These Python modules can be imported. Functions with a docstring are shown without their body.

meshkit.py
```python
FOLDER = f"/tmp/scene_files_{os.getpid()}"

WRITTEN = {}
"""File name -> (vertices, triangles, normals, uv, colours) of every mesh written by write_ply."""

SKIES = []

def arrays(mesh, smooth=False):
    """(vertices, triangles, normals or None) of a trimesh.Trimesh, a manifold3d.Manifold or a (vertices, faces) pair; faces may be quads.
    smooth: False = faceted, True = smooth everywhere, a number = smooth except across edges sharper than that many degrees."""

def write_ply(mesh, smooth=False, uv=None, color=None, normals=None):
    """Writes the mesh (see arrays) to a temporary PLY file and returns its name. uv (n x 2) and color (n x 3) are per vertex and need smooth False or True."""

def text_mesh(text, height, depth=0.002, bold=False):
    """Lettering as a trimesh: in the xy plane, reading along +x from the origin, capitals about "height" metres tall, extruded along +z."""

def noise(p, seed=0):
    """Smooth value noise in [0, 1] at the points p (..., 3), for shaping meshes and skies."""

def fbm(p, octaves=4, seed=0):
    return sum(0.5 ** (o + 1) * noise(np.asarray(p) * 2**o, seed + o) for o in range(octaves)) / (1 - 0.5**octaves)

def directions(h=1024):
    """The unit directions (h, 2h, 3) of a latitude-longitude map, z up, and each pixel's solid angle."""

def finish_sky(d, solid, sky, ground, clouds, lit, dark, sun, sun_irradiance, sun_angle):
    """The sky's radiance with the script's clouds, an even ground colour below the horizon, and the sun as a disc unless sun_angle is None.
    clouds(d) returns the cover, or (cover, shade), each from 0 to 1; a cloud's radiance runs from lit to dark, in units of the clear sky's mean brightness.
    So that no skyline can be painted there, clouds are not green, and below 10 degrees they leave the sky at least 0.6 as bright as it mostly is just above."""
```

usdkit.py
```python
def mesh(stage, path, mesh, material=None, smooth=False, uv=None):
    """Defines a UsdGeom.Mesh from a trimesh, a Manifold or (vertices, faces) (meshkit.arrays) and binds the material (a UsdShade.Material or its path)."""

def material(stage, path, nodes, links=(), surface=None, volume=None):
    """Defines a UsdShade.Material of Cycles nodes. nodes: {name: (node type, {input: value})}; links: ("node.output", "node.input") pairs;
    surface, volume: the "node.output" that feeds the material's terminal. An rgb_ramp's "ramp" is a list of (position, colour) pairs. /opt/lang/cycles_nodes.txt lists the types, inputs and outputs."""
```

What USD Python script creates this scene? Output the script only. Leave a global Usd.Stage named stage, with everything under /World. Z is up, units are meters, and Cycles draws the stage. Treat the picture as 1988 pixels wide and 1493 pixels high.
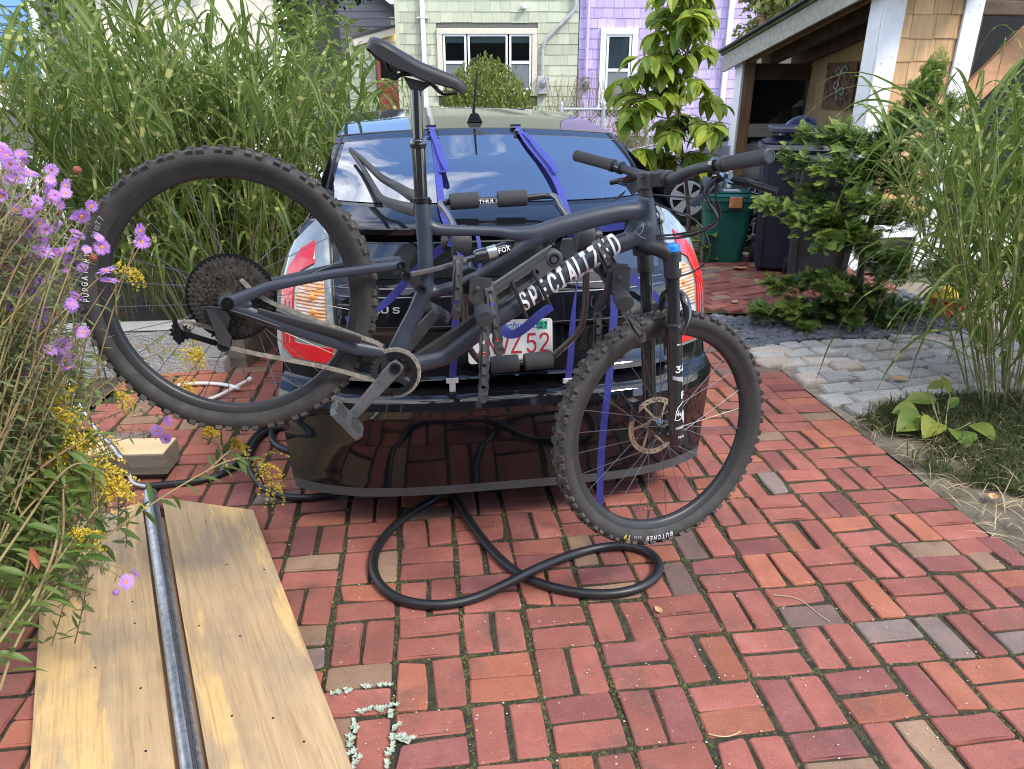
import math, random, numpy as np, trimesh, usdkit, meshkit
from pxr import Usd, UsdGeom, UsdLux, UsdShade, Gf, Sdf, Vt
from shapely.geometry import Polygon, Point, LineString, box as sbox
from shapely import affinity
from scipy.interpolate import CubicSpline, LinearNDInterpolator
import manifold3d as m3

stage = Usd.Stage.CreateInMemory()
UsdGeom.SetStageUpAxis(stage, 'Z'); UsdGeom.SetStageMetersPerUnit(stage, 1.0)
UsdGeom.Xform.Define(stage, '/World'); UsdGeom.Scope.Define(stage, '/World/Looks')

# ------------------------------------------------------------------ camera
W_, H_, F_, PITCH, CH = 1988., 1493., 1410., math.radians(22.5), 1.62
CO = np.array([0, 0, CH]); CR = np.array([1., 0, 0]); CF = np.array([0, math.cos(PITCH), -math.sin(PITCH)]); CU = np.cross(CR, CF)
cam = UsdGeom.Camera.Define(stage, '/World/camera')
cam.AddTransformOp().Set(Gf.Matrix4d(*CR, 0, *CU, 0, *(-CF), 0, *CO, 1))
cam.CreateHorizontalApertureAttr(36.0); cam.CreateVerticalApertureAttr(36.0 * 769 / 1024); cam.CreateFocalLengthAttr(F_ / W_ * 36.0)
cam.CreateClippingRangeAttr(Gf.Vec2f(0.05, 2000)); cam.CreateExposureAttr(0.68)

# ------------------------------------------------------------------ sky and sun
SUN = np.array([0.60, -0.42, 0.82]); SUN /= np.linalg.norm(SUN)
SUN_EL, SUN_ROT = math.asin(SUN[2]), math.atan2(SUN[0], SUN[1])
usdkit.material(stage, '/World/Looks/sky_look', {
    'sky': ('sky_texture', {'sky_type': 'single_scattering', 'sun_disc': False, 'sun_elevation': SUN_EL, 'sun_rotation': SUN_ROT, 'air_density': 1.0, 'aerosol_density': 0.3}),
    'sg': ('vector_math', {'math_type': 'multiply', 'vector2': (1.45, 1.6, 1.9)}),
    'tc': ('texture_coordinate', {}),
    'mp': ('mapping', {'mapping_type': 'point', 'location': (0.9, 0.35, 0.2), 'scale': (1.0, 1.0, 1.7)}),
    'n': ('noise_texture', {'scale': 1.55, 'detail': 9.0, 'roughness': 0.58, 'distortion': 0.35}),
    'r': ('rgb_ramp', {'ramp': [(0.0, (0, 0, 0)), (0.44, (0, 0, 0)), (0.56, (0.85, 0.85, 0.85)), (0.75, (1, 1, 1))]}),
    'n2': ('noise_texture', {'scale': 4.0, 'detail': 6.0, 'roughness': 0.6}),
    'cr': ('rgb_ramp', {'ramp': [(0.3, (8.5, 8.6, 8.9)), (0.62, (15.5, 15.3, 15.0))]}),
    'mx': ('mix', {}), 'bg': ('background_shader', {'strength': 0.15})},
    [('tc.generated', 'mp.vector'), ('mp.vector', 'n.vector'), ('mp.vector', 'n2.vector'), ('n.fac', 'r.fac'), ('n2.fac', 'cr.fac'),
     ('r.color', 'mx.fac'), ('sky.color', 'sg.vector1'), ('sg.vector', 'mx.color1'), ('cr.color', 'mx.color2'), ('mx.color', 'bg.color')], surface='bg.background')
dome = UsdLux.DomeLight.Define(stage, '/World/sky')
UsdShade.MaterialBindingAPI.Apply(dome.GetPrim()).Bind(UsdShade.Material.Get(stage, '/World/Looks/sky_look'))
dome.GetPrim().SetCustomDataByKey('kind', 'structure'); dome.GetPrim().SetCustomDataByKey('label', 'blue sky with broken white clouds')
sun = UsdLux.DistantLight.Define(stage, '/World/sun')
sun.CreateIntensityAttr(0.62); sun.CreateAngleAttr(12.0); sun.CreateColorAttr(Gf.Vec3f(1.0, 0.93, 0.82)); sun.CreateNormalizeAttr(True)
_z = SUN; _x = np.cross([0, 0, 1.0], _z); _x /= np.linalg.norm(_x); _y = np.cross(_z, _x)
sun.AddTransformOp().Set(Gf.Matrix4d(*_x, 0, *_y, 0, *_z, 0, 0, 0, 30, 1))

# ------------------------------------------------------------------ helpers
def ray(px, py): return CF + CR * ((px - W_ / 2) / F_) - CU * ((py - H_ / 2) / F_)
def G(px, py, z=0.0):                       # the world point of a ground (height z) pixel
    d = ray(px, py); return CO + d * ((z - CH) / d[2])
def YP(px, py, y):                          # the world point at distance y
    d = ray(px, py); return CO + d * (y / d[1])
def project(P):
    d = np.asarray(P, float) - CO; z = d @ CF
    return np.stack([W_ / 2 + F_ * (d @ CR) / z, H_ / 2 - F_ * (d @ CU) / z], -1), z

used, origins = {}, {}
def numbered(parent, name):
    k = (parent, name); n = used.get(k, -1) + 1; used[k] = n
    return f'{parent}/{name}' if n == 0 else f'{parent}/{name}_{n:03d}'
def tag(prim, label=None, cat=None, group=None, kind=None):
    for k, v in (('label', label), ('category', cat), ('group', group), ('kind', kind)):
        if v: prim.SetCustomDataByKey(k, v)
def thing(name, label, cat, loc=(0, 0, 0), group=None):
    p = numbered('/World', name); x = UsdGeom.Xform.Define(stage, p); x.AddTranslateOp().Set(Gf.Vec3d(*map(float, loc)))
    tag(x.GetPrim(), label, cat, group); origins[p] = np.array(loc, float); return p
def struct(name, label=None):
    p = numbered('/World', name); x = UsdGeom.Xform.Define(stage, p); tag(x.GetPrim(), label, None, None, 'structure'); origins[p] = np.zeros(3); return p
def top_of(p): return '/'.join(p.split('/')[:3])
LOOK = {}
def obj(name, mesh, look, parent='/World', smooth=False, uv=None, **kw):
    if hasattr(mesh, 'to_mesh'):
        mm = mesh.to_mesh(); mesh = (mm.vert_properties[:, :3], mm.tri_verts)
    if hasattr(mesh, 'vertices'): v, f = np.array(mesh.vertices, float), np.array(mesh.faces)
    else: v, f = np.asarray(mesh[0], float), np.asarray(mesh[1], int)
    if f.shape[1] == 4: f = np.vstack([f[:, [0, 1, 2]], f[:, [0, 2, 3]]])
    p = numbered(parent, name)
    if parent != '/World': v = v - origins[top_of(parent)]
    m = usdkit.mesh(stage, p, (v, f), '/World/Looks/' + look, smooth=smooth, uv=uv)
    tag(m.GetPrim(), kw.get('label'), kw.get('cat'), kw.get('group'), kw.get('kind'))
    return p

class MB:
    def __init__(s): s.v, s.f, s.n, s.u = [], [], 0, []
    def add(s, m, uv=None):
        v, f = (m.vertices, m.faces) if hasattr(m, 'vertices') else m
        v, f = np.asarray(v, float), np.asarray(f, int)
        if f.shape[1] == 4: f = np.vstack([f[:, [0, 1, 2]], f[:, [0, 2, 3]]])
        s.v.append(v); s.f.append(f + s.n); s.n += len(v)
        if uv is not None: s.u.append(uv)
        return s
    def mesh(s): return np.vstack(s.v), np.vstack(s.f)
    def uv(s): return np.vstack(s.u)
def cat(*ms):
    b = MB()
    for m in ms: b.add(m)
    return b.mesh()
def unit(v): v = np.asarray(v, float); return v / math.sqrt(v @ v)
def cr3(a, b): return np.array([a[1] * b[2] - a[2] * b[1], a[2] * b[0] - a[0] * b[2], a[0] * b[1] - a[1] * b[0]])
def rotz(a): c, s = math.cos(a), math.sin(a); return np.array([[c, -s, 0], [s, c, 0], [0, 0, 1.]])
def boxm(x0, x1, y0, y1, z0, z1):
    v = np.array([[x, y, z] for z in (z0, z1) for y in (y0, y1) for x in (x0, x1)], float)
    return v, np.array([[0, 2, 3, 1], [4, 5, 7, 6], [0, 1, 5, 4], [2, 6, 7, 3], [0, 4, 6, 2], [1, 3, 7, 5]])
def bevbox(x0, x1, y0, y1, z0, z1, b=.004):
    pts = []
    for sx, ex in ((x0, 1), (x1, -1)):
        for sy, ey in ((y0, 1), (y1, -1)):
            for sz, ez in ((z0, 1), (z1, -1)):
                pts += [(sx, sy + ey * b, sz + ez * b), (sx + ex * b, sy, sz + ez * b), (sx + ex * b, sy + ey * b, sz)]
    h = trimesh.convex.convex_hull(np.array(pts)); return np.array(h.vertices), np.array(h.faces)
def frame_box(O, X, Y, Z, x0, x1, y0, y1, z0, z1, b=None):
    v, f = bevbox(x0, x1, y0, y1, z0, z1, b) if b else boxm(x0, x1, y0, y1, z0, z1)
    v = np.asarray(O) + v[:, :1] * np.asarray(X) + v[:, 1:2] * np.asarray(Y) + v[:, 2:] * np.asarray(Z)
    return v, f
def hullm(pts): h = trimesh.convex.convex_hull(np.asarray(pts, float)); return np.array(h.vertices), np.array(h.faces)
def bar(a, b, w, t, up=(0, 0, 1), bev=None):     # a plank from a to b: w wide along up, t thick
    a, b = np.asarray(a, float), np.asarray(b, float); d = unit(b - a); s = unit(np.cross(d, up)); u = np.cross(s, d)
    return frame_box(a, d, s, u, 0, np.linalg.norm(b - a), -t / 2, t / 2, -w / 2, w / 2, bev)
def spl(pts, n=24):
    p = np.asarray(pts, float)
    if len(p) == 2: return p[0] + np.linspace(0, 1, n)[:, None] * (p[1] - p[0])
    t = np.r_[0, np.cumsum(np.linalg.norm(np.diff(p, axis=0), axis=1) ** .5)]
    return CubicSpline(t, p, bc_type='natural')(np.linspace(0, t[-1], n))
def tube(path, r, n=10, caps=True, ref=None, r2=None, arc=None):
    P = np.asarray(path, float); k = len(P); r = np.broadcast_to(np.asarray(r, float), (k,)); q = r if r2 is None else np.broadcast_to(np.asarray(r2, float), (k,))
    T = np.gradient(P, axis=0); T /= np.linalg.norm(T, axis=1, keepdims=True) + 1e-12
    if ref is None:
        A = np.zeros_like(P); a = np.cross(T[0], [0, 0, 1.] if abs(T[0][2]) < .9 else [1., 0, 0])
        for i in range(k):
            a = a - T[i] * (a @ T[i]); a = a / (np.linalg.norm(a) + 1e-12); A[i] = a
    else:
        A = np.cross(T, np.asarray(ref, float)); A /= np.linalg.norm(A, axis=1, keepdims=True) + 1e-12
    B = np.cross(T, A); an = np.arange(n) * 2 * np.pi / n + (0 if n > 4 else np.pi / 4)
    v = P[:, None] + r[:, None, None] * np.cos(an)[None, :, None] * A[:, None] + q[:, None, None] * np.sin(an)[None, :, None] * B[:, None]
    i, j = np.meshgrid(np.arange(k - 1), np.arange(n), indexing='ij'); j2 = (j + 1) % n
    f = np.stack([i * n + j, i * n + j2, (i + 1) * n + j2, (i + 1) * n + j], -1).reshape(-1, 4)
    v = v.reshape(-1, 3); f = np.vstack([f[:, [0, 1, 2]], f[:, [0, 2, 3]]])
    if caps:
        m = len(v); v = np.vstack([v, P[0], P[-1]]); jj = np.arange(n); e = (k - 1) * n
        f = np.vstack([f, np.stack([np.full(n, m), (jj + 1) % n, jj], 1), np.stack([np.full(n, m + 1), e + jj, e + (jj + 1) % n], 1)])
    return v, f
def lathe(prof, O, ax, n=24):                    # prof: (radius, distance along ax)
    ax = unit(ax); a = unit(np.cross(ax, [0, 0, 1.] if abs(ax[2]) < .9 else [1., 0, 0])); b = np.cross(ax, a)
    an = np.arange(n) * 2 * np.pi / n; pr = np.asarray(prof, float)
    v = np.asarray(O, float) + pr[:, None, 1:2] * ax + pr[:, None, :1] * (np.cos(an)[None, :, None] * a + np.sin(an)[None, :, None] * b)
    i, j = np.meshgrid(np.arange(len(pr) - 1), np.arange(n), indexing='ij'); j2 = (j + 1) % n
    f = np.stack([i * n + j, i * n + j2, (i + 1) * n + j2, (i + 1) * n + j], -1).reshape(-1, 4)
    return v.reshape(-1, 3), np.vstack([f[:, [0, 1, 2]], f[:, [0, 2, 3]]])
def cyl(a, b, r, n=16): return tube([a, b], r, n)
def grid(P):                                     # P (m, n, 3) -> surface
    m, n = P.shape[:2]; i, j = np.meshgrid(np.arange(m - 1), np.arange(n - 1), indexing='ij')
    f = np.stack([i * n + j, i * n + j + 1, (i + 1) * n + j + 1, (i + 1) * n + j], -1).reshape(-1, 4)
    return P.reshape(-1, 3), f
def plate(poly, t, O, X, Y, Z):                  # a shapely polygon extruded t along Z from O
    m = trimesh.creation.extrude_polygon(poly, t, engine='earcut'); v = np.array(m.vertices)
    return np.asarray(O) + v[:, :1] * np.asarray(X) + v[:, 1:2] * np.asarray(Y) + v[:, 2:] * np.asarray(Z), np.array(m.faces)
def rrect(x0, x1, y0, y1, r): return sbox(x0 + r, y0 + r, x1 - r, y1 - r).buffer(r, quad_segs=4)
def text(s, h, O, X, Y, Z, depth=.001, bold=False, shear=0.0, sx=1.0, center=False, maxedge=None):
    m = meshkit.text_mesh(s, h, depth, bold); v, f = np.array(m.vertices), np.array(m.faces)
    if maxedge: v, f = trimesh.remesh.subdivide_to_size(v, f, maxedge)
    v[:, 0] = v[:, 0] * sx + v[:, 1] * shear
    if center: v[:, 0] -= (v[:, 0].min() + v[:, 0].max()) / 2
    return np.asarray(O) + v[:, :1] * np.asarray(X) + v[:, 1:2] * np.asarray(Y) + v[:, 2:] * np.asarray(Z), f

# ------------------------------------------------------------------ materials
def mat(name, c, r=.5, m=0., var=.14, vs=14., bump=0., bs=180., bd=.004, coat=0., spec=.5, c2=None, lo=.35, hi=.65, stretch=None, rv=0., isl=0., sub=0., tr=None, det=5.):
    c = np.asarray(c, float); a, b = (c * (1 - var), np.minimum(c * (1 + var), 1)) if c2 is None else (c, np.asarray(c2, float))
    N = {'geo': ('geometry', {}), 'mp': ('mapping', {'scale': stretch or (1, 1, 1)}), 'n': ('noise_texture', {'scale': vs, 'detail': det, 'roughness': .6}), 'rp': ('rgb_ramp', {'ramp': [(lo, a), (hi, b)]}),
         'p': ('principled_bsdf', {'roughness': r, 'metallic': m, 'coat_weight': coat, 'specular_ior_level': spec})}
    L = [('geo.position', 'mp.vector'), ('mp.vector', 'n.vector'), ('n.fac', 'rp.fac')]; out = 'rp.color'
    if isl:
        N |= {'oi': ('object_info', {}), 'ad': ('math', {'math_type': 'add'}), 'fr': ('math', {'math_type': 'fraction'}), 'mr': ('map_range', {'to_min': 1 - isl, 'to_max': 1 + isl}), 'mu': ('vector_math', {'math_type': 'scale'})}
        L += [('oi.random', 'ad.value1'), ('geo.random_per_island', 'ad.value2'), ('ad.value', 'fr.value1'), ('fr.value', 'mr.value'), ('rp.color', 'mu.vector1'), ('mr.result', 'mu.scale')]; out = 'mu.vector'
    L.append((out, 'p.base_color'))
    if rv:
        N |= {'nr': ('noise_texture', {'scale': vs * 1.7, 'detail': 4.}), 'rr': ('map_range', {'from_min': .3, 'from_max': .7, 'to_min': max(r - rv, .02), 'to_max': min(r + rv, 1)})}
        L += [('mp.vector', 'nr.vector'), ('nr.fac', 'rr.value'), ('rr.result', 'p.roughness')]
    if bump:
        N |= {'nb': ('noise_texture', {'scale': bs, 'detail': 4., 'roughness': .6}), 'bp': ('bump', {'strength': bump, 'distance': bd})}
        L += [('mp.vector', 'nb.vector'), ('nb.fac', 'bp.height'), ('bp.normal', 'p.normal')]
    surf = 'p.BSDF'
    if tr:
        N |= {'tl': ('translucent_bsdf', {}), 'mc': ('mix_closure', {'fac': tr})}; L += [(out, 'tl.color'), ('p.BSDF', 'mc.closure1'), ('tl.BSDF', 'mc.closure2')]; surf = 'mc.closure'
    usdkit.material(stage, '/World/Looks/' + name, N, L, surface=surf)
def glassmat(name, tint, ior=1.5, rough=.0, fac=None):
    usdkit.material(stage, '/World/Looks/' + name, {'t': ('transparent_bsdf', {'color': tint}), 'g': ('glossy_bsdf', {'color': (1, 1, 1), 'roughness': rough}), 'fr': ('fresnel', {'IOR': ior}), 'm': ('mix_closure', {})},
                    [('fr.fac', 'm.fac'), ('t.BSDF', 'm.closure1'), ('g.BSDF', 'm.closure2')], surface='m.closure')
# ------------------------------------------------------------------ ground
mat('soil', (.055, .042, .03), .95, var=.4, vs=9, bump=.8, bs=60, bd=.02)
mat('far_ground', (.07, .075, .04), .95, c2=(.12, .11, .085), vs=1.2, bump=.5, bs=20, bd=.03)
mat('joint', (.024, .021, .013), .95, c2=(.062, .062, .026), vs=75, bump=1., bs=240, bd=.006, lo=.4, hi=.66)
mat('moss', (.045, .05, .014), .95, c2=(.10, .105, .035), vs=40)
def brickmat(name, c, c2):
    c, c2 = np.array(c), np.array(c2)
    usdkit.material(stage, '/World/Looks/' + name, {
        'geo': ('geometry', {}), 'n': ('noise_texture', {'scale': 7., 'detail': 6., 'roughness': .62}), 'rp': ('rgb_ramp', {'ramp': [(.32, c * .86), (.5, c), (.7, c2)]}),
        'oi': ('object_info', {}), 'ad': ('math', {'math_type': 'add'}), 'fr': ('math', {'math_type': 'fraction'}), 'mr': ('map_range', {'to_min': .8, 'to_max': 1.16}), 'mu': ('vector_math', {'math_type': 'scale'}),
        'sp': ('noise_texture', {'scale': 210., 'detail': 2.}), 'sr': ('rgb_ramp', {'ramp': [(.66, (0, 0, 0)), (.73, (.5, .5, .5))]}), 'pale': ('mix', {'color2': (.42, .36, .30)}),
        'dk': ('noise_texture', {'scale': 4.6, 'detail': 8., 'roughness': .68}), 'dr': ('rgb_ramp', {'ramp': [(.33, (.5, .5, .5)), (.47, (0, 0, 0))]}), 'dm': ('mix', {'color2': (.09, .065, .055)}),
        'nb': ('noise_texture', {'scale': 95., 'detail': 8., 'roughness': .75}), 'bp': ('bump', {'strength': .9, 'distance': .004}), 'fg': ('noise_texture', {'scale': 320., 'detail': 3., 'roughness': .7}), 'fr2': ('rgb_ramp', {'ramp': [(.30, (.72, .70, .70)), (.52, (1, 1, 1)), (.72, (1.14, 1.13, 1.1))]}), 'fm': ('mix', {'mix_type': 'multiply', 'fac': 1.0}), 'p': ('principled_bsdf', {'roughness': .78, 'specular_ior_level': .35})},
        [('geo.position', 'n.vector'), ('geo.position', 'sp.vector'), ('geo.position', 'dk.vector'), ('geo.position', 'nb.vector'), ('n.fac', 'rp.fac'), ('oi.random', 'ad.value1'), ('geo.random_per_island', 'ad.value2'), ('ad.value', 'fr.value1'), ('fr.value', 'mr.value'),
         ('rp.color', 'mu.vector1'), ('mr.result', 'mu.scale'), ('dk.fac', 'dr.fac'), ('dr.color', 'dm.fac'), ('mu.vector', 'dm.color1'), ('sp.fac', 'sr.fac'), ('sr.color', 'pale.fac'), ('dm.color', 'pale.color1'),
         ('geo.position', 'fg.vector'), ('fg.fac', 'fr2.fac'), ('pale.color', 'fm.color1'), ('fr2.color', 'fm.color2'), ('fm.color', 'p.base_color'), ('nb.fac', 'bp.height'), ('bp.normal', 'p.normal')], surface='p.BSDF')
BR = [('brick_red', (.30, .100, .074), (.35, .130, .098), .62), ('brick_orange', (.34, .115, .068), (.38, .145, .09), .17), ('brick_plum', (.225, .076, .066), (.275, .105, .088), .12),
      ('brick_tan', (.29, .18, .115), (.33, .215, .14), .05), ('brick_grey', (.215, .16, .14), (.29, .18, .15), .025), ('brick_smoked', (.16, .105, .09), (.24, .12, .095), .015)]
for n_, a_, b_, w_ in BR: brickmat(n_, a_, b_)

def sheet(poly, z, step=None, amp=0., seed=0):
    m = trimesh.creation.triangulate_polygon(poly, engine='earcut'); v, f = np.array(m[0], float), np.array(m[1])
    if step: v3 = np.c_[v, np.zeros(len(v))]; v3, f = trimesh.remesh.subdivide_to_size(v3, f, step, max_iter=12); v = v3[:, :2]
    zz = np.full(len(v), float(z))
    if amp: zz += amp * (meshkit.fbm(np.c_[v * 3.1, np.zeros(len(v))], 4, seed) - .5) * 2
    v = np.c_[v, zz]; n = np.cross(v[f[:, 1]] - v[f[:, 0]], v[f[:, 2]] - v[f[:, 0]])[:, 2]; f[n < 0] = f[n < 0][:, ::-1]
    return v, f
obj('ground', sheet(sbox(-150, -150, 150, 220), -.06), 'far_ground', kind='structure', label='bare and weedy earth of the neighbouring plots')

B0 = np.array([-.30673, 1.32856]); BA = .12192; E1 = np.array([math.cos(BA), math.sin(BA)]); E2 = np.array([-E1[1], E1[0]]); BM, BRW = .20917, .19487
def bw(i, j): return B0 + BM * i * E1 + BRW * j * E2
def bij(x, y): q = np.array([x, y]) - B0; return q @ E1 / BM, q @ E2 / BRW
pave = Polygon([bw(-7.6, 14), bw(-9.5, 6.0), bw(-9.5, -7), bw(15, -7), bw(15, 3.35), bw(10.92, 3.35), bw(10.92, 15.2), bw(9.6, 17.2), bw(8.6, 21.2), bw(9.5, 30), bw(-7.6, 30)])
path = Polygon([bw(9.9, 30.6), bw(9.75, 19.1), bw(16, 17.6), bw(19.5, 21), bw(19.5, 30.6)])
paving = struct('brick_paving', 'red brick driveway laid in basket weave with mossy joints')
obj('joint_sand', sheet(pave, -.0075, .05, .004, 3), 'joint', paving)
pathway = struct('brick_path', 'raised old brick path in front of the bins')
obj('joint_sand', sheet(path, .028), 'joint', pathway)
rng = np.random.default_rng(7)
def brick(c, ax, hl, hw, zt, r, depth=.05):
    ay = np.array([-ax[1], ax[0]]); k = .006
    o = np.array([(-hl + k, -hw), (0, -hw), (hl - k, -hw), (hl, -hw + k), (hl, hw - k), (hl - k, hw), (r.uniform(-.3, .3) * hl, hw), (-hl + k, hw), (-hl, hw - k), (-hl, -hw + k)])
    if r.random() < .18:                          # a chipped corner
        q = r.integers(0, 4); s = np.array([(-1, -1), (1, -1), (1, 1), (-1, 1)][q]); d = r.uniform(.006, .014)
        for i in range(10):
            if o[i] @ s > hl + hw - .02: o[i] -= s * d
    o = o + r.normal(0, .0017, o.shape); inn = o * (1 - np.array([.0045 / hl, .0045 / hw])) + r.normal(0, .0008, o.shape)
    tx, ty = r.normal(0, .008, 2); ring = lambda q, z: np.c_[np.asarray(c) + q[:, :1] * ax + q[:, 1:] * ay, z + q[:, 0] * tx + q[:, 1] * ty]
    v = np.vstack([ring(inn, zt), ring(o, zt - .004), ring(o, zt - depth)]); n = 10; f = [(0, i, i + 1) for i in range(1, n - 1)]
    for a in (0, n):
        for i in range(n): j = (i + 1) % n; f += [(a + i, a + n + i, a + n + j), (a + i, a + n + j, a + j)]
    return v, np.array(f)
BW = np.array([b[3] for b in BR]); BW = BW / BW.sum()
CAR_C, CAR_YAW = np.array([.006, 2.38]), math.radians(9)
CX, CY = np.array([math.cos(CAR_YAW), math.sin(CAR_YAW)]), np.array([-math.sin(CAR_YAW), math.cos(CAR_YAW)])
def under_car(c): q = np.asarray(c) - CAR_C; return abs(q @ CX) < .72 and q @ CY > 1.1
cells = []
for j in range(-7, 31):
    for i in range(-10, 16):
        if 10 <= i and j >= 4: continue
        for k in range(2):
            u = (k - .5) * .5
            if (i + j) % 2 == 0: c, ax, hl, hw = bw(i + .5, j + .5 + u), E1, BM / 2 - .0085, BRW / 4 - .0045
            else: c, ax, hl, hw = bw(i + .5 + u, j + .5), E2, BRW / 2 - .005, BM / 4 - .0075
            cells.append((c, ax, hl, hw))
for j in np.arange(3.5, 16.4, .5): cells.append((bw(10.44, j + .25), E1, BM * .46, BRW / 4 - .0045))
bricks = []
for c, ax, hl, hw in cells:
    if not pave.contains(Point(c)) or under_car(c): continue
    c = c + rng.normal(0, .0025, 2); t = rng.normal(0, .018); ax = np.array([ax[0] - t * ax[1], ax[1] + t * ax[0]])
    p, d = project(np.array([*c, 0])); seen = d > .3 and -60 < p[0] < W_ + 60 and p[1] < H_ + 80
    k = rng.choice(len(BR), p=BW)
    bricks.append(((0 if seen else 1) * 100 + (d if d > .3 else 50), k, brick(c, ax, hl * rng.uniform(.975, 1.01), hw * rng.uniform(.96, 1.02), rng.normal(0, .0022), rng)))
bricks.sort(key=lambda b: b[0])
rest = {}
for q, (d, k, m) in enumerate(bricks):
    if q < 300: obj('brick', m, BR[k][0], paving)
    else: rest.setdefault(k, MB()).add(m)
for k, m in rest.items(): obj('further_brick', m.mesh(), BR[k][0], paving, kind='stuff')
pb = np.array([E1 * math.cos(.35) + E2 * math.sin(.35), -E1 * math.sin(.35) + E2 * math.cos(.35)])
r2 = np.random.default_rng(5); n_ = 0
for a in range(-14, 30):
    for b in range(-16, 30):
        c = bw(10, 20) + pb[0] * (a + .5 * (b % 2)) * .205 + pb[1] * b * .1
        if path.buffer(-.03).contains(Point(c)):
            obj('brick', brick(c, pb[0], .098, .046, .045 + r2.normal(0, .004), r2), BR[r2.choice(len(BR), p=[.45, .05, .2, .16, .1, .04])][0], pathway); n_ += 1

# cobblestones, pebbles, lawn
mat('granite_sett', (.29, .275, .25), .85, c2=(.48, .46, .42), vs=90, bump=.6, bs=120, bd=.006, lo=.3, hi=.68, isl=.22)
mat('granite_warm', (.36, .30, .25), .85, c2=(.52, .45, .38), vs=70, bump=.6, bs=120, bd=.006, lo=.3, hi=.68, isl=.15)
mat('pebble_dark', (.12, .13, .15), .55, var=.35, vs=20, isl=.55)
mat('grit', (.36, .31, .24), .9, c2=(.55, .49, .40), vs=60, isl=.4)
mat('grit_bed', (.16, .13, .10), .95, c2=(.34, .29, .22), vs=70, bump=.8, bs=110, bd=.012)
mat('lawn_soil', (.09, .07, .045), .95, c2=(.20, .17, .12), vs=8, bump=.9, bs=90, bd=.014)
edge = lambda j, o=0.02: bw(10.92, j) + E1 * o
cobpoly = Polygon([edge(15.0), edge(9.3), G(1735, 780)[:2], G(1830, 765)[:2], (3.2, 3.75), (4.6, 3.9), (4.6, 5.2), (3.2, 4.95), G(1700, 655)[:2], G(1545, 662)[:2]])
apron = struct('cobblestone_apron', 'grey granite cobbles set beside the brick driveway')
obj('sand_bed', sheet(cobpoly, -.016, .06, .006, 9), 'grit_bed', apron)
r3 = np.random.default_rng(11)
def cobble(c, ax, hl, hw, r):
    ay = np.array([-ax[1], ax[0]]); n = 20; th = (np.arange(n) + .5) / n * 2 * np.pi
    q = np.c_[np.sign(np.cos(th)) * np.abs(np.cos(th)) ** .15, np.sign(np.sin(th)) * np.abs(np.sin(th)) ** .15] * [hl, hw] * (1 + r.normal(0, .03, (n, 1))) * (1 + .10 * r.normal() * np.sin(th)[:, None] * [1, 0])
    q = q + r.normal(0, .004, q.shape); z0 = r.normal(0.012, .006); tx, ty = r.normal(0, .035, 2)
    R = lambda s, z: np.c_[np.asarray(c) + q[:, :1] * s * ax + q[:, 1:] * s * ay, z0 + z + q[:, 0] * tx + q[:, 1] * ty + r.normal(0, .0015, n)]
    v = np.vstack([R(1, -.05), R(1, -.012), R(.92, -.001), R(.55, .005), np.array([[*c, z0 + .006]])]); f = []
    for a in range(3):
        for i in range(n): j = (i + 1) % n; f += [(a * n + i, a * n + j, (a + 1) * n + j), (a * n + i, (a + 1) * n + j, (a + 1) * n + i)]
    f += [(3 * n + i, 3 * n + (i + 1) % n, 4 * n) for i in range(n)]
    return v, np.array(f)
row = 0; v_ = 8.2 * BRW
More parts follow.
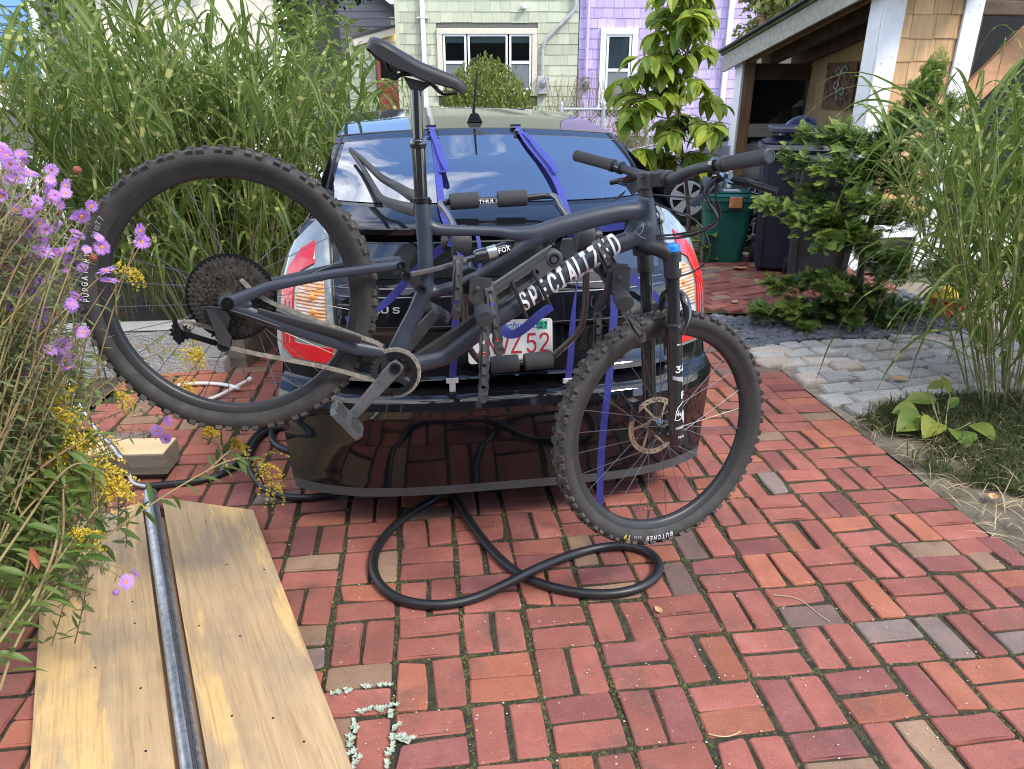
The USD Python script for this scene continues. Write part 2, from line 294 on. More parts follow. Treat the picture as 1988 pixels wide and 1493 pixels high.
while v_ < 20 * BRW:
    hgt = r3.uniform(.125, .165); u_ = 10.98 * BM + (0 if row % 2 else -.1)
    while u_ < 10.9 * BM + 3.2:
        ln = r3.uniform(.15, .24); c = B0 + E1 * (u_ + ln / 2) + E2 * (v_ + hgt / 2 + .05 * (u_ - 2.3)); ax = unit(E1 + E2 * r3.normal(.06, .04))
        if cobpoly.buffer(.01).contains(Point(c)): obj('cobblestone', cobble(c, ax, ln / 2 - .009, hgt / 2 - .008, r3), 'granite_warm' if r3.random() < .18 else 'granite_sett', apron)
        u_ += ln
    v_ += hgt; row += 1
for px, py, s in ((1497, 683, .13), (1502, 705, .11)): obj('cobblestone', cobble(G(px, py)[:2], unit(E1 + E2 * .2), s, .075, r3), 'granite_warm', apron)
pebpoly = Polygon([edge(15.1, -.02), G(1545, 660)[:2], G(1700, 655)[:2], (3.2, 4.9), (4.6, 5.2), (4.6, 6.4), (3.0, 6.3), bw(15.6, 17.4), bw(9.85, 19.0), bw(9.7, 17)])
obj('gravel_bed', sheet(pebpoly, -.02, .06, .012, 4), 'grit_bed', kind='structure', label='pale grit under the dark pebbles')
def scatter(poly, n, r):
    x0, y0, x1, y1 = poly.bounds; out = []
    while len(out) < n:
        p = (r.uniform(x0, x1), r.uniform(y0, y1))
        if poly.contains(Point(p)): out.append(p)
    return np.array(out)
ico = trimesh.creation.icosphere(1, 1.0); IV, IF = np.array(ico.vertices), np.array(ico.faces)
def rnd_rot(r): return trimesh.transformations.random_rotation_matrix(r.random(3))[:3, :3]
pb_, gr_ = MB(), MB(); vis = Polygon([edge(15.1, -.02), G(1560, 658)[:2], G(1700, 655)[:2], (3.3, 4.9), (3.3, 6.0), bw(15.4, 17.4), bw(9.85, 19.0)])
for x, y in scatter(vis, 1500, r3):
    s = r3.uniform(.017, .044); fade = min(1, max(0, (bij(x, y)[0] - 9.9) / 1.6 + .12))
    if r3.random() > fade: continue
    v = IV * [s, s * r3.uniform(.6, .9), s * r3.uniform(.4, .6)] @ rotz(r3.uniform(0, 6.3)).T; pb_.add((v + [x, y, r3.uniform(-.008, .012)], IF))
for x, y in scatter(vis, 2600, r3):
    s = r3.uniform(.005, .013); gr_.add((trimesh.creation.icosahedron().vertices * s * [1, .8, .6] + [x, y, -.008], trimesh.creation.icosahedron().faces))
obj('dark_pebbles', pb_.mesh(), 'pebble_dark', smooth=True, kind='stuff', label='smooth dark grey river pebbles between path and cobbles', cat='pebbles')
obj('pale_grit', gr_.mesh(), 'grit', kind='stuff', label='loose pale grit among the dark pebbles', cat='gravel')
lawnpoly = Polygon([bw(10.97, 9.4), bw(10.97, 3.3), bw(15, 3.3), bw(15, -7), (8, -1), (8, 4.2), (4.6, 3.88), (3.2, 3.73), G(1830, 767)[:2], G(1735, 783)[:2]])
obj('lawn_soil', sheet(lawnpoly, -.012, .07, .012, 6), 'lawn_soil', kind='structure', label='bare dry soil at the edge of the grass')
bed = Polygon([bw(-9.5, -7), bw(-9.5, 6.0), bw(-8.0, 14), bw(-7.6, 30), (-12, 7), (-12, -1)])
obj('flower_bed', sheet(bed, -.015, .12, .03, 8), 'soil', kind='structure', label='dark soil of the flower bed left of the driveway')
# ------------------------------------------------------------------ houses behind
def shingle_look(name, c, c2, bump=.35, streak=60, det=4.):
    c, c2 = np.array(c), np.array(c2)
    usdkit.material(stage, '/World/Looks/' + name, {
        'geo': ('geometry', {}), 'mp': ('mapping', {'scale': (1, 1, .06)}), 'n': ('noise_texture', {'scale': streak, 'detail': det, 'roughness': .7}), 'rp': ('rgb_ramp', {'ramp': [(.3, c), (.66, c2)]}),
        'oi': ('object_info', {}), 'ad': ('math', {'math_type': 'add'}), 'fr': ('math', {'math_type': 'fraction'}), 'mr': ('map_range', {'to_min': .84, 'to_max': 1.1}), 'mu': ('vector_math', {'math_type': 'scale'}),
        'bp': ('bump', {'strength': bump, 'distance': .004}), 'p': ('principled_bsdf', {'roughness': .75, 'specular_ior_level': .3})},
        [('geo.position', 'mp.vector'), ('mp.vector', 'n.vector'), ('n.fac', 'rp.fac'), ('oi.random', 'ad.value1'), ('geo.random_per_island', 'ad.value2'), ('ad.value', 'fr.value1'), ('fr.value', 'mr.value'), ('rp.color', 'mu.vector1'), ('mr.result', 'mu.scale'),
         ('mu.vector', 'p.base_color'), ('n.fac', 'bp.height'), ('bp.normal', 'p.normal')], surface='p.BSDF')
shingle_look('green_shingle', (.42, .45, .31), (.53, .55, .42)); shingle_look('purple_shingle', (.42, .33, .56), (.56, .46, .70))
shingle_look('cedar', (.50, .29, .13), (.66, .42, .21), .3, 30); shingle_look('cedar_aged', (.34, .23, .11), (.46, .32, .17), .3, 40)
mat('white_paint', (.72, .72, .72), .5, var=.05); mat('cream_paint', (.66, .60, .48), .55, var=.06); mat('wall_dark', (.12, .12, .10), .9)
mat('screen', (.16, .17, .18), .6, var=.05); mat('sash_dark', (.02, .02, .022), .6); mat('blind', (.30, .36, .38), .6, var=.04)
mat('red_door', (.50, .105, .075), .5, var=.06); mat('grey_clap', (.30, .29, .30), .7, var=.06); mat('roofing', (.07, .07, .075), .9, var=.3, vs=30)
mat('blue_clap', (.16, .33, .66), .6, var=.06); mat('meter_grey', (.38, .39, .39), .5); mat('steel', (.45, .45, .45), .35, 1., var=.1); mat('brown_siding', (.20, .075, .055), .8, var=.2)
glassmat('window_glass', (.75, .8, .8), 1.5)
HY = 17.0
def hx(px): return YP(px, 120, HY)[0]
def hz(py): return YP(994, py, HY)[2]
r4 = np.random.default_rng(21)
def shingles(parent, look, x0, x1, z0, z1, y, expo, widths, holes=(), name='shingle', frame=None, limit=None, rnd=r4):
    z = z0; n = 0
    rest = MB()
    while z < z1 - .02:
        x = x0 - rnd.uniform(0, widths[1]); h = min(expo, z1 - z)
        while x < x1:
            w = rnd.uniform(*widths); a, b = max(x + .002, x0), min(x + w - .002, x1)
            if b - a > .02:
                segs = [(a, b)]
                for hx0, hx1, hz0, hz1 in holes:
                    if z + h > hz0 + .01 and z < hz1 - .01:
                        segs = [s for (p, q) in segs for s in ((p, min(q, hx0)), (max(p, hx1), q)) if s[1] - s[0] > .02]
                for p, q in segs:
                    lo = z + rnd.normal(0, .003); t = .014 + rnd.normal(0, .0015)
                    v = np.array([[p, y, lo], [q, y, lo], [q, y, z + h + .01], [p, y, z + h + .01], [p, y - t, lo], [q, y - t, lo], [q, y - .004, z + h + .01], [p, y - .004, z + h + .01]])
                    f = np.array([[0, 1, 5, 4], [4, 5, 6, 7], [0, 4, 7, 3], [1, 2, 6, 5], [3, 7, 6, 2]])
                    if frame is not None: v = frame(v)
                    if limit is None or limit(v): obj(name, (v, f), look, parent); n += 1
                    else: rest.add((v, f))
            x += w
        z += expo
    if rest.n: obj('further_' + name, rest.mesh(), look, parent, kind='stuff')
    return n
def inview(v):
    p, d = project(v); return bool((d > 0).all() and p[:, 0].max() > -20 and p[:, 0].min() < W_ + 20 and p[:, 1].max() > -15 and p[:, 1].min() < 260)
def sashwin(parent, x0, x1, z0, z1, y, trim, look_trim, cols, double):
    """a window: trim boards, then sashes with panes"""
    t = trim
    w = obj('window', cat(boxm(x0 - t, x1 + t, y - .05, y, z1, z1 + t), boxm(x0 - t, x0, y - .045, y, z0 - t, z1), boxm(x1, x1 + t, y - .045, y, z0 - t, z1), boxm(x0 - t - .03, x1 + t + .03, y - .07, y - .002, z0 - t, z0 - t * .3)), look_trim, parent)
    xs = [x0 + (x1 - x0) * c for c in cols]
    for k in range(len(xs) - 1):
        a, b = xs[k] + .015, xs[k + 1] - .015; mid = z0 + (z1 - z0) * .5; s = .045
        parts = [boxm(a, a + s, y - .03, y + .01, z0, z1), boxm(b - s, b, y - .03, y + .01, z0, z1), boxm(a + s, b - s, y - .03, y + .01, z0, z0 + s), boxm(a + s, b - s, y - .03, y + .01, z1 - s, z1)]
        if double[k]: parts.append(boxm(a + s, b - s, y - .034, y + .01, mid - .03, mid + .03))
        obj('sash', cat(*parts), 'white_paint', w)
        obj('pane', boxm(a + s, b - s, y - .012, y - .006, z0 + s, z1 - s), 'window_glass', w)
        if double[k]: obj('insect_screen', boxm(a + s, b - s, y - .02, y - .016, z0 + s, mid - .03), 'screen', w)
    return w
def houseshell(parent, look, x0, x1, y, depth, z1, holes):
    """facade sheet with openings, side walls, rooms behind the openings, and a gable roof"""
    P = sbox(x0, -.2, x1, z1)
    for h in holes: P = P.difference(sbox(*[h[0], h[2], h[1], h[3]]))
    m = trimesh.creation.extrude_polygon(P, .12, engine='earcut'); v = np.array(m.vertices)[:, [0, 2, 1]]; v[:, 1] += y + .002
    obj('wall', cat((v, np.array(m.faces)[:, ::-1]), boxm(x0, x0 + .12, y + .13, y + depth, -.2, z1), boxm(x1 - .12, x1, y + .13, y + depth, -.2, z1), boxm(x0, x1, y + depth, y + depth + .12, -.2, z1)), look, parent)
    for h in holes: obj('room', cat(boxm(h[0] - .3, h[1] + .3, y + 2.2, y + 2.25, h[2] - .6, h[3] + .5), boxm(h[0] - .3, h[1] + .3, y + .13, y + 2.2, h[2] - .65, h[2] - .6), boxm(h[0] - .3, h[1] + .3, y + .13, y + 2.2, h[3] + .5, h[3] + .55), boxm(h[0] - .35, h[0] - .3, y + .13, y + 2.2, h[2] - .6, h[3] + .5), boxm(h[1] + .3, h[1] + .35, y + .13, y + 2.2, h[2] - .6, h[3] + .5)), 'sash_dark', parent)
    xm = (x0 + x1) / 2; rr = MB()
    rr.add(hullm([(x0 - .3, y - .35, z1), (x1 + .3, y - .35, z1), (x0 - .3, y + depth + .35, z1), (x1 + .3, y + depth + .35, z1), (x0 - .3, y + depth / 2, z1 + 2.6), (x1 + .3, y + depth / 2, z1 + 2.6)]))
    obj('roof', rr.mesh(), 'roofing', parent)
gx0, gx1, px1 = hx(776), hx(1122), hx(1458)
green = thing('shingled_house', 'pale green shingled house with a triple window, behind the parked black car', 'house', (gx0, HY, 0))
win = (hx(860), hx(1033), hz(175), hz(66))
houseshell(green, 'wall_dark', gx0, gx1 - .01, HY, 9, 7.2, [win])
shingles(green, 'green_shingle', gx0 + .02, gx1 - .01, .55, 3.75, HY, .205, (.2, .42), [(win[0] - .12, win[1] + .12, win[2] - .15, win[3] + .12)], limit=inview)
obj('upper_shingles', boxm(gx0 + .02, gx1 - .01, HY - .02, HY, 3.76, 7.2), 'green_shingle', green)
obj('corner_board', boxm(gx0 - .05, gx0 + .02, HY - .03, HY + .1, 0, 7.2), 'green_shingle', green)
sashwin(green, *win, HY - .01, .11, 'cream_paint', [0, .275, .735, 1], [True, False, True])
for a_, b_ in ((.0, .275), (.275, .735), (.735, 1)):
    obj('roller_blind', boxm(win[0] + (win[1] - win[0]) * a_ + .07, win[0] + (win[1] - win[0]) * b_ - .07, HY + .03, HY + .04, win[3] - .17, win[3] - .05), 'blind', green)
obj('picture_frame', cat(*[boxm(hx(925) + a, hx(925) + b, HY + 1.2, HY + 1.23, hz(124) + c, hz(124) + d) for a, b, c, d in ((0, .42, .36, .40), (0, .04, -.1, .36), (.38, .42, -.1, .36))]), 'sash_dark', green)
dx = hx(825)
obj('downspout', cat(boxm(dx - .045, dx + .045, HY - .11, HY - .03, .75, 7.0), boxm(dx - .12, dx + .12, HY - .115, HY - .025, hz(36), hz(34)), bar((dx, HY - .07, .76), (dx + .14, HY - .3, .5), .09, .08)), 'white_paint', green)
def meter(parent, px, py, w, h, boxlook, pipe):
    x, z = hx(px), hz(py); b = obj('meter_box', bevbox(x - w / 2, x + w / 2, HY - .16, HY - .016, z - h / 2, z + h / 2, .012), boxlook, parent)
    obj('meter_dial', lathe([(0.0, .07), (.05, .065), (.075, .03), (.085, 0)], (x, HY - .155, z + .02), (0, -1, 0), 18), 'steel', b)
    obj('conduit', tube(spl([(hx(a), HY - .08, hz(c)) for a, c in pipe], 26), .035, 8), 'meter_grey' if boxlook == 'meter_grey' else 'purple_shingle', parent, smooth=50)
meter(green, 1054, 165, .24, .36, 'meter_grey', [(1053, 152), (1053, 100), (1056, 84), (1070, 65), (1105, 28), (1113, 14), (1114, -20)])
obj('security_lamp', cat(bevbox(hx(1012), hx(1022), HY - .14, HY - .02, hz(18), hz(8), .02)), 'white_paint', green)
purple = thing('shingled_house', 'purple shingled house with a tall white-trimmed window, right of the green one', 'house', (gx1, HY, 0))
win2 = (hx(1175), hx(1225), hz(203), hz(67))
houseshell(purple, 'wall_dark', gx1, px1, HY, 9, 7.2, [win2])
shingles(purple, 'purple_shingle', gx1 + .01, px1, .55, 3.75, HY, .195, (.14, .24), [(win2[0] - .12, win2[1] + .12, win2[2] - .15, win2[3] + .12)], limit=inview)
obj('upper_shingles', boxm(gx1 + .01, px1, HY - .02, HY, 3.76, 7.2), 'purple_shingle', purple)
sashwin(purple, *win2, HY - .01, .12, 'white_paint', [0, 1], [True])
obj('roller_blind', boxm(win2[0] + .05, win2[1] - .05, HY + .03, HY + .04, win2[2], win2[3]), 'blind', purple)
obj('downspout', cat(boxm(hx(1408) - .05, hx(1408) + .05, HY - .11, HY - .03, .5, 7.0)), 'white_paint', purple)
meter(purple, 1138, 161, .15, .24, 'wall_dark', [(1138, 150), (1138, 80), (1138, -20)])
# porch with the red door, left of the green house
porch = thing('porch', 'small entry porch with a red door and a lit bulb, left of the green house', 'porch', (hx(740), HY + .6, 0))
py_ = HY + .6; Xp = lambda px: YP(px, 120, py_)[0]; Zp = lambda py: YP(994, py, py_)[2]
obj('wall', cat(boxm(Xp(672), Xp(731), py_, py_ + .1, -.1, Zp(58)), boxm(Xp(731), Xp(781), py_ + .001, py_ + .1, Zp(96), Zp(52))), 'wall_dark', porch)
shingles(porch, 'green_shingle', Xp(674), Xp(728), .55, Zp(72), py_, .2, (.2, .4), limit=inview)
shingles(porch, 'green_shingle', Xp(736), Xp(777), Zp(92), Zp(66), py_, .1, (.2, .4), limit=inview)
obj('rake_board', bar((Xp(776), py_ - .05, Zp(58)), (Xp(690), py_ - .05, Zp(82)), .16, .06), 'cream_paint', porch)
obj('roof', bar((Xp(781), py_ + .6, Zp(52) + .04), (Xp(688), py_ + .6, Zp(77) + .04), .05, 1.4), 'roofing', porch)
d_ = obj('door', cat(boxm(Xp(731), Xp(738), py_ - .03, py_ + .03, .3, Zp(103)), boxm(Xp(774), Xp(781), py_ - .03, py_ + .03, .3, Zp(103)), boxm(Xp(738), Xp(774), py_ - .03, py_ + .03, Zp(108), Zp(103)), boxm(Xp(738), Xp(774), py_ - .03, py_ + .03, .3, Zp(156)),
    boxm(Xp(742), Xp(772), py_ - .045, py_ - .03, Zp(178), Zp(165)), boxm(Xp(742), Xp(772), py_ - .045, py_ - .03, Zp(196), Zp(182)), boxm(Xp(743), Xp(770), py_ - .045, py_ - .03, Zp(214), Zp(200))), 'red_door', porch)
obj('pane', boxm(Xp(738), Xp(774), py_ - .005, py_ + .005, Zp(156), Zp(108)), 'window_glass', d_); obj('door_room', boxm(Xp(735), Xp(777), py_ + .12, py_ + .14, .3, Zp(100)), 'sash_dark', porch)
obj('mail_slot', boxm(Xp(748), Xp(766), py_ - .05, py_ - .031, Zp(163), Zp(158)), 'steel', d_)
usdkit.material(stage, '/World/Looks/bulb', {'e': ('emission', {'color': (1, .62, .25), 'strength': 9.})}, [], surface='e.emission')
s_ = trimesh.creation.icosphere(2, .05); s_.apply_translation((Xp(776), py_ - .09, Zp(74))); obj('light_bulb', s_, 'bulb', porch, smooth=True)
# grey clapboard house and blue clapboard house
def clapboard(parent, look, poly, y, pitch):
    x0, z0, x1, z1 = poly.bounds; z = z0
    while z < z1:
        c = poly.intersection(sbox(x0 - 1, z, x1 + 1, min(z + pitch, z1)))
        for g in getattr(c, 'geoms', [c]):
            if g.is_empty or g.area < 1e-4: continue
            a, b = g.bounds[0], g.bounds[2]; h = min(pitch, z1 - z)
            v = np.array([[a, y, z], [b, y, z], [b, y, z + h], [a, y, z + h], [a, y - .018, z], [b, y - .018, z], [b, y - .003, z + h], [a, y - .003, z + h]])
            obj('clapboard', (v, np.array([[0, 1, 5, 4], [4, 5, 6, 7], [0, 4, 7, 3], [1, 2, 6, 5], [3, 7, 6, 2]])), look, parent)
        z += pitch
gy = 24.0; Xg = lambda px: YP(px, 60, gy)[0]; Zg = lambda py: YP(994, py, gy)[2]
grey = thing('clapboard_house', 'grey clapboard house end seen past the left corner of the green house', 'house', (Xg(720), gy, 0))
gp = Polygon([(Xg(560), 0), (Xg(778), 0), (Xg(778), Zg(30)), (Xg(745), Zg(2)), (Xg(700), Zg(-38)), (Xg(560), Zg(-20))])
obj('wall', plate(gp, .2, (0, gy + .21, 0), (1, 0, 0), (0, 0, 1), (0, -1, 0)), 'wall_dark', grey)
clapboard(grey, 'grey_clap', gp.intersection(sbox(Xg(660), 1.4, Xg(778), 6.5)), gy, .2)
obj('roof', bar((Xg(786), gy - .1, Zg(34)), (Xg(700), gy - .1, Zg(-38)), .12, .5), 'roofing', grey)
obj('eave_return', cat(bevbox(Xg(764), Xg(779), gy - .35, gy - .02, Zg(55), Zg(39), .02), bevbox(Xg(761), Xg(780), gy - .4, gy - .02, Zg(39) + .01, Zg(35), .02)), 'cream_paint', grey)
by = 13.0; Xb = lambda px: YP(px, 60, by)[0]; Zb = lambda py: YP(994, py, by)[2]
blue = thing('clapboard_house', 'bright blue clapboard house glimpsed through the tall grass at far left', 'house', (Xb(20), by, 0))
bp_ = sbox(Xb(-160), 0, Xb(64), 5.5); obj('wall', boxm(Xb(-160), Xb(64), by + .002, by + 6, 0, 5.5), 'wall_dark', blue)
clapboard(blue, 'blue_clap', sbox(Xb(-30), Zb(160), Xb(64), Zb(-15)), by, .125); obj('corner_board', boxm(Xb(64), Xb(70), by - .04, by + .15, 0, 5.5), 'white_paint', blue)
obj('roof', hullm([(Xb(-165), by - .3, 5.5), (Xb(75), by - .3, 5.5), (Xb(-165), by + 6.3, 5.5), (Xb(75), by + 6.3, 5.5), (Xb(-165), by + 3, 7.5), (Xb(75), by + 3, 7.5)]), 'roofing', blue)
cy_ = 7.6; cpx = lambda px: YP(px, 240, cy_)[0]
gar = thing('garage', 'cream painted garage wall with a corner post behind the tall grass at far left', 'garage', (cpx(120), cy_ + 1, 0))
obj('wall', boxm(cpx(70), cpx(330), cy_ + 1.6, cy_ + 4, 0, 2.75), 'cream_paint', gar); obj('corner_post', bevbox(cpx(-14), cpx(46), cy_ - .12, cy_ + .18, 0, 1.55, .02), 'cream_paint', gar)
obj('post_cap', bevbox(cpx(-20), cpx(52), cy_ - .16, cy_ + .22, 1.552, 1.61, .01), 'cream_paint', gar)
obj('roof', boxm(cpx(60), cpx(340), cy_ + 1.4, cy_ + 4.2, 2.752, 2.86), 'roofing', gar)
# brown house behind the shed at right
ry = 21.0; Xr = lambda px: YP(px, 40, ry)[0]; Zr = lambda py: YP(994, py, ry)[2]
brown = thing('clapboard_house', 'dark red-brown clapboard house behind the shed roof, half hidden by leaves', 'house', (Xr(1500), ry, 0))
obj('wall', boxm(Xr(1452), Xr(1720), ry + .002, ry + 6, 0, 8), 'wall_dark', brown)
clapboard(brown, 'brown_siding', sbox(Xr(1452), Zr(110), Xr(1620), Zr(-15)), ry, .17)
w_ = obj('window', cat(boxm(Xr(1545), Xr(1551), ry - .06, ry - .02, Zr(22), Zr(-30)), boxm(Xr(1533), Xr(1545), ry - .06, ry - .021, Zr(24), Zr(18))), 'white_paint', brown); obj('pane', boxm(Xr(1520), Xr(1544.5), ry - .05, ry - .04, Zr(17.5), Zr(-30)), 'window_glass', w_)
obj('roof', boxm(Xr(1445), Xr(1730), ry - .3, ry + 6.3, 8.002, 8.3), 'roofing', brown)

rear = thing('clapboard_house', 'tall dark house wall mirrored in the car paint, behind the photographer', 'house', (0, -6, 0)); mat('rear_wall', (.10, .095, .085), .85, var=.1)
obj('wall', boxm(-8, 9, -9, -6.02, 0, 6.5), 'rear_wall', rear)
for k in range(30): obj('clapboard', hullm([(x, y, z) for x in (-8, 9) for y, z in ((-6.015, .3 + .2 * k), (-5.99, .3 + .2 * k), (-6.012, .5 + .2 * k))]), 'rear_wall', rear)
for x in (-5.5, -1.5, 2.5, 6.5):
    for z in (1.2, 4.0): w_ = obj('window', cat(boxm(x - .55, x + .55, -5.985, -5.95, z - .1, z), boxm(x - .55, x + .55, -5.985, -5.95, z + 1.5, z + 1.6), boxm(x - .55, x - .45, -5.985, -5.951, z, z + 1.5), boxm(x + .45, x + .55, -5.985, -5.951, z, z + 1.5)), 'white_paint', rear); obj('pane', boxm(x - .45, x + .45, -5.985, -5.97, z, z + 1.5), 'sash_dark', w_)
obj('roof', hullm([(-8.3, -5.7, 6.52), (9.3, -5.7, 6.52), (-8.3, -9.3, 6.52), (9.3, -9.3, 6.52), (-8.3, -7.5, 8.2), (9.3, -7.5, 8.2)]), 'roofing', rear)

# ------------------------------------------------------------------ the shed with the bins
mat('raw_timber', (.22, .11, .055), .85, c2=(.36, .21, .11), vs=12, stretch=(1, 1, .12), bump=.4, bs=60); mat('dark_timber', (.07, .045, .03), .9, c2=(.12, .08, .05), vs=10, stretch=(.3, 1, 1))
mat('weathered', (.26, .25, .21), .85, c2=(.38, .36, .30), vs=20, stretch=(.25, 1, 1), bump=.4, bs=80); mat('beam_orange', (.42, .20, .09), .7, c2=(.55, .29, .14), vs=16, stretch=(.3, 1, 1))
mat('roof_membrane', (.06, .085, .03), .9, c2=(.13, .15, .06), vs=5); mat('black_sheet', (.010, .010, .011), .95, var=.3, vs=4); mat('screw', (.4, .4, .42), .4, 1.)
A_S = YP(1690, 162, 6.7) * [1, 1, 0]; SS = np.array([-.13, .9915, 0]); SN = np.array([.9915, .13, 0])
def SP(px, py, n):                               # the point of a pixel on the shelter's long plane n metres right of its open side
    d = ray(px, py); O = A_S + SN * n; return CO + d * (((O - CO) @ SN) / (d @ SN))
def sl(n, s, z): return A_S + SN * n + SS * s + ZV * z
ZV = np.array([0, 0, 1.])
def sbx(n0, n1, s0, s1, z0, z1, b=None): return frame_box(A_S, SN, SS, ZV, n0, n1, s0, s1, z0, z1, b)
frn = lambda v: A_S + v[:, :1] * SN + v[:, 1:2] * SS + v[:, 2:] * ZV
shed = thing('bin_shelter', 'open-sided bin shelter with white posts and orange cedar shingles, right background', 'shed', A_S)
def corner_post(n0, n1, side=True):
    p = obj('post', sbx(n0, n1, -.025, 0, 0, 3.4, .003), 'white_paint', shed)
    if side: obj('post_side', sbx(n0 - .004, n0 + .018, .002, .19, 0, 3.4, .003), 'white_paint', shed)
    for z in (.5, .95, 1.35, 1.75, 2.15):
        for u in (.25, .75): q = sl(n0 + (n1 - n0) * u, -.025, z + .1 * u); obj('screw', lathe([(0, .002), (.006, .0015), (.007, 0)], q, -SS, 8), 'screw', p)
corner_post(0, .184); corner_post(.715, .885, False)
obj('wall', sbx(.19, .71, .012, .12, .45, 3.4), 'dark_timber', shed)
shingles(shed, 'cedar', .186, .713, .55, 3.3, .01, .178, (.10, .23), frame=frn, limit=lambda v: project(v)[0][:, 1].max() > -20, rnd=np.random.default_rng(4))
obj('base_board', sbx(.186, .713, -.02, .009, .3, .548, .004), 'white_paint', shed)
fp = SP(1437, 200, 0.0); sf = (fp - A_S) @ SS
obj('corner_board', sbx(-.03, .0, sf - .02, sf + .17, 0, 1.95, .003), 'white_paint', shed); obj('post', sbx(.002, .14, sf - .015, sf + .15, 0, 1.95, .004), 'raw_timber', shed)
ra, rb = SP(1405, 124, -.10), SP(1629, 0, -.10); rdir = unit(rb - ra); rb = rb + rdir * 1.0; rh = .19
obj('rake_board', bar(ra, rb, rh, .03, (0, 0, 1), .004), 'weathered', shed)
ru = unit(np.cross(np.cross(rdir, ZV), rdir)); 
obj('rake_strip', bar(ra + ru * (rh / 2 + .017) - SN * .012 - rdir * .03, rb + ru * (rh / 2 + .017) - SN * .012, .03, .045, (0, 0, 1), .003), 'roof_membrane', shed)
obj('roof', bar(ra + ru * (rh / 2 + .045) + SN * .5 - rdir * .05, rb + ru * (rh / 2 + .045) + SN * .5, .018, 1.16), 'roofing', shed)
obj('roof_deck', bar(ra + ru * (rh / 2 + .02) + SN * .53, rb + ru * (rh / 2 + .02) + SN * .53, .02, 1.0), 'weathered', shed)
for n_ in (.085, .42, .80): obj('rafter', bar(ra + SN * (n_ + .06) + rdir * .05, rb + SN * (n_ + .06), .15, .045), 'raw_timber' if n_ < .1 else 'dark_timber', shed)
for q in np.arange(.4, 3.4, .6): obj('purlin', bar(ra + rdir * q + SN * .07 + ru * .078, ra + rdir * q + SN * .95 + ru * .078, .03, .06), 'weathered', shed)
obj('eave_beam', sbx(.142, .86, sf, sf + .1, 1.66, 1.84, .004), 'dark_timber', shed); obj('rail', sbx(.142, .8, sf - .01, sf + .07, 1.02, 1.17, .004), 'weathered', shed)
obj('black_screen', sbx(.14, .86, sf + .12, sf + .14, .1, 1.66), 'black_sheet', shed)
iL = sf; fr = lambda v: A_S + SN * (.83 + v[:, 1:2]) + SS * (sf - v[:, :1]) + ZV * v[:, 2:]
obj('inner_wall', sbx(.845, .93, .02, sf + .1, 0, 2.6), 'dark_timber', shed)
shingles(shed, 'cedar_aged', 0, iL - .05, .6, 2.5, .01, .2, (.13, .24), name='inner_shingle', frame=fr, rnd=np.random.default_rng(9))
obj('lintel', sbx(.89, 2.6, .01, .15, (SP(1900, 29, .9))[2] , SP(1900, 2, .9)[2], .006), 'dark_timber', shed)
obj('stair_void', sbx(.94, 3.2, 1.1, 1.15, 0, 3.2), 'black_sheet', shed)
obj('stair_stringer', bar(YP(1862, 205, 7.05), YP(2040, 30, 7.25), .23, .045), 'beam_orange', shed)
obj('base_board', sbx(-.1, 2.4, .22, .26, 0, .30, .004), 'white_paint', shed); SY = 7.5
# ornamental metal panel on the inner wall
mat('rust_iron', (.13, .075, .045), .6, .4, c2=(.24, .16, .10), vs=40); mat('pale_iron', (.42, .44, .42), .55, .3)
orn = thing('wall_ornament', 'scrolled iron wall panel hung on the shaded shingles inside the shelter', 'wall ornament', fr(np.array([[iL * .68, 0, 1.4]]))[0])
def on_wall(u, z, o=.03): return fr(np.array([[u, -o, z]]))[0]
u0 = float((A_S + SS * sf - SP(1605, 170, .83)) @ SS); u1 = float((A_S + SS * sf - SP(1662, 170, .83)) @ SS); z0, z1 = SP(1608, 212, .83)[2], SP(1612, 122, .83)[2]; zk = (z1 - z0) / .64; Z_ = lambda z: z0 + (z - 1.18) * zk
obj('back_plate', (fr(boxm(u0, u1, -.03, -.018, z0, z1)[0]), boxm(0, 1, 0, 1, 0, 1)[1]), 'rust_iron', orn)
sc = MB(); r5 = np.random.default_rng(3)
for k in range(38):
    cu, cz, rr = r5.uniform(u0 + .04, u1 - .04), r5.uniform(z0 + .04, z1 - .04), r5.uniform(.02, .05); ph = r5.uniform(0, 6)
    sc.add(tube([on_wall(cu + rr * math.cos(ph + t) * (1 - t / 8), cz + rr * math.sin(ph + t) * (1 - t / 8), .038) for t in np.linspace(0, 6, 14)], .005, 5))
obj('scrolls', sc.mesh(), 'rust_iron', orn, kind='stuff')
um = (u0 + u1) / 2 + .03; sc = MB(); sc.add(tube(spl([on_wall(um, z0 + .1, .045), on_wall(um - .03, Z_(1.45), .045), on_wall(um + .02, Z_(1.75), .045)], 16), .008, 6))
for (cu, cz, sg) in ((um - .06, 1.5, 1), (um + .07, 1.42, -1), (um - .05, 1.68, -1), (um + .06, 1.7, 1)):
    sc.add(tube([on_wall(cu + .06 * math.cos(t) * (1 - t / 9) * sg, Z_(cz) + .06 * math.sin(t) * (1 - t / 9), .045) for t in np.linspace(0, 6, 16)], .007, 6))
obj('pale_scrolls', sc.mesh(), 'pale_iron', orn, kind='stuff')

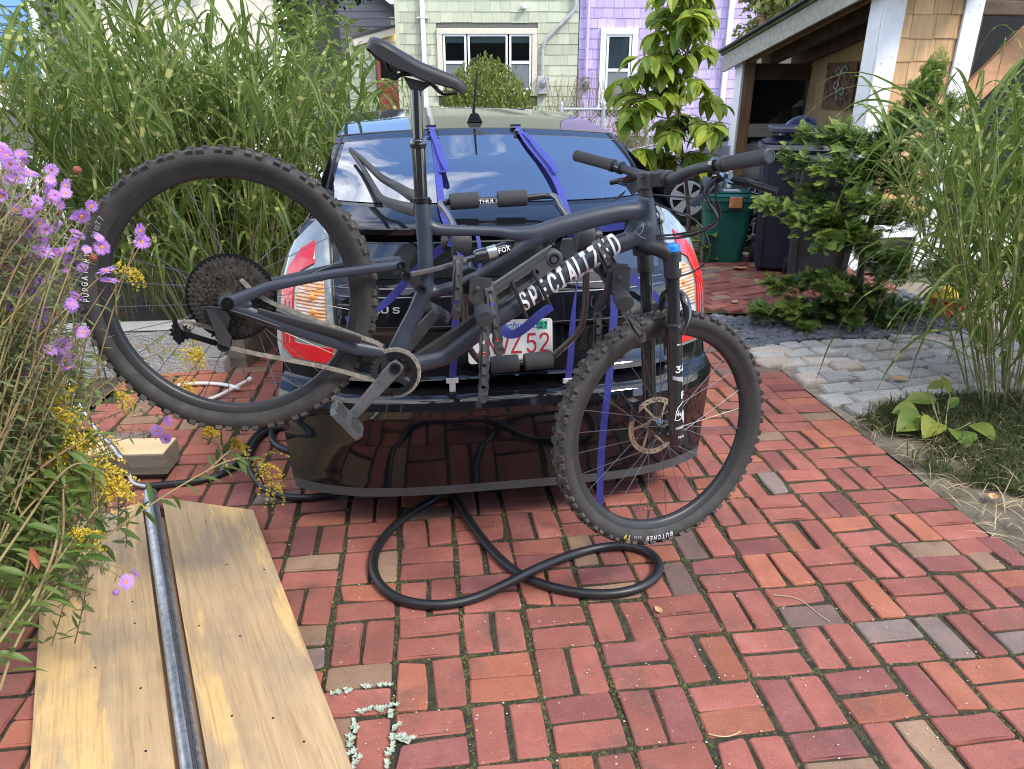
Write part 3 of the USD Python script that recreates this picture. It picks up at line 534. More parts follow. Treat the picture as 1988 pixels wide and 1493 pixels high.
# ------------------------------------------------------------------ bins
mat('bin_navy', (.019, .023, .038), .5, var=.2, vs=6, rv=.1); mat('bin_grey', (.042, .044, .048), .5, var=.2, vs=5, rv=.12); mat('bin_green', (.005, .085, .065), .45, var=.15, vs=5); mat('clip_orange', (.45, .19, .075), .5)
mat('red_plastic', (.7, .07, .03), .5); mat('pot_black', (.018, .018, .02), .5); mat('pot_white', (.45, .45, .45), .6); mat('stone_pale', (.34, .32, .28), .9, var=.2)
def taper(O, X, Y, w0, d0, w1, d1, z0, z1, r=.05, n=5):
    """a rounded tapering bin body"""
    rows = []
    for z, w, d in ((z0, w0 * .96, d0 * .96), (z0 + .012, w0, d0), (z1, w1, d1)):
        q = np.array(rrect(-w / 2, w / 2, -d / 2, d / 2, r).exterior.coords)[:-1]; rows.append(np.asarray(O) + q[:, :1] * X + q[:, 1:] * Y + [0, 0, z])
    P = np.stack(rows); P = np.concatenate([P, P[:, :1]], 1); v, f = grid(P); f = f[:, ::-1]
    m = P.shape[1]; c0, c1 = len(v), len(v) + 1; v = np.vstack([v, P[0].mean(0), P[-1].mean(0)]); j = np.arange(m - 1)
    return v, np.vstack([f[:, [0, 1, 2]], f[:, [0, 2, 3]], np.stack([np.full(m - 1, c0), j + 1, j], 1), np.stack([np.full(m - 1, c1), 2 * m + j, 2 * m + j + 1], 1)])
gb = G(1404, 510, .045); bd = rotz(math.radians(-6)); bX, bYv = bd[:, 0], bd[:, 1]
gbin = thing('compost_bin', 'small green kerbside compost bin with an orange clip on its lid', 'bin', gb)
gh = .66; obj('body', taper(gb + bYv * .14, bX, bYv, .34, .30, .44, .40, .001, gh - .1, .06), 'bin_green', gbin, smooth=40)
obj('rim', taper(gb + bYv * .14, bX, bYv, .455, .415, .47, .43, gh - .17, gh - .09, .06), 'bin_green', gbin, smooth=40)
obj('lid', cat(taper(gb + bYv * .14, bX, bYv, .50, .46, .49, .45, gh - .088, gh - .05, .07), taper(gb + bYv * .14, bX, bYv, .46, .42, .40, .36, gh - .049, gh - .02, .08), taper(gb + bYv * .14, bX, bYv, .37, .33, .30, .26, gh - .019, gh - .0, .08)), 'bin_green', gbin, smooth=40)
obj('label', frame_box(gb + bYv * .10 + [0, 0, gh], bX, bYv, (0, 0, 1), -.10, .09, -.1, .06, .001, .003), 'pot_white', gbin)
obj('handle', tube(spl([gb + bX * -.05 + bYv * .22 + [0, 0, gh], gb + bYv * .22 + [0, 0, gh + .09], gb + bX * .06 + bYv * .22 + [0, 0, gh]], 10), .012, 8), 'bin_green', gbin, smooth=40)
obj('clip', frame_box(gb + bYv * -.098 + [.04, 0, gh - .085], bX, bYv, (0, 0, 1), -.06, .055, -.012, .012, -.05, .05, .006), 'clip_orange', gbin)
def wheelie(name, label, base, yaw, look, w=.52, d=.56, h=1.02, lidlook=None, style=0):
    A = rotz(yaw); X, Y = A[:, 0], A[:, 1]; O = np.asarray(base) + Y * d / 2; t = thing(name, label, 'bin', base)
    obj('body', taper(O, X, Y, w * .80, d * .74, w, d, .03, h - .09, .05), look, t, smooth=35)
    for sx in (-1, 1): obj('rib', hullm([O + X * sx * w * (.37 if k < 4 else .46) + Y * (-d * (.375 if k < 4 else .497)) + X * a * .022 + Y * -b * .02 + [0, 0, .04 if k < 4 else h - .12] for k in range(8) for a in (-1, 1) for b in (0, 1)]), look, t)
    obj('rim', taper(O, X, Y, w + .05, d + .05, w + .06, d + .06, h - .14, h - .075, .05), look, t, smooth=35)
    lid = obj('lid', cat(taper(O - Y * .02, X, Y, w + .085, d + .1, w + .05, d + .06, h - .07, h - .02, .06), taper(O - Y * .02, X, Y, w + .02, d + .02, w - .14, d - .16, h - .019, h + .03, .09)), lidlook or look, t, smooth=35)
    obj('hinge_bar', cyl(O + Y * (d / 2 + .05) - X * w * .42 + [0, 0, h - .05], O + Y * (d / 2 + .05) + X * w * .42 + [0, 0, h - .05], .02, 10), look, t)
    for sx in (-1, 1): obj('wheel', lathe([(.0, -.03), (.10, -.03), (.115, -.015), (.115, .015), (.10, .03), (0, .03)], O + X * sx * w * .42 + Y * d * .42 + [0, 0, .115], X, 20), 'pot_black', t, smooth=40)
    return t, X, Y, O, lid
nb_ = G(1512, 532, .045)
nav, X_, Y_, O_, lid_ = wheelie('wheeled_bin', 'dark navy wheeled bin with its stepped lid, beside the green compost bin', nb_, math.radians(-14), 'bin_navy', .50, .54, 1.12)
obj('lid_step', cat(frame_box(O_ + [0, 0, 1.12], X_, Y_, (0, 0, 1), -.22, .22, -.30, .18, .07, .12, .012), frame_box(O_ + [0, 0, 1.12], X_, Y_, (0, 0, 1), -.10, .10, -.2, .1, .03, .07, .01)), 'bin_navy', lid_)
gb2 = G(1582, 566, .0)
gry, X_, Y_, O_, lid_ = wheelie('wheeled_bin', 'dark grey wheeled bin with a red latch under the lid, behind the conifer', gb2, math.radians(-16), 'bin_grey', .52, .56, 1.04)
lat = frame_box(O_ - Y_ * (.28 + .06) + [0, 0, .93], X_, Y_, (0, 0, 1), -.25, .10, -.03, .03, -.06, .06, .008); obj('latch_flap', lat, 'bin_grey', gry)
for k in range(6): obj('flap_rib', frame_box(O_ - Y_ * (.28 + .06) + [0, 0, .93], X_, Y_, (0, 0, 1), -.24 + .06 * k, -.22 + .06 * k, -.042, -.031, -.055, .05), 'bin_grey', gry)
obj('red_latch', frame_box(O_ - Y_ * .36 + [0, 0, .98], X_, Y_, (0, 0, 1), -.16, -.07, -.03, .0, -.02, .025, .006), 'red_plastic', gry)
# patterned planter
pc = G(1449, 497, .045) + [0.05, .18, 0]
pot = thing('planter', 'tall black planter with white flower and scroll pattern, beside the green bin', 'planter', pc)
obj('slab', bevbox(pc[0] - .18, pc[0] + .5, pc[1] - .24, pc[1] + .3, .04, .075, .008), 'stone_pale', pot)
PR = [(.0, .08), (.17, .08), (.185, .095), (.20, .72), (.205, .735), (.185, .735), (.17, .70), (0, .70)]; obj('pot', lathe(PR, pc, (0, 0, 1), 28), 'pot_black', pot, smooth=35)
def on_pot(a, z): r = .187 + (z - .095) * .024 + .002; th = -math.pi / 2 + a; return pc + [r * math.cos(th), r * math.sin(th), z]
dec = MB()
for k in range(11):
    th = k * 2 * math.pi / 11
    dec.add(tube([on_pot(-.15 + t * .34 * math.cos(th), .47 + t * .075 * math.sin(th)) for t in (.25, .5, .75, 1)], [.004, .011, .012, .003], 5))
for (a0, z0_, s) in ((-.3, .27, 1), (.1, .30, -1), (-.1, .18, 1), (.15, .17, -1), (-.4, .17, -1), (-.15, .62, 1), (.15, .66, -1), (-.35, .63, -1), (-.1, .33, 1), (.3, .24, 1)):
    dec.add(tube([on_pot(a0 + s * .22 * math.cos(t) * (1 - t / 7), z0_ + .045 * math.sin(t) * (1 - t / 7)) for t in np.linspace(0, 5.6, 14)], .005, 5))
dec.add(tube(spl([on_pot(-.15, .12), on_pot(-.12, .25), on_pot(-.15, .38)], 10), .005, 5)); obj('painted_pattern', dec.mesh(), 'pot_white', pot)
# the round blue table leaf standing behind the bins
mat('blue_glaze', (.05, .085, .26), .4, c2=(.15, .2, .42), vs=22, lo=.45, hi=.7); mat('blue_rim', (.15, .19, .33), .5)
tq = YP(1555, 285, 7.7); tl = thing('garden_table', 'round blue patterned garden table folded upright behind the bins', 'table', (tq[0], tq[1], 0))
tn = unit([.35, -1, .12]); tx = unit(np.cross([0, 0, 1], tn)) ; tz = np.cross(tn, tx)
obj('tabletop', lathe([(0, 0), (.25, 0), (.25, -.02), (0, -.02)], tq + [0, 0, .02], tn, 36), 'blue_glaze', tl); obj('rim', lathe([(.25, .004), (.275, .004), (.28, -.01), (.275, -.03), (.25, -.03)], tq + [0, 0, .02], tn, 36), 'blue_rim', tl, smooth=40)
obj('leg', cyl(tq - tz * .2 + tx * .15, (tq[0] + .15, tq[1] + .1, .05), .014), 'bin_navy', tl); obj('leg', cyl(tq - tz * .2 - tx * .15, (tq[0] - .15, tq[1] + .1, .05), .014), 'bin_navy', tl)
# ------------------------------------------------------------------ the black hatchback
usdkit.material(stage, '/World/Looks/car_paint', {'p': ('principled_bsdf', {'base_color': (.0035, .0037, .0045), 'roughness': .04, 'ior': 1.55})}, [], surface='p.BSDF'); mat('black_trim', (.012, .012, .013), .45); mat('valance_grey', (.05, .05, .052), .6, var=.15); mat('badge_metal', (.55, .57, .6), .25, .4, var=.03); mat('strip_dark', (.16, .17, .18), .2, .7); mat('rubber', (.016, .016, .017), .75, var=.25, vs=30, bump=.2, bs=300)
mat('chrome', (.75, .76, .78), .12, 1., var=.03); mat('privacy_glass', (.006, .008, .007), .04, coat=1.); mat('cabin', (.05, .052, .056), .8); mat('cabin_seat', (.10, .10, .105), .9)
mat('alloy', (.62, .63, .65), .4, .25, var=.05)
glassmat('hatch_glass', (.16, .18, .19), 5.2)
usdkit.material(stage, '/World/Looks/red_lens', {'p': ('principled_bsdf', {'base_color': (.52, .012, .016), 'roughness': .12, 'coat_weight': .8})}, [], surface='p.BSDF')
usdkit.material(stage, '/World/Looks/amber_lens', {'tc': ('geometry', {}), 'w': ('wave_texture', {'bands_direction': 'z', 'scale': 26.}), 'b': ('bump', {'strength': .6, 'distance': .004}), 'n': ('noise_texture', {'scale': 30., 'detail': 2.}), 'r': ('rgb_ramp', {'ramp': [(.35, (.62, .52, .45)), (.6, (.75, .33, .10))]}),
    'p': ('principled_bsdf', {'roughness': .08, 'metallic': .35})}, [('tc.position', 'w.vector'), ('tc.position', 'n.vector'), ('n.fac', 'r.fac'), ('r.color', 'p.base_color'), ('w.fac', 'b.height'), ('b.normal', 'p.normal')], surface='p.BSDF')
usdkit.material(stage, '/World/Looks/clear_lens', {'tc': ('geometry', {}), 'w': ('voronoi_texture', {'scale': 120.}), 'b': ('bump', {'strength': .7, 'distance': .003}), 'p': ('principled_bsdf', {'base_color': (.72, .74, .74), 'roughness': .1, 'metallic': .6})},
    [('tc.position', 'w.vector'), ('w.distance', 'b.height'), ('b.normal', 'p.normal')], surface='p.BSDF')
mat('lamp_shell', (.26, .29, .28), .10, .35, var=.2, vs=12, coat=1.); mat('amber_bulb', (.62, .24, .05), .2)
def C(x, y, z): return np.array([*(CAR_C + CX * x + CY * y), z])
def CA(P): P = np.asarray(P, float); return np.concatenate([CAR_C + P[..., :1] * CX + P[..., 1:2] * CY, P[..., 2:]], -1)
CXv, CYv = np.array([*CX, 0]), np.array([*CY, 0]); ZV = np.array([0, 0, 1.])
ZR = np.array([.18, .25, .40, .52, .55, .575, .595, .608, .62, .632, .645, .665, .70, .80, .825, .87, .93, .98, 1.05, 1.12, 1.13, 1.142, 1.166, 1.19, 1.21])
YRc = np.array([.09, .075, .03, .0, .0, .008, .025, .075, .10, .075, .05, .072, .085, .09, .085, .092, .105, .13, .16, .188, .196, .146, .14, .22, .30])
YRs = np.array([.09, .075, .03, .0, .0, .01, .03, .05, .06, .062, .064, .066, .07, .08, .085, .092, .105, .125, .15, .185, .19, .195, .205, .25, .30])
WR = np.array([.83, .838, .846, .845, .845, .843, .838, .834, .83, .828, .827, .826, .824, .815, .813, .808, .798, .785, .762, .728, .722, .715, .70, .68, .668])
sm = lambda a, b, x: (lambda t: t * t * (3 - 2 * t))(np.clip((x - a) / (b - a), 0, 1))
SWP = lambda z: np.interp(z, [.195, .30, .45], [.15, .19, .23])
def RS(x, z):                                    # rear shell: local point at lateral x, height z
    x = np.asarray(x, float); z = np.asarray(z, float); W = np.interp(z, ZR, WR); yc, ys = np.interp(z, ZR, YRc), np.interp(z, ZR, YRs)
    k = sm(.585, .63, np.abs(x)); y = yc * (1 - k) + ys * k + SWP(z) * np.abs(x / W) ** 4
    rec = (1 - sm(.33, .37, np.abs(x))) * sm(.655, .68, z) * (1 - sm(.80, .822, z)); return np.stack([x, y + .035 * rec, z + 0 * x], -1)
car = thing('parked_car', 'glossy black hatchback seen from behind with a bicycle rack strapped to its hatch', 'car', (*CAR_C, 0))
zz = np.unique(np.r_[np.linspace(.18, 1.21, 40), ZR]); uu = np.sign(np.linspace(-1, 1, 61)) * np.abs(np.linspace(-1, 1, 61)) ** .8
PR_ = np.stack([RS(uu * np.interp(z, ZR, WR), np.full(61, z)) for z in zz])
kb = int(np.searchsorted(zz, .606))
obj('bumper', grid(CA(PR_[:kb + 1])), 'car_paint', car, smooth=28); obj('hatch_panel', grid(CA(PR_[kb:])), 'car_paint', car, smooth=28)
YT = np.array([.30, .42, .60, .78, .90, .98, 1.3, 1.9, 2.5, 2.75, 3.35, 3.7, 4.1, 4.35, 4.46]); ZT = np.array([1.21, 1.252, 1.308, 1.358, 1.393, 1.415, 1.452, 1.475, 1.45, 1.42, 1.09, 1.02, .90, .76, .55])
ztop = lambda y: np.interp(y, YT, ZT)
Wg = lambda z: np.interp(z, [.195, .30, .45, .62, .80, .95, 1.0, 1.12, 1.21, 1.30, 1.42, 1.49], [.83, .852, .868, .87, .858, .80, .782, .728, .665, .64, .60, .565])
fy = lambda y: np.interp(y, [0, 3.6, 4.1, 4.35, 4.46], [1, 1, .94, .84, .70])
for s in (-1, 1):
    rows = []
    for z in np.unique(np.r_[np.linspace(.18, 1.0, 18), .98]):
        e = RS(s * np.interp(z, ZR, WR) * .999, z); ys = np.r_[e[1], .45, .6, .8, 1.0, np.linspace(1.3, 4.46, 14)]
        rows.append([[s * ((abs(e[0]) * (1 - sm(.25, .95, y)) + Wg(min(z, ztop(y))) * sm(.25, .95, y)) * fy(y)), y, min(z, ztop(y))] for y in ys])
    P = CA(np.array(rows)); v, f = grid(P if s > 0 else P[:, ::-1]); obj('side_panel', (v, f), 'car_paint', car, smooth=30)
    yv = np.r_[.42, .5, .6, .7, .8, .9, .98, 1.1, 1.3, 1.6, 1.9, 2.2, 2.5, 2.75, 3.0, 3.35]
    P = np.array([[[s * Wg(1.0 + t * (ztop(y) - 1.0)), y, 1.0 + t * (ztop(y) - 1.0)] for y in yv] for t in np.linspace(0, 1, 8)]); P = CA(P); obj('pillars', grid(P if s > 0 else P[:, ::-1]), 'car_paint', car, smooth=30)
    for a, b in ((.72, 1.02), (1.06, 1.9), (1.96, 2.72)):
        yv2 = np.linspace(a, b, 8); P = np.array([[[s * (Wg(1.02 + t * (ztop(y) - 1.08)) + .003), y, 1.02 + t * (ztop(y) - 1.08)] for y in yv2] for t in np.linspace(0, 1, 5)]); P = CA(P); obj('side_window', grid(P if s > 0 else P[:, ::-1]), 'privacy_glass', car, smooth=True)
def topgrid(y0, y1, u0, u1, off=0., ny=10, nu=17):
    P = []
    for y in np.linspace(y0, y1, ny):
        w = Wg(ztop(y)) * fy(y); P.append([[u * w, y + .23 * (1 - sm(.3, .85, y)) * abs(u) ** 4, ztop(y) + .028 * sm(.28, .6, y) * (1 - u * u) + off] for u in np.linspace(u0, u1, nu)])
    return grid(CA(np.array(P)))
obj('rear_window', topgrid(.325, .885, -.93, .93, .003), 'hatch_glass', car, smooth=True)
for a, b, c, d in ((.30, .90, -1, -.93), (.30, .90, .93, 1), (.30, .325, -.93, .93), (.885, .972, -1, 1)): obj('hatch_frame', topgrid(a, b, c, d), 'car_paint', car, smooth=True)
obj('roof', topgrid(.984, 2.75, -1, 1, .0, 22), 'car_paint', car, smooth=True); obj('windscreen', topgrid(2.76, 3.34, -.96, .96, .001), 'privacy_glass', car, smooth=True); obj('bonnet', topgrid(3.34, 4.46, -1, 1), 'car_paint', car, smooth=True)
seam = lambda pts, r: tube(CA(np.array(pts)), r, 6)
us = np.linspace(-1, 1, 33)
obj('roof_seam', seam([[u * Wg(ztop(.978)), .978, ztop(.978) + .026 * (1 - u * u)] for u in us], .004), 'black_trim', car)
obj('glass_seal', seam([[u * Wg(ztop(.89)), .888, ztop(.888) + .028 * (1 - u * u) + .001] for u in us], .003), 'black_trim', car)
for s in (-1, 1): obj('hatch_seal', seam([[s * Wg(ztop(y)) * .965, y + .2 * (1 - sm(.3, .85, y)), ztop(y) + .004] for y in np.linspace(.31, .97, 14)], .005), 'black_trim', car)
obj('underbody', (CA(np.array([[-.6, .17, .2], [.6, .17, .2], [.77, .45, .2], [.77, 4.3, .2], [-.77, 4.3, .2], [-.77, .45, .2]])), np.array([[0, 2, 1], [0, 3, 2], [0, 4, 3], [0, 5, 4]])), 'black_trim', car)
obj('valance', grid(CA(np.stack([RS(uu * .828, np.full(61, .18)) + [0, -.003 + .0 * z, z] for z in (.022, -.022)]))), 'valance_grey', car, smooth=40)
xs = np.linspace(-.58, .58, 25)
obj('lower_window', grid(CA(np.stack([RS(xs * k, np.full(25, z)) - [0, .003, 0] for z, k in ((.995, 1), (1.03, 1), (1.07, 1), (1.105, .97))]))), 'privacy_glass', car, smooth=True)
for z in (.962, .935): obj('trim_strip', tube(CA(RS(np.linspace(-.59, .59, 25), np.full(25, z)) - [0, .001, 0]), .003, 6), 'strip_dark', car)
obj('hatch_seam', tube(CA(RS(np.linspace(-.66, .66, 25), np.full(25, .833)) - [0, .000, 0]), .0022, 6), 'black_trim', car)
for s in (-1, 1): obj('hatch_gap', tube(CA(RS(np.full(14, s * .608), np.linspace(.63, 1.12, 14)) - [0, .001, 0]), .004, 6), 'black_trim', car)
def hgl(px, py, lift):
    lo, hi, d = -.2, 1.4, ray(px, py); f = lambda y: (lambda q: q[2] - (ztop(y) + .03 + lift))(CO + d * (((C(0, y, 0) - CO) @ CYv) / (d @ CYv)))
    for _ in range(40):
        mid = (lo + hi) / 2
        if f(mid) > 0: lo = mid
        else: hi = mid
    return CO + d * (((C(0, lo, 0) - CO) @ CYv) / (d @ CYv))
wip = obj('rear_wiper', tube(spl([hgl(812, 384, .055), hgl(798, 379, .055), hgl(770, 362, .05), hgl(742, 346, .045), hgl(712, 318, .03), hgl(680, 291, .012)], 26), np.linspace(.015, .006, 26), 8, r2=np.linspace(.022, .012, 26)), 'black_trim', car, smooth=50)
obj('wiper_blade', tube(spl([hgl(806, 408, .035), hgl(780, 402, .03), hgl(752, 392, .02), hgl(734, 376, .012), hgl(714, 342, .012), hgl(696, 314, .01), hgl(681, 293, .008)], 26), .008, 8, r2=np.linspace(.020, .009, 26)), 'black_trim', wip, smooth=50)
obj('wiper_pivot', lathe([(0, .03), (.016, .03), (.022, .02), (.024, -.02)], hgl(810, 396, .02), unit(ZV - CYv * .4), 16), 'black_trim', wip, smooth=40)
# cabin seen through the glass
obj('cabin_floor', (CA(np.array([[-.66, .3, .9], [.66, .3, .9], [.66, 2.7, .75], [-.66, 2.7, .75]])), np.array([[0, 1, 2], [0, 2, 3]])), 'cabin', car)
for x in (-.36, .36):
    obj('seat_back', frame_box(C(x, 1.35, .8), CXv, unit(CYv * .25 + ZV * -.0 + CYv), ZV, -.30, .30, -.07, .07, 0, .36, .03), 'cabin_seat', car)
    obj('headrest', frame_box(C(x, 1.36, 1.18), CXv, CYv, ZV, -.13, .13, -.05, .05, 0, .15, .03), 'cabin_seat', car)
# wheels
for s in (-1, 1):
    for y in (.84, 3.52):
        w = obj('wheel', lathe([(.0, .0), (.10, -.01), (.2, -.01), (.215, .0), (.215, -.05), (0, -.05)], C(s * .875, y, .315), CXv * s, 28), 'alloy', car, smooth=35)
        obj('tyre', lathe([(.215, .0), (.25, .012), (.30, .005), (.315, -.02), (.315, -.17), (.29, -.2), (.2, -.2)], C(s * .87, y, .315), CXv * s, 32), 'rubber', w, smooth=35)
        obj('wheel_arch', lathe([(.0, 0), (.365, 0), (.375, -.01)], C(s * .874, y, .315), CXv * s, 32), 'black_trim', car)
# tail lamps
def lamp_pt(s, a, z, off):
    W = np.interp(z, ZR, WR); xi = .612; L = W * .995 - xi; q = a * (L + .11)
    def base(q): return RS(s * (xi + q), z) if q <= L else RS(s * W * .995, z) + [s * .25 * (q - L), (q - L), 0]
    p = base(q); t = base(q + .004) - base(q - .004); t = t / np.linalg.norm(t); n = np.array([s * t[1], -abs(t[0]), 0]); return p + n * off
def lamp_patch(s, poly, off, ed=.02):
    v, f = trimesh.creation.triangulate_polygon(poly, engine='earcut'); v = np.c_[np.array(v), np.zeros(len(v))]; v[:, 1] *= .3; v, f = trimesh.remesh.subdivide_to_size(v, np.array(f), ed, max_iter=10); mg = trimesh.Trimesh(v, f); v, f = np.array(mg.vertices), np.array(mg.faces)
    P = np.array([lamp_pt(s, a, z / .3, off) for a, z, _ in v]); P = CA(P)
    b = trimesh.Trimesh(P, f, process=False); e = b.edges_sorted; u_, c_ = np.unique(e, axis=0, return_counts=True); rim = u_[c_ == 1]; n = len(P); P2 = np.vstack([P, CA(np.array([lamp_pt(s, a, z / .3, -.004) for a, z, _ in v]))])
    out = np.concatenate([[[a, b2, n + b2], [a, n + b2, n + a]] for a, b2 in rim]); return P2, np.vstack([f, out])
for s in (-1, 1):
    shell = Polygon([(0, .686), (.75, .682), (.95, .70), (1.0, .76), (.97, .88), (.86, .98), (.62, 1.07), (.36, 1.14), (.12, 1.185), (0, 1.185)])
    red = Polygon([(.03, .70), (.5, .70), (.61, .73), (.61, .93), (.55, 1.01), (.40, 1.075), (.20, 1.105), (.20, 1.035), (.38, 1.005), (.46, .95), (.475, .9), (.475, .755), (.03, .755)])
    amb = Polygon([(.08, .84), (.42, .84), (.42, .92), (.36, .975), (.28, .99), (.08, .99)]); wht = Polygon([(.06, .78), (.43, .78), (.43, .83), (.06, .83)])
    lm = obj('tail_lamp', lamp_patch(s, shell, .010), 'lamp_shell', car, smooth=40)
    obj('red_lens', lamp_patch(s, red, .016), 'red_lens', lm, smooth=40); obj('amber_lens', lamp_patch(s, amb, .016), 'amber_lens', lm, smooth=40); obj('clear_lens', lamp_patch(s, wht, .016), 'clear_lens', lm, smooth=40)
    for k in (.51, .56): obj('lens_rib', tube(CA(np.array([lamp_pt(s, k, z, .019) for z in np.linspace(.75, .9, 8)])), .002, 5), 'lamp_shell', lm)
    for z in (.875, .925):
        b_ = trimesh.creation.icosphere(2, .012); b_.apply_translation(CA(lamp_pt(s, .22, z, .012))); obj('bulb', b_, 'amber_bulb', lm, smooth=True)
# plate, badge, aerial, nozzle
mat('plate_white', (.62, .62, .60), .4, var=.03); mat('plate_red', (.42, .02, .035), .5, var=.03); mat('plate_blue', (.04, .16, .42), .5, var=.03); mat('sticker_green', (.02, .33, .22), .5, var=.03); mat('ink', (.015, .015, .015), .6)
pt = unit([0, .17, 1]); pu = pt[1] * CYv + pt[2] * ZV; pn = np.cross(CXv, pu) ; PO = C(0, .074, .772)
if pn @ CYv > 0: pn = -pn
pl = obj('number_plate', plate(rrect(-.1525, .1525, -.076, .076, .012), .002, PO, CXv, pu, pn), 'plate_white', car)
obj('plate_rim', cat(*[plate(rrect(-.1525, .1525, -.076, .076, .012).difference(rrect(-.1475, .1475, -.071, .071, .009)), .0012, PO + pn * .0021, CXv, pu, pn)]), 'plate_white', pl)
NX = [(-.135, '1'), (-.098, 'N'), (-.052, 'V'), (-.004, 'Z'), (.051, '5'), (.098, '2')]
for x, ch in NX: obj('plate_letter', text(ch, .07, PO + CXv * x - pu * .045 + pn * .0022, CXv, pu, pn, .001, sx=.80), 'plate_red', pl)
obj('state_name', text('Massachusetts', .0225, PO - CXv * .098 + pu * .044 + pn * .0022, CXv, pu, pn, .0008, True, .22, .92), 'plate_blue', pl, kind='stuff')
st = obj('sticker', plate(sbox(.096, .038, .135, .068), .0008, PO + pn * .0022, CXv, pu, pn), 'sticker_green', pl); obj('sticker_number', text('27', .019, PO + CXv * .102 + pu * .043 + pn * .0031, CXv, pu, pn, .0006, True), 'ink', st, kind='stuff')
obj('plate_bolt', lathe([(0, .004), (.005, .004), (.006, 0)], PO + CXv * .086 + pu * .058 + pn * .002, pn, 10), 'rubber', pl)
for ch, x in zip('PRIUS', (-.555, -.515, -.470, -.452, -.410)):
    p0 = CA(RS(x, .884)); obj('badge_letter', text(ch, .021, p0 - CYv * .005, CXv, unit(ZV + CYv * .2), unit(-CYv + ZV * .2), .004, True, sx=1.5), 'badge_metal', car)
ab = C(0, 1.16, ztop(1.16) + .024)
ae = obj('aerial_base', hullm([ab + CXv * x + CYv * y + ZV * z for x, y, z in ((-.035, -.05, 0), (.035, -.05, 0), (-.03, .06, 0), (.03, .06, 0), (-.018, -.04, .035), (.018, -.04, .035), (-.012, .03, .03), (.012, .03, .03), (0, -.015, .045))]), 'car_paint', car, smooth=50)
tip = ab + ZV * .215 - CYv * .07 + CXv * .012; ms = [ab + ZV * .035 + (tip - ab - ZV * .035) * t for t in np.linspace(0, 1, 60)]
obj('aerial', tube(ms, .0065 - .003 * np.linspace(0, 1, 60) + .0012 * (np.arange(60) % 3 == 0), 8), 'rubber', ae)
nz = C(.0, .905, ztop(.905) + .030); obj('washer_nozzle', lathe([(0, .006), (.02, .004), (.024, 0)], nz, unit(ZV - CYv * .35), 18), 'rubber', car)
# ------------------------------------------------------------------ the mountain bike
mat('frame_paint', (.026, .032, .046), .42, var=.05, vs=5, rv=.06, spec=.5); mat('frame_dust', (.16, .14, .11), .9); mat('matte_black', (.014, .014, .015), .5, var=.15); mat('gloss_black', (.008, .008, .009), .12, coat=1., var=.05)
mat('tyre_rubber', (.022, .021, .020), .72, var=.3, vs=22, rv=.12, bump=.15, bs=500, bd=.002, c2=(.036, .033, .030)); mat('tyre_tread', (.026, .025, .024), .8, c2=(.075, .060, .047), vs=16, lo=.40, hi=.66)
mat('rim_black', (.017, .017, .018), .42); mat('spoke_steel', (.15, .15, .155), .35, .8); mat('dull_steel', (.17, .155, .14), .45, 1., var=.3, vs=60); mat('cog_steel', (.085, .075, .065), .5, .8, var=.5, vs=50)
mat('crank_grey', (.19, .185, .185), .32, .75, var=.15, vs=20, rv=.1); mat('pedal_grey', (.17, .175, .18), .35, .85, var=.1); mat('chain_steel', (.30, .265, .22), .45, .35, var=.35, vs=80)
mat('grip_rubber', (.028, .028, .029), .8, bump=.5, bs=900, bd=.001); mat('saddle_black', (.013, .0135, .015), .55, var=.05); mat('decal_white', (.72, .72, .72), .5, var=.03); mat('decal_yellow', (.72, .62, .03), .5, var=.03); mat('cap_blue', (.01, .20, .62), .35); mat('decal_grey', (.30, .31, .34), .5, var=.03)
mat('rotor_gold', (.44, .36, .25), .38, .8, var=.1, vs=30); mat('shock_grey', (.40, .41, .42), .35, .8); mat('lock_steel', (.07, .07, .075), .35, .6); mat('bolt_dark', (.03, .03, .032), .3, .8)
def nrm(y, t): return np.array([math.sin(y) * math.cos(t), -math.cos(y) * math.cos(t), math.sin(t)])
RH, FH = np.array([-.718, 1.816, 1.115]), np.array([.456, 1.977, .652]); NR, NF, NB = nrm(.150, .069), nrm(.416, .104), nrm(.145, .072)
A0 = np.array([math.cos(.145), math.sin(.145), 0]); BU = unit(np.cross(NB, A0)); A0 = np.cross(BU, NB)
def BP(px, py, off=0.0):                         # point of the bike's frame plane (moved off towards the near side)
    d = ray(px, py); O = RH + NB * off; return CO + d * (((O - CO) @ NB) / (d @ NB))
def lf(P): q = np.asarray(P) - RH; return np.stack([q @ A0, q @ BU, q @ NB], -1)          # to frame coordinates
def fl(L): L = np.asarray(L); return RH + L[..., :1] * A0 + L[..., 1:2] * BU + L[..., 2:] * NB
def path_b(pts, n=20, off=0.0): return spl([BP(*(p if len(p) > 2 else (*p, off))) for p in pts], n)
bike = thing('mountain_bike', 'dark slate full-suspension mountain bike hanging nose-down on the car rack', 'bicycle', RH)
def hullchain(js, flat=.8):
    """js: (px, py, off, radius): a smooth member through the joints"""
    out = []
    for (a, b) in zip(js, js[1:]):
        S = []
        for px, py, off, r in (a, b):
            s = lf(BP(px, py, off)); S.append(m3.Manifold.sphere(r, 28).scale((1, 1, flat)).translate(tuple(map(float, s))))
        out.append(m3.Manifold.batch_hull(S))
    return out
def fuse(parts, edge=.011, it=10):
    m = m3.Manifold.batch_boolean(parts, m3.OpType.Add).refine_to_length(edge).to_mesh(); t = trimesh.Trimesh(m.vert_properties[:, :3], m.tri_verts)
    trimesh.smoothing.filter_taubin(t, .5, .52, it); return t
fr_ = []
fr_ += hullchain([(819, 392, 0, .0205), (823, 430, 0, .0215), (825, 480, 0, .0195), (827, 535, 0, .0205), (826, 562, 0, .023)], 1.0)                          # seat tube
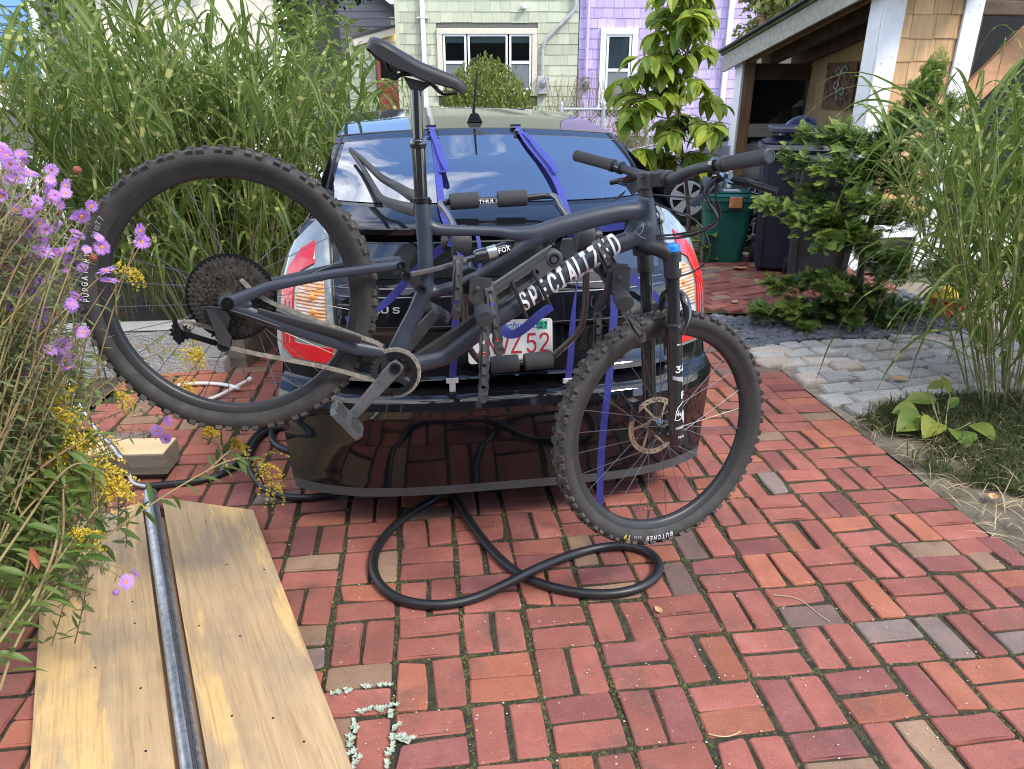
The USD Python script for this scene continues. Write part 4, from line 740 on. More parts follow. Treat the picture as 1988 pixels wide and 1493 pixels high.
fr_ += hullchain([(826, 562, 0, .0225), (806, 608, 0, .0215), (788, 642, 0, .0215), (770, 690, 0, .030), (767, 712, 0, .036)], 1.0)
fr_ += hullchain([(826, 436, 0, .017), (850, 446, 0, .0158), (900, 448, 0, .0135), (960, 449, 0, .0125), (1000, 455, 0, .017), (1040, 456, 0, .026), (1100, 437, 0, .0265), (1150, 424, 0, .026), (1200, 413, 0, .0255), (1250, 410, 0, .027)], .85)  # top tube
fr_ += hullchain([(1045, 458, 0, .024), (1015, 478, 0, .0175), (980, 500, 0, .0135), (930, 532, 0, .0105), (890, 551, 0, .0115), (850, 566, 0, .016), (828, 566, 0, .021)], .95)    # strut
fr_ += hullchain([(1250, 440, 0, .030), (1232, 462, 0, .0255), (1180, 482, 0, .0255), (1100, 527, 0, .0285), (1020, 580, 0, .0285), (950, 627, 0, .0265), (895, 668, 0, .0255), (862, 693, 0, .0245), (815, 704, 0, .026), (775, 712, 0, .033)], 1.0)  # down tube
fr_ += hullchain([(1252, 393, 0, .0250), (1253, 412, 0, .0285), (1254, 440, 0, .0325), (1254, 466, 0, .0320)], .82)                                             # head tube
fr_ += hullchain([(1232, 418, 0, .022), (1232, 456, 0, .026), (1252, 436, 0, .03)], .75)
fmesh = fuse(fr_); fmesh.vertices = fl(np.array(fmesh.vertices)); fmesh.fix_normals()
frame = obj('frame', fmesh, 'frame_paint', bike, smooth=True)
# a height field of the frame's near side, for the lettering
fL = lf(np.array(fmesh.vertices)); nn = fmesh.vertex_normals @ NB; near = LinearNDInterpolator(fL[nn > .12][:, :2], fL[nn > .12][:, 2])
def on_frame(v, lift=.0009):
    L = lf(v); z0 = L[:, 2] - L[:, 2].min(); z = near(L[:, :2]); z = np.where(np.isnan(z), np.nanmedian(z), z); L[:, 2] = z + lift + z0; return fl(L)
def wordline(word, a, b, h, look, parent, bold=True, shear=.25, drop=0.5):
    A, B = BP(*a), BP(*b); X = unit(B - A); Yv = unit(np.cross(NB, X)); x = 0.0; L = np.linalg.norm(B - A); ms = []
    for ch in word:
        v, f = text(ch, h, (0, 0, 0), (1, 0, 0), (0, 1, 0), (0, 0, 1), .0012, bold, shear, 1.0, False, .006); w = v[:, 0].max(); v2 = v + [.0032, 0, .0003]; v, f = np.vstack([v, v2]), np.vstack([f, f + len(v)]); ms.append((v, f, x)); x += w * .98 + h * .10
    k = L / x
    for v, f, x0 in ms: P = A + X * (v[:, :1] * k + x0 * k) + Yv * (v[:, 1:2] - h * drop) + NB * v[:, 2:]; obj('letter', (on_frame(P), f), look, parent)
wordline('SPECIALIZED', (1008, 592, .025), (1203, 470, .025), .055, 'decal_white', frame, True, .32)
sc_ = MB()
for pts in ([(1243, 442), (1251, 433), (1246, 452)], [(1235, 450), (1242, 458), (1254, 464)], [(1240, 456), (1247, 450), (1249, 436)], [(1218, 452), (1222, 458)]):
    p = spl([BP(a, b, .03) for a, b in pts], 10); sc_.add(tube(on_frame(p, .0005), .0007, 4))
obj('scratch', sc_.mesh(), 'decal_grey', frame, kind='stuff')
obj('cable_guard', tube(path_b([(815, 706, .0), (850, 684, .0), (893, 655, .0), (935, 625, 0)], 14) + BU * .014, .012, 8, r2=.022), 'matte_black', frame, smooth=40)
# rear triangle
st = hullchain([(441, 590, .072, .022), (452, 586, .072, .018), (520, 557, .066, .0125), (650, 531, .060, .0115), (776, 515, .056, .0125)], .8) + hullchain([(441, 590, .072, .022), (470, 603, .07, .017), (560, 634, .066, .0175), (640, 660, .06, .0185), (690, 676, .052, .018), (738, 684, .046, .016)], .6) + hullchain([(455, 588, .072, .017), (480, 590, .072, .012)], .6)
t_ = fuse(st, .010, 8); t_.vertices = fl(np.array(t_.vertices)); t_.fix_normals(); stays = obj('rear_triangle', t_, 'frame_paint', bike, smooth=True)
st = hullchain([(450, 575, -.072, .02), (528, 548, -.066, .012), (650, 520, -.06, .0115), (772, 506, -.056, .0125)], .8) + hullchain([(450, 575, -.072, .02), (560, 618, -.066, .016), (640, 643, -.06, .017), (738, 676, -.046, .016)], .6)
t_ = fuse(st, .012, 8); t_.vertices = fl(np.array(t_.vertices)); t_.fix_normals(); obj('rear_triangle', t_, 'frame_paint', bike, smooth=True)
obj('chain_guard', tube(path_b([(500, 606), (560, 623), (640, 643), (700, 660)], 16, .074), .004, 8, r2=.012), 'matte_black', stays, smooth=40)
obj('axle_end', lathe([(0, .010), (.008, .010), (.009, .004), (.0145, .006), (.016, 0)], BP(442, 589, .086), NB, 20), 'bolt_dark', stays, smooth=30)
for s in (1, -1): obj('link', hullm([BP(px, py, s * o) + d for px, py in ((780, 516), (789, 531), (786, 510)) for o in (.030, .046) for d in (A0 * .009, -A0 * .009, BU * .009, -BU * .009)]), 'matte_black', bike)
lk = MB()
for s in (1, -1): lk.add(hullm([BP(px, py, s * o) + d for px, py in ((790, 533), (806, 548), (812, 560), (808, 545)) for o in (.026, .036) for d in (A0 * .013, -A0 * .013, BU * .013, -BU * .013)]))
obj('rocker', lk.mesh(), 'matte_black', bike)
for px, py, o in ((780, 515, .062), (789, 535, .048), (819, 561, .042)): obj('pivot_bolt', lathe([(0, .003), (.006, .003), (.007, .008), (.011, .008), (.0135, 0)], BP(px, py, o), NB, 20), 'bolt_dark', bike, smooth=30)
for s in (1, -1): obj('shock_yoke', tube(path_b([(792, 534, s * .034), (840, 524, s * .03), (880, 513, s * .022), (905, 505, s * .012)], 12), .0045, 8, r2=.007), 'crank_grey', bike, smooth=40)
ps = [BP(px, py) for px, py in ((895, 507), (915, 503), (922, 500), (985, 480), (992, 478))]
shk = obj('shock', cat(cyl(ps[0], ps[2], .0075, 16), lathe([(.0, 0), (.016, 0), (.019, .006), (.0185, .03), (.0165, .034), (.0165, .085), (.0145, .09), (0, .09)], ps[2], ps[3] - ps[2], 24), hullm([ps[3] + d * k for d in (A0, -A0, BU, -BU, NB, -NB) for k in (.016,)] + [ps[4] + d * .013 for d in (A0, BU, -BU, NB, -NB)])), 'gloss_black', bike, smooth=35)
sd = unit(ps[3] - ps[2]); obj('shock_sleeve', lathe([(.0172, .036), (.0175, .037), (.0175, .06), (.0172, .061)], ps[2], sd, 24), 'shock_grey', shk, smooth=35)
sp_ = unit(np.cross(NB, sd)); obj('shock_lettering', text('FOX', .012, ps[2] + sd * .062 + NB * .0175 - sp_ * .006, sd, sp_, NB, .0012, True), 'decal_white', shk, kind='stuff')
# seatpost, saddle
P = [BP(px, py) for px, py in ((818, 392), (814, 300), (812, 284), (810.5, 279), (809, 200), (807, 172))]; sdir = unit(P[5] - P[0])
post = obj('seatpost', cat(cyl(P[0], P[2], .0172, 20), lathe([(.0172, 0), (.0195, .002), (.0205, .008), (.0205, .018), (.0185, .021), (.0155, .024)], P[2] - sdir * .006, sdir, 24), cyl(P[2], P[5], .0142, 20)), 'gloss_black', bike, smooth=35)
obj('collar_ring', lathe([(.0208, 0), (.0212, .001), (.0212, .003), (.0208, .004)], P[2] + sdir * .002, sdir, 24), 'bolt_dark', post)
obj('seat_clamp', cat(lathe([(.021, -.007), (.0235, -.005), (.0235, .006), (.020, .008)], BP(818.5, 389), sdir, 24), cyl(BP(834, 391, .012), BP(834, 391, -.012), .006, 12)), 'bolt_dark', bike, smooth=35)
hd = BP(808, 160); obj('post_head', hullm([hd + A0 * x + BU * y + NB * z for x, y, z in ((-.03, .012, .018), (.036, -.004, .018), (-.03, .012, -.018), (.036, -.004, -.018), (-.013, -.018, .013), (.013, -.02, .013), (-.013, -.018, -.013), (.013, -.02, -.013))]), 'matte_black', post, smooth=40)
sa, sb_ = BP(719, 74, .0), BP(905, 172, .0); sx_ = unit(sb_ - sa); sl = np.linalg.norm(sb_ - sa); sz_ = unit(np.cross(NB, sx_)); 
T_ = np.linspace(0, 1, 30); hw = np.interp(T_, [0, .04, .12, .25, .4, .55, .7, .85, .96, 1], [.026, .048, .056, .052, .036, .025, .020, .017, .015, .009])
zt = np.interp(T_, [0, .05, .15, .3, .5, .75, .9, 1], [-.010, -.004, -.002, -.004, -.006, .0, .003, -.008]); th_ = np.interp(T_, [0, .1, .25, .5, .8, 1], [.016, .030, .034, .024, .020, .010])
sec = []
for t, w, z, d in zip(T_, hw, zt, th_):
    an = np.linspace(0, np.pi, 13); top = np.c_[np.cos(an) * w, np.sin(an) ** .6 * .012 + z - .006 * np.cos(an) ** 2]; bot = np.array([(-w * .98, z - d), (-w * .55, z - d * .5), (0, z - d * .35), (w * .55, z - d * .5), (w * .98, z - d)])
    sec.append([sa + sx_ * (t * sl) + NB * q + sz_ * r for q, r in np.vstack([top, bot])])
S = np.array(sec); S = np.concatenate([S, S[:, :1]], 1); v, f = grid(S); c0 = len(v); v = np.vstack([v, S[0].mean(0), S[-1].mean(0)]); m_ = S.shape[1]; j = np.arange(m_ - 1)
f = np.vstack([f[:, [0, 1, 2]], f[:, [0, 2, 3]], np.stack([np.full(m_ - 1, c0), j + 1, j], 1), np.stack([np.full(m_ - 1, c0 + 1), (len(sec) - 1) * m_ + j, (len(sec) - 1) * m_ + j + 1], 1)])
sad = obj('saddle', (v, f), 'saddle_black', bike, smooth=60)
for s in (-1, 1): obj('rail', tube(spl([sa + sx_ * .05 + sz_ * -.03 + NB * s * .03, sa + sx_ * .085 - sz_ * .056 + NB * s * .024, hd + NB * s * .022 - A0 * .035 + BU * .018, hd + NB * s * .022 + A0 * .03 + BU * .004, sa + sx_ * .20 - sz_ * .036 + NB * s * .014, sa + sx_ * .235 - sz_ * .018 + NB * s * .01], 30), .0038, 8), 'bolt_dark', sad, smooth=60)
obj('saddle_clamp', cat(hullm([hd + A0 * x + BU * y + NB * z for x in (-.012, .038) for y in (.012 - x * .4, .030 - x * .5) for z in (-.027, .027)]), hullm([hd + A0 * x + BU * (.034 - x * .45) + NB * z + BU * e for x in (-.018, -.004) for z in (-.01, .01) for e in (0, .02)])), 'matte_black', post)

# ------------------------------------------------------------------ wheels
def disc_frame(n):
    a = unit(np.cross([0, 0, 1.], n)); b = np.cross(n, a); return a, b      # a to the right, b up as the camera sees it
def wheel(name, Cn, n, rear, lab):
    a, b = disc_frame(n); w = obj(name, lathe([(.0155, 0), (.0165, 0)], Cn, n, 6), 'rim_black', bike) if False else None
    at = lambda r, t, o: Cn + a * (r * math.cos(t)) + b * (r * math.sin(t)) + n * o
    rim = lathe([(.316, -.016), (.318, -.0175), (.314, -.0178), (.300, -.013), (.2945, -.008), (.293, 0), (.2945, .008), (.300, .013), (.314, .0178), (.318, .0175), (.316, .016)], Cn, n, 96)
    w = obj(name, rim, 'rim_black', bike, smooth=40, label=lab)
    prof = [(.314, -.0165), (.320, -.019), (.328, -.0265), (.338, -.0300), (.347, -.0298), (.355, -.0262), (.3605, -.019), (.3635, -.009), (.364, 0)]; prof = prof + [(r, -o) for r, o in prof[-2::-1]]
    obj('tyre', lathe(prof, Cn, n, 128), 'tyre_rubber', w, smooth=50)
    kb = MB(); N = 66
    def knob(t, o, wt, ln, h, tilt, r0, skew=0.):
        rd = at(1, t, 0) - Cn; tg = np.cross(n, rd); up = unit(rd * math.cos(tilt) + n * math.sin(tilt)); sd = unit(np.cross(tg, up)); O = Cn + rd * r0 + n * o
        q = np.array([[x * (1 - .14 * z), y * (1 - .2 * z) + skew * x, z] for z in (0, 1) for y in (-1, 1) for x in (-1, 1)]); v = O + q[:, :1] * sd * wt + q[:, 1:2] * tg * ln + q[:, 2:] * up * h - up * .002
        kb.add((v, boxm(0, 1, 0, 1, 0, 1)[1]))
    for k in range(N):
        t = 2 * math.pi * k / N; h = 2 * math.pi / N
        for s in (-1, 1):
            if k % 2 == 0: knob(t, s * .0068, .0056, .0072, .0095, s * .10, .3625, s * .25)
            else: knob(t, s * .0135, .0054, .0068, .0095, s * .25, .361, -s * .2)
            knob(t + h * (.25 if k % 2 else 0), s * .0245, .0055 + .0014 * (k % 2), .0088, .0105, s * .66, .3555)
    obj('tread', kb.mesh(), 'tyre_tread', w, kind='stuff')
    hb = [(.009, -.07), (.012, -.07), (.014, -.045), (.028, -.036), (.028, -.032), (.016, -.028), (.014, 0), (.016, .018), (.026, .024), (.026, .028), (.015, .034), (.012, .07), (.009, .07)] if rear else [(.009, -.055), (.014, -.055), (.016, -.04), (.026, -.034), (.026, -.030), (.015, -.024), (.013, 0), (.016, .022), (.026, .028), (.026, .032), (.014, .038), (.012, .055), (.009, .055)]
    obj('hub', lathe(hb, Cn, n, 24), 'gloss_black', w, smooth=35)
    for k in range(28):
        s = 1 if k % 2 else -1; t = 2 * math.pi * k / 28 + .06; d = 1 if (k // 2) % 2 else -1; o = (.026 if rear else .030) if s > 0 else -.034
        obj('spoke', tube([at(.026, t + d * 1.25, o), at(.294, t, s * .003)], .0011, 5), 'spoke_steel', w)
    return w, at
rw, rat = wheel('rear_wheel', RH, NR, True, 'rear wheel with knobby tyre and cassette'); fw, fat = wheel('front_wheel', FH, NF, False, 'front wheel with muddy tread and brake rotor')
def tyretext(at, n, Cn, s, t0, h, look, w, step, r0=.3345):
    t = t0
    for ch in s:
        if ch != ' ':
            v, f = text(ch, h, (0, 0, 0), (1, 0, 0), (0, 1, 0), (0, 0, 1), .0008, False, 0, .8, True, .004); an = t - v[:, 0] / (r0 + h / 2); r = r0 + v[:, 1]
            o = np.interp(r, [.328, .338, .347, .355], [.0265, .0300, .0298, .0262]) + .0002 + v[:, 2]
            obj('tyre_letter', (np.array([at(a_, b_, c_) for a_, b_, c_ in zip(a_ if False else r, an, o)]), f), look, w); t -= (v[:, 0].max() - v[:, 0].min() + h * .42) / (r0 + h / 2)
        else: t -= step / (r0 + h / 2)
def ang(at, C_, n, px, py):
    a, b = disc_frame(n); d = ray(px, py); O = C_ + n * .03; p = CO + d * (((O - CO) @ n) / (d @ n)) - C_; return math.atan2(p @ b, p @ a)
tyretext(rat, NR, RH, 'PURGATORY', ang(rat, RH, NR, 183, 583), .0135, 'decal_white', rw, .012); tyretext(rat, NR, RH, 'GRID', ang(rat, RH, NR, 193, 464), .009, 'decal_grey', rw, .008); tyretext(rat, NR, RH, 'T7', ang(rat, RH, NR, 203, 440), .013, 'decal_grey', rw, .008)
tyretext(fat, NF, FH, 'BUTCHER', ang(fat, FH, NF, 1303, 1028), .0145, 'decal_white', fw, .012); tyretext(fat, NF, FH, 'GRID', ang(fat, FH, NF, 1246, 1036), .008, 'decal_grey', fw, .008); tyretext(fat, NF, FH, 'T9', ang(fat, FH, NF, 1224, 1037), .0145, 'decal_yellow', fw, .008)
for at, C_, n, w, px, py in ((fat, FH, NF, fw, 1270, 1008), (rat, RH, NR, rw, 700, 600)):
    t = ang(at, C_, n, px, py); obj('valve', tube([at(.294, t, 0), at(.282, t, 0), at(.275, t, 0), at(.262, t, 0)], [.0045, .004, .003, .0028], 8), 'dull_steel', w)
# brake rotors
def rotor(at, C_, n, w, r, off, look):
    O = sbox(-1, -1, 1, 1); ring = Point(0, 0).buffer(r, quad_segs=16).difference(Point(0, 0).buffer(r - .016, quad_segs=16)); hub = Point(0, 0).buffer(.028).difference(Point(0, 0).buffer(.02)); g = [ring, hub]
    for k in range(6): t = k * math.pi / 3; g.append(LineString([(.026 * math.cos(t - .5), .026 * math.sin(t - .5)), ((r - .01) * math.cos(t), (r - .01) * math.sin(t))]).buffer(.0036)); 
    sh = g[0]
    for q in g[1:]: sh = sh.union(q)
    for k in range(24): t = k * math.pi / 12; sh = sh.difference(LineString([((r - .0105) * math.cos(t), (r - .0105) * math.sin(t)), ((r - .0065) * math.cos(t + .1), (r - .0065) * math.sin(t + .1))]).buffer(.0014))
    a, b = disc_frame(n); obj('brake_rotor', plate(sh, .0018, C_ + n * off, a, b, n), look, w)
rotor(fat, FH, NF, fw, .092, -.046, 'rotor_gold'); rotor(rat, RH, NR, rw, .09, -.048, 'rotor_gold')
# cassette
def gear(r, teeth, th, inner): 
    t = np.arange(teeth * 4) * 2 * np.pi / (teeth * 4); rr = r + np.tile([-.0035, .0022, .0022, -.0035], teeth); p = Polygon(np.c_[rr * np.cos(t), rr * np.sin(t)])
    return p.difference(Point(0, 0).buffer(inner, quad_segs=8)) if inner else p
a_, b_ = disc_frame(NR)
for k, tn_ in enumerate((51, 45, 39, 33, 28, 24, 21, 18, 16, 14, 12, 10)):
    r = tn_ * .0127 / (2 * math.pi); g = gear(r, tn_, .0018, r * .30 if r > .03 else .008)
    for q in range(7 if r > .045 else 0): t = q * 2 * math.pi / 7 + k * .3; g = g.difference(LineString([(r * .5 * math.cos(t), r * .5 * math.sin(t)), (r * .80 * math.cos(t + .2), r * .80 * math.sin(t + .2))]).buffer(r * .09))
    obj('cog', plate(g, .0019, RH + NR * (.026 + k * .0036), a_, b_, NR), 'cog_steel', rw)
    if r > .045:
        pins = MB()
        for q in range(22): t = q * 2 * math.pi / 22 + k; pins.add(frame_box(RH + NR * (.0285 + k * .0036) + a_ * (r * .86 * math.cos(t)) + b_ * (r * .86 * math.sin(t)), a_, b_, NR, -.004, .004, -.003, .003, 0, .0026))
        obj('shift_ramps', pins.mesh(), 'dull_steel', rw, kind='stuff')
obj('spoke_guard', lathe([(.112, 0), (.085, .002)], RH + NR * .020, NR, 40), 'window_glass' if False else 'bolt_dark', rw)
obj('freehub', lathe([(.0, .072), (.016, .072), (.016, .068), (.022, .066), (.022, .02)], RH, NR, 20), 'cog_steel', rw)

# ------------------------------------------------------------------ drivetrain
bb = BP(767, 713, .0); ring_o = .050
ck = obj('crankset', cyl(bb - NB * .066, bb + NB * .070, .0145, 20), 'matte_black', bike, smooth=40)
cr = gear(.064, 32, .003, .046); 
for k in range(4): t = k * math.pi / 2 + .5; cr = cr.union(LineString([(.02 * math.cos(t), .02 * math.sin(t)), (.05 * math.cos(t + .25), .05 * math.sin(t + .25))]).buffer(.008))
cr = cr.union(Point(0, 0).buffer(.026)); obj('chainring', plate(cr, .0035, bb + NB * (ring_o - .002), A0, BU, NB), 'matte_black', ck)
obj('bash_plate', plate(Point(0, 0).buffer(.060).difference(Point(0, 0).buffer(.045)).difference(sbox(-.07, -.07, -.012, .07)), .004, bb + NB * (ring_o + .006), A0, BU, NB), 'bolt_dark', ck)
def crank(p0, p1, o0, o1, name):
    A_, B_ = BP(*p0, o0), BP(*p1, o1); d = unit(B_ - A_); s = unit(np.cross(NB, d)); L = np.linalg.norm(B_ - A_); pts = []
    for t, w, hh in ((-.018, .014, .010), (0, .0205, .0125), (.03, .0195, .0125), (L * .5, .0155, .0105), (L - .01, .0145, .010), (L + .012, .0135, .009), (L + .018, .009, .008)):
        for q in (-1, 1):
            for e in (-1, 1): pts += [A_ + NB * (o1 - o0) * 0 + d * t + s * q * w * .8 + NB * e * hh, A_ + d * t + s * q * w + NB * e * hh * .55]
    return obj(name, hullm(pts), 'crank_grey', ck, smooth=28), d
ca, cd = crank((767, 715), (690, 801), .072, .082, 'crank_arm'); obj('crank_bolt', lathe([(0, .001), (.0075, .001), (.0085, .006), (.0135, .006), (.0155, 0)], BP(767, 715, .0846), NB, 24), 'bolt_dark', ca, smooth=30)
far_end = bb * 2 - BP(690, 801, .0)
fa_, fd_ = bb - NB * .074, far_end - NB * .082
obj('crank_arm', hullm([fa_ + unit(fd_ - fa_) * t + unit(np.cross(NB, fd_ - fa_)) * q * w + NB * e * .01 for t, w in ((-.015, .016), (0, .02), (.165, .014), (.18, .01)) for q in (-1, 1) for e in (-1, 1)]), 'crank_grey', ck, smooth=28)
def pedal(O, d, name):
    """platform pedal about O: d the platform's long direction, the axle along NB"""
    u = np.cross(NB, d); p = rrect(-.052, .052, -.047, .047, .018); hole = [rrect(-.043, -.009, -.038, .038, .010), rrect(.009, .043, -.038, .038, .010)]
    for q in hole: p = p.difference(q)
    pd = obj(name, cat(plate(p, .015, O - u * .0075, d, NB, u) if True else None, cyl(O - NB * .05, O + NB * .045, .008, 12), *[frame_box(O, d, NB, u, -.047, .047, y - .003, y + .003, -.006, .006) for y in (-.012, .012)]), 'pedal_grey', bike, smooth=25)
    pn_ = MB()
    for x in (-.045, -.022, .022, .045):
        for y in (-.040, .040, -.02, .02):
            if abs(x) > .03 or abs(y) > .03: pn_.add(cyl(O + d * x + NB * y - u * .0115, O + d * x + NB * y + u * .0115, .0016, 6))
    obj('traction_pins', pn_.mesh(), 'dull_steel', pd, kind='stuff')
pd_dir = unit(lf(BP(703, 842, .14)) - lf(BP(648, 786, .14))); pd_dir = unit(A0 * pd_dir[0] + BU * pd_dir[1])
pedal(BP(674, 815, .148), pd_dir, 'pedal'); pedal(far_end - NB * .15, unit(A0 * .8 - BU * .5), 'pedal')
# chain
def links(P):
    s = np.r_[0, np.cumsum(np.linalg.norm(np.diff(P, axis=0), axis=1))]; n = int(s[-1] / .0127); q = np.stack([np.interp(np.arange(n + 1) * .0127, s, P[:, k]) for k in range(3)], 1); b = MB()
    for i in range(n):
        a, c = q[i], q[i + 1]; d = unit(c - a); u = np.cross(NB, d); w = .0031 if i % 2 else .0022
        for e in (-1, 1): b.add(hullm([a + d * x + u * y + NB * (e * w + t) for x, y in ((-.005, .0), (-.003, .0050), (-.003, -.0050), (.0063, .0030), (.0063, -.0030), (.0157, .0050), (.0157, -.0050), (.0177, 0)) for t in (-.0005, .0005)]))
        b.add(cyl(a - NB * .0036, a + NB * .0036, .0026, 6))
    return b.mesh()
ca0 = BP(752, 675, ring_o); top = [BP(470, 545, .048), BP(510, 578, .048), BP(630, 628, .049), BP(738, 668, ring_o)]
arc = [bb + A0 * (.0645 * math.cos(t)) + BU * (.0645 * math.sin(t)) + NB * ring_o for t in np.linspace(2.15, -1.75, 40)]
low = [BP(745, 745, ring_o), BP(640, 715, .049), BP(480, 683, .05), BP(368, 652, .05)]
cage = [BP(368, 652, .05), BP(352, 640, .05), BP(355, 625, .05), BP(372, 628, .05), BP(404, 635, .05), BP(425, 640, .05), BP(432, 625, .05), BP(420, 605, .05)]
obj('chain', cat(links(np.vstack([spl(top, 40), arc])), links(spl(low, 60)), links(spl(cage, 60))), 'chain_steel', bike, kind='stuff')
# derailleur
dr = obj('derailleur', hullm([BP(px, py, o) for px, py in ((388, 598), (412, 597), (440, 604), (448, 618), (440, 640), (415, 640), (392, 612)) for o in (.066, .088)]), 'matte_black', bike, smooth=25)
obj('parallelogram', hullm([BP(px, py, o) for px, py in ((400, 600), (418, 606), (438, 646), (450, 655), (445, 675), (425, 668)) for o in (.085, .10)]), 'lock_steel', dr, smooth=25)
obj('knuckle', lathe([(0, .012), (.014, .012), (.017, .006), (.017, -.02), (0, -.02)], BP(435, 670, .08), NB, 20), 'gloss_black', dr, smooth=35)
obj('cage', cat(*[hullm([BP(px, py, o + e) for px, py in ps_ for e in (0, .0025)]) for o in (.038, .060) for ps_ in (((334, 622), (342, 616), (348, 634), (338, 642)), ((336, 640), (348, 634), (362, 652), (348, 670), (338, 660)), ((352, 640), (430, 664), (432, 676), (352, 652)))]), 'bolt_dark', dr)
for px, py in ((350, 645), (425, 640)):
    g = gear(.024, 12, .003, .006)
    for q in range(5): t = q * 2 * math.pi / 5; g = g.difference(Point(.014 * math.cos(t), .014 * math.sin(t)).buffer(.004))
    obj('jockey_wheel', plate(g, .003, BP(px, py, .0485), A0, BU, NB), 'matte_black', dr)
obj('shift_cable', tube(path_b([(386, 598, .075), (410, 596, .085), (460, 606, .085), (520, 626, .08), (560, 640, .07)], 20), .0022, 6), 'matte_black', bike, smooth=60)

# ------------------------------------------------------------------ fork, cockpit
th94 = math.radians(94.1); FU = math.cos(th94) * A0 + math.sin(th94) * BU; FU = unit(FU - NF * (FU @ NF)); FWD = np.cross(FU, NF); FWD = -FWD if FWD[0] < 0 else FWD
crown = FH + FU * .545 - FWD * .048
fork = obj('fork', cat(tube(spl([FH - NF * .066 + FU * .515, FH - NF * .062 + FU * .538 - FWD * .008, crown - NF * .025 + FU * .018, crown + NF * .025 + FU * .018, FH + NF * .062 + FU * .538 - FWD * .008, FH + NF * .066 + FU * .515], 40), .0215, 16, r2=.0225), lathe([(0, -.01), (.030, -.008), (.032, .02), (.027, .05), (0, .05)], crown, FU, 28)), 'matte_black', bike, smooth=50)
for s in (1, -1):
    base = FH + NF * s * .066; ax = FWD * .0
    obj('stanchion', cyl(base + FU * .30, base + FU * .53, .0178, 22), 'gloss_black', fork, smooth=40)
    obj('crown_socket', lathe([(.0, .545), (.021, .545), (.0235, .54), (.0235, .475), (.020, .472)], base, FU, 22), 'matte_black', fork, smooth=35)
    obj('lower_leg', lathe([(.0185, .342), (.0245, .340), (.0255, .334), (.0245, .318), (.0222, .31), (.0212, .2), (.0205, .08), (.0215, .03), (.020, -.01), (.014, -.024), (0, -.024)], base, FU, 24), 'gloss_black', fork, smooth=35)
    obj('dust_seal', lathe([(.0185, .346), (.021, .346), (.0225, .342), (.0225, .338)], base, FU, 22), 'rubber', fork, smooth=35)
    obj('dropout', hullm([base + FU * z + FWD * x + NF * o for z, x in ((.03, -.018), (.02, .02), (-.02, .02), (-.026, -.014)) for o in (-.012, .012)]), 'matte_black', fork, smooth=35)
obj('arch', tube(spl([FH + NF * s * .066 + FU * z - FWD * x for s, z, x in ((-1, .315, -.02), (-1, .345, -.045), (-.75, .40, -.05), (-.3, .418, -.05), (.3, .418, -.05), (.75, .40, -.05), (1, .345, -.045), (1, .315, -.02))], 26), .009, 10, r2=.013), 'gloss_black', fork, smooth=60)
obj('axle', cyl(FH - NF * .075, FH + NF * .084, .0085, 16), 'bolt_dark', fork, smooth=40)
obj('air_cap', lathe([(0, .566), (.016, .566), (.021, .56), (.0225, .546), (.0, .546)], FH + NF * .066, FU, 24), 'cap_blue', fork, smooth=30)
obj('rebound_cap', lathe([(0, .562), (.014, .562), (.018, .556), (.018, .546), (0, .546)], FH - NF * .066, FU, 20), 'cap_blue', fork, smooth=30)
LB = FH + NF * .066; lx = unit(np.cross(FU, NF)); lx = lx if lx[0] > 0 else -lx
def on_leg(u, z, r=.0222): t = u / r; return LB + FU * z + lx * (r * math.sin(t)) + NF * (r * math.cos(t))
def leg_patch(poly, look, name, lift=.0006):
    v, f = trimesh.creation.triangulate_polygon(poly, engine='earcut'); v, f = trimesh.remesh.subdivide_to_size(np.c_[np.array(v), np.zeros(len(v))], np.array(f), .006, max_iter=10)
    P = np.array([on_leg(a, b, .0223 + lift) for a, b, _ in v]); obj(name, (P, f), look, fork)
def leg_text(s, h, z, look, rot=False, sx=1., x0=None, bold=True):
    v, f = text(s, h, (0, 0, 0), (1, 0, 0), (0, 1, 0), (0, 0, 1), .0006, bold, .1, sx, True, .005)
    P = np.array([on_leg(a + (x0 or 0), z + b, .0223 + c + .0004) for a, b, c in v]); obj('decal', (P, f), look, fork, kind='stuff')
leg_text('34', .019, .205, 'decal_white', sx=1.1, x0=.006)
leg_patch(Polygon([(-.02, .196), (.03, .186), (.03, .168), (-.02, .186)]), 'decal_grey', 'decal_band'); leg_text('F', .020, .125, 'decal_white', sx=1.3, x0=.014)
tl_ = LineString([(.028, .118), (.008, .112), (-.006, .100), (-.012, .082), (-.014, .066), (-.016, .062), (-.006, .060), (.004, .066), (.009, .078), (.012, .09)]).buffer(.0012); leg_patch(tl_, 'decal_white', 'decal_outline')
for k in (0, 1, 2): leg_patch(LineString([(-.012 + .007 * k, .088 - .004 * k), (-.006 + .007 * k, .074), (-.004 + .007 * k, .09 - .006 * k)]).buffer(.001), 'decal_white', 'decal_outline')
leg_patch(Polygon([(.008, .082), (.03, .09), (.03, .046), (.016, .046), (.010, .06)]), 'decal_white', 'decal_block'); leg_patch(Polygon([(-.012, .040), (.03, .044), (.03, .034), (-.016, .032)]), 'decal_grey', 'decal_band'); leg_text('FIT4', .006, .004, 'decal_white', sx=1.2, x0=.004)
leg_text('BALL', .004, .285, 'decal_white', x0=.0)
leg_patch(sbox(.004, .500, .017, .517), 'decal_white', 'sticker', .0016)
obj('brake_caliper', hullm([FH - NF * o + FU * z - FWD * x for o, z, x in ((.03, .10, .06), (.062, .10, .06), (.03, .035, .10), (.062, .035, .10), (.03, .05, .065), (.062, .05, .065), (.03, .10, .085), (.062, .10, .085))]), 'gloss_black', bike, smooth=25)
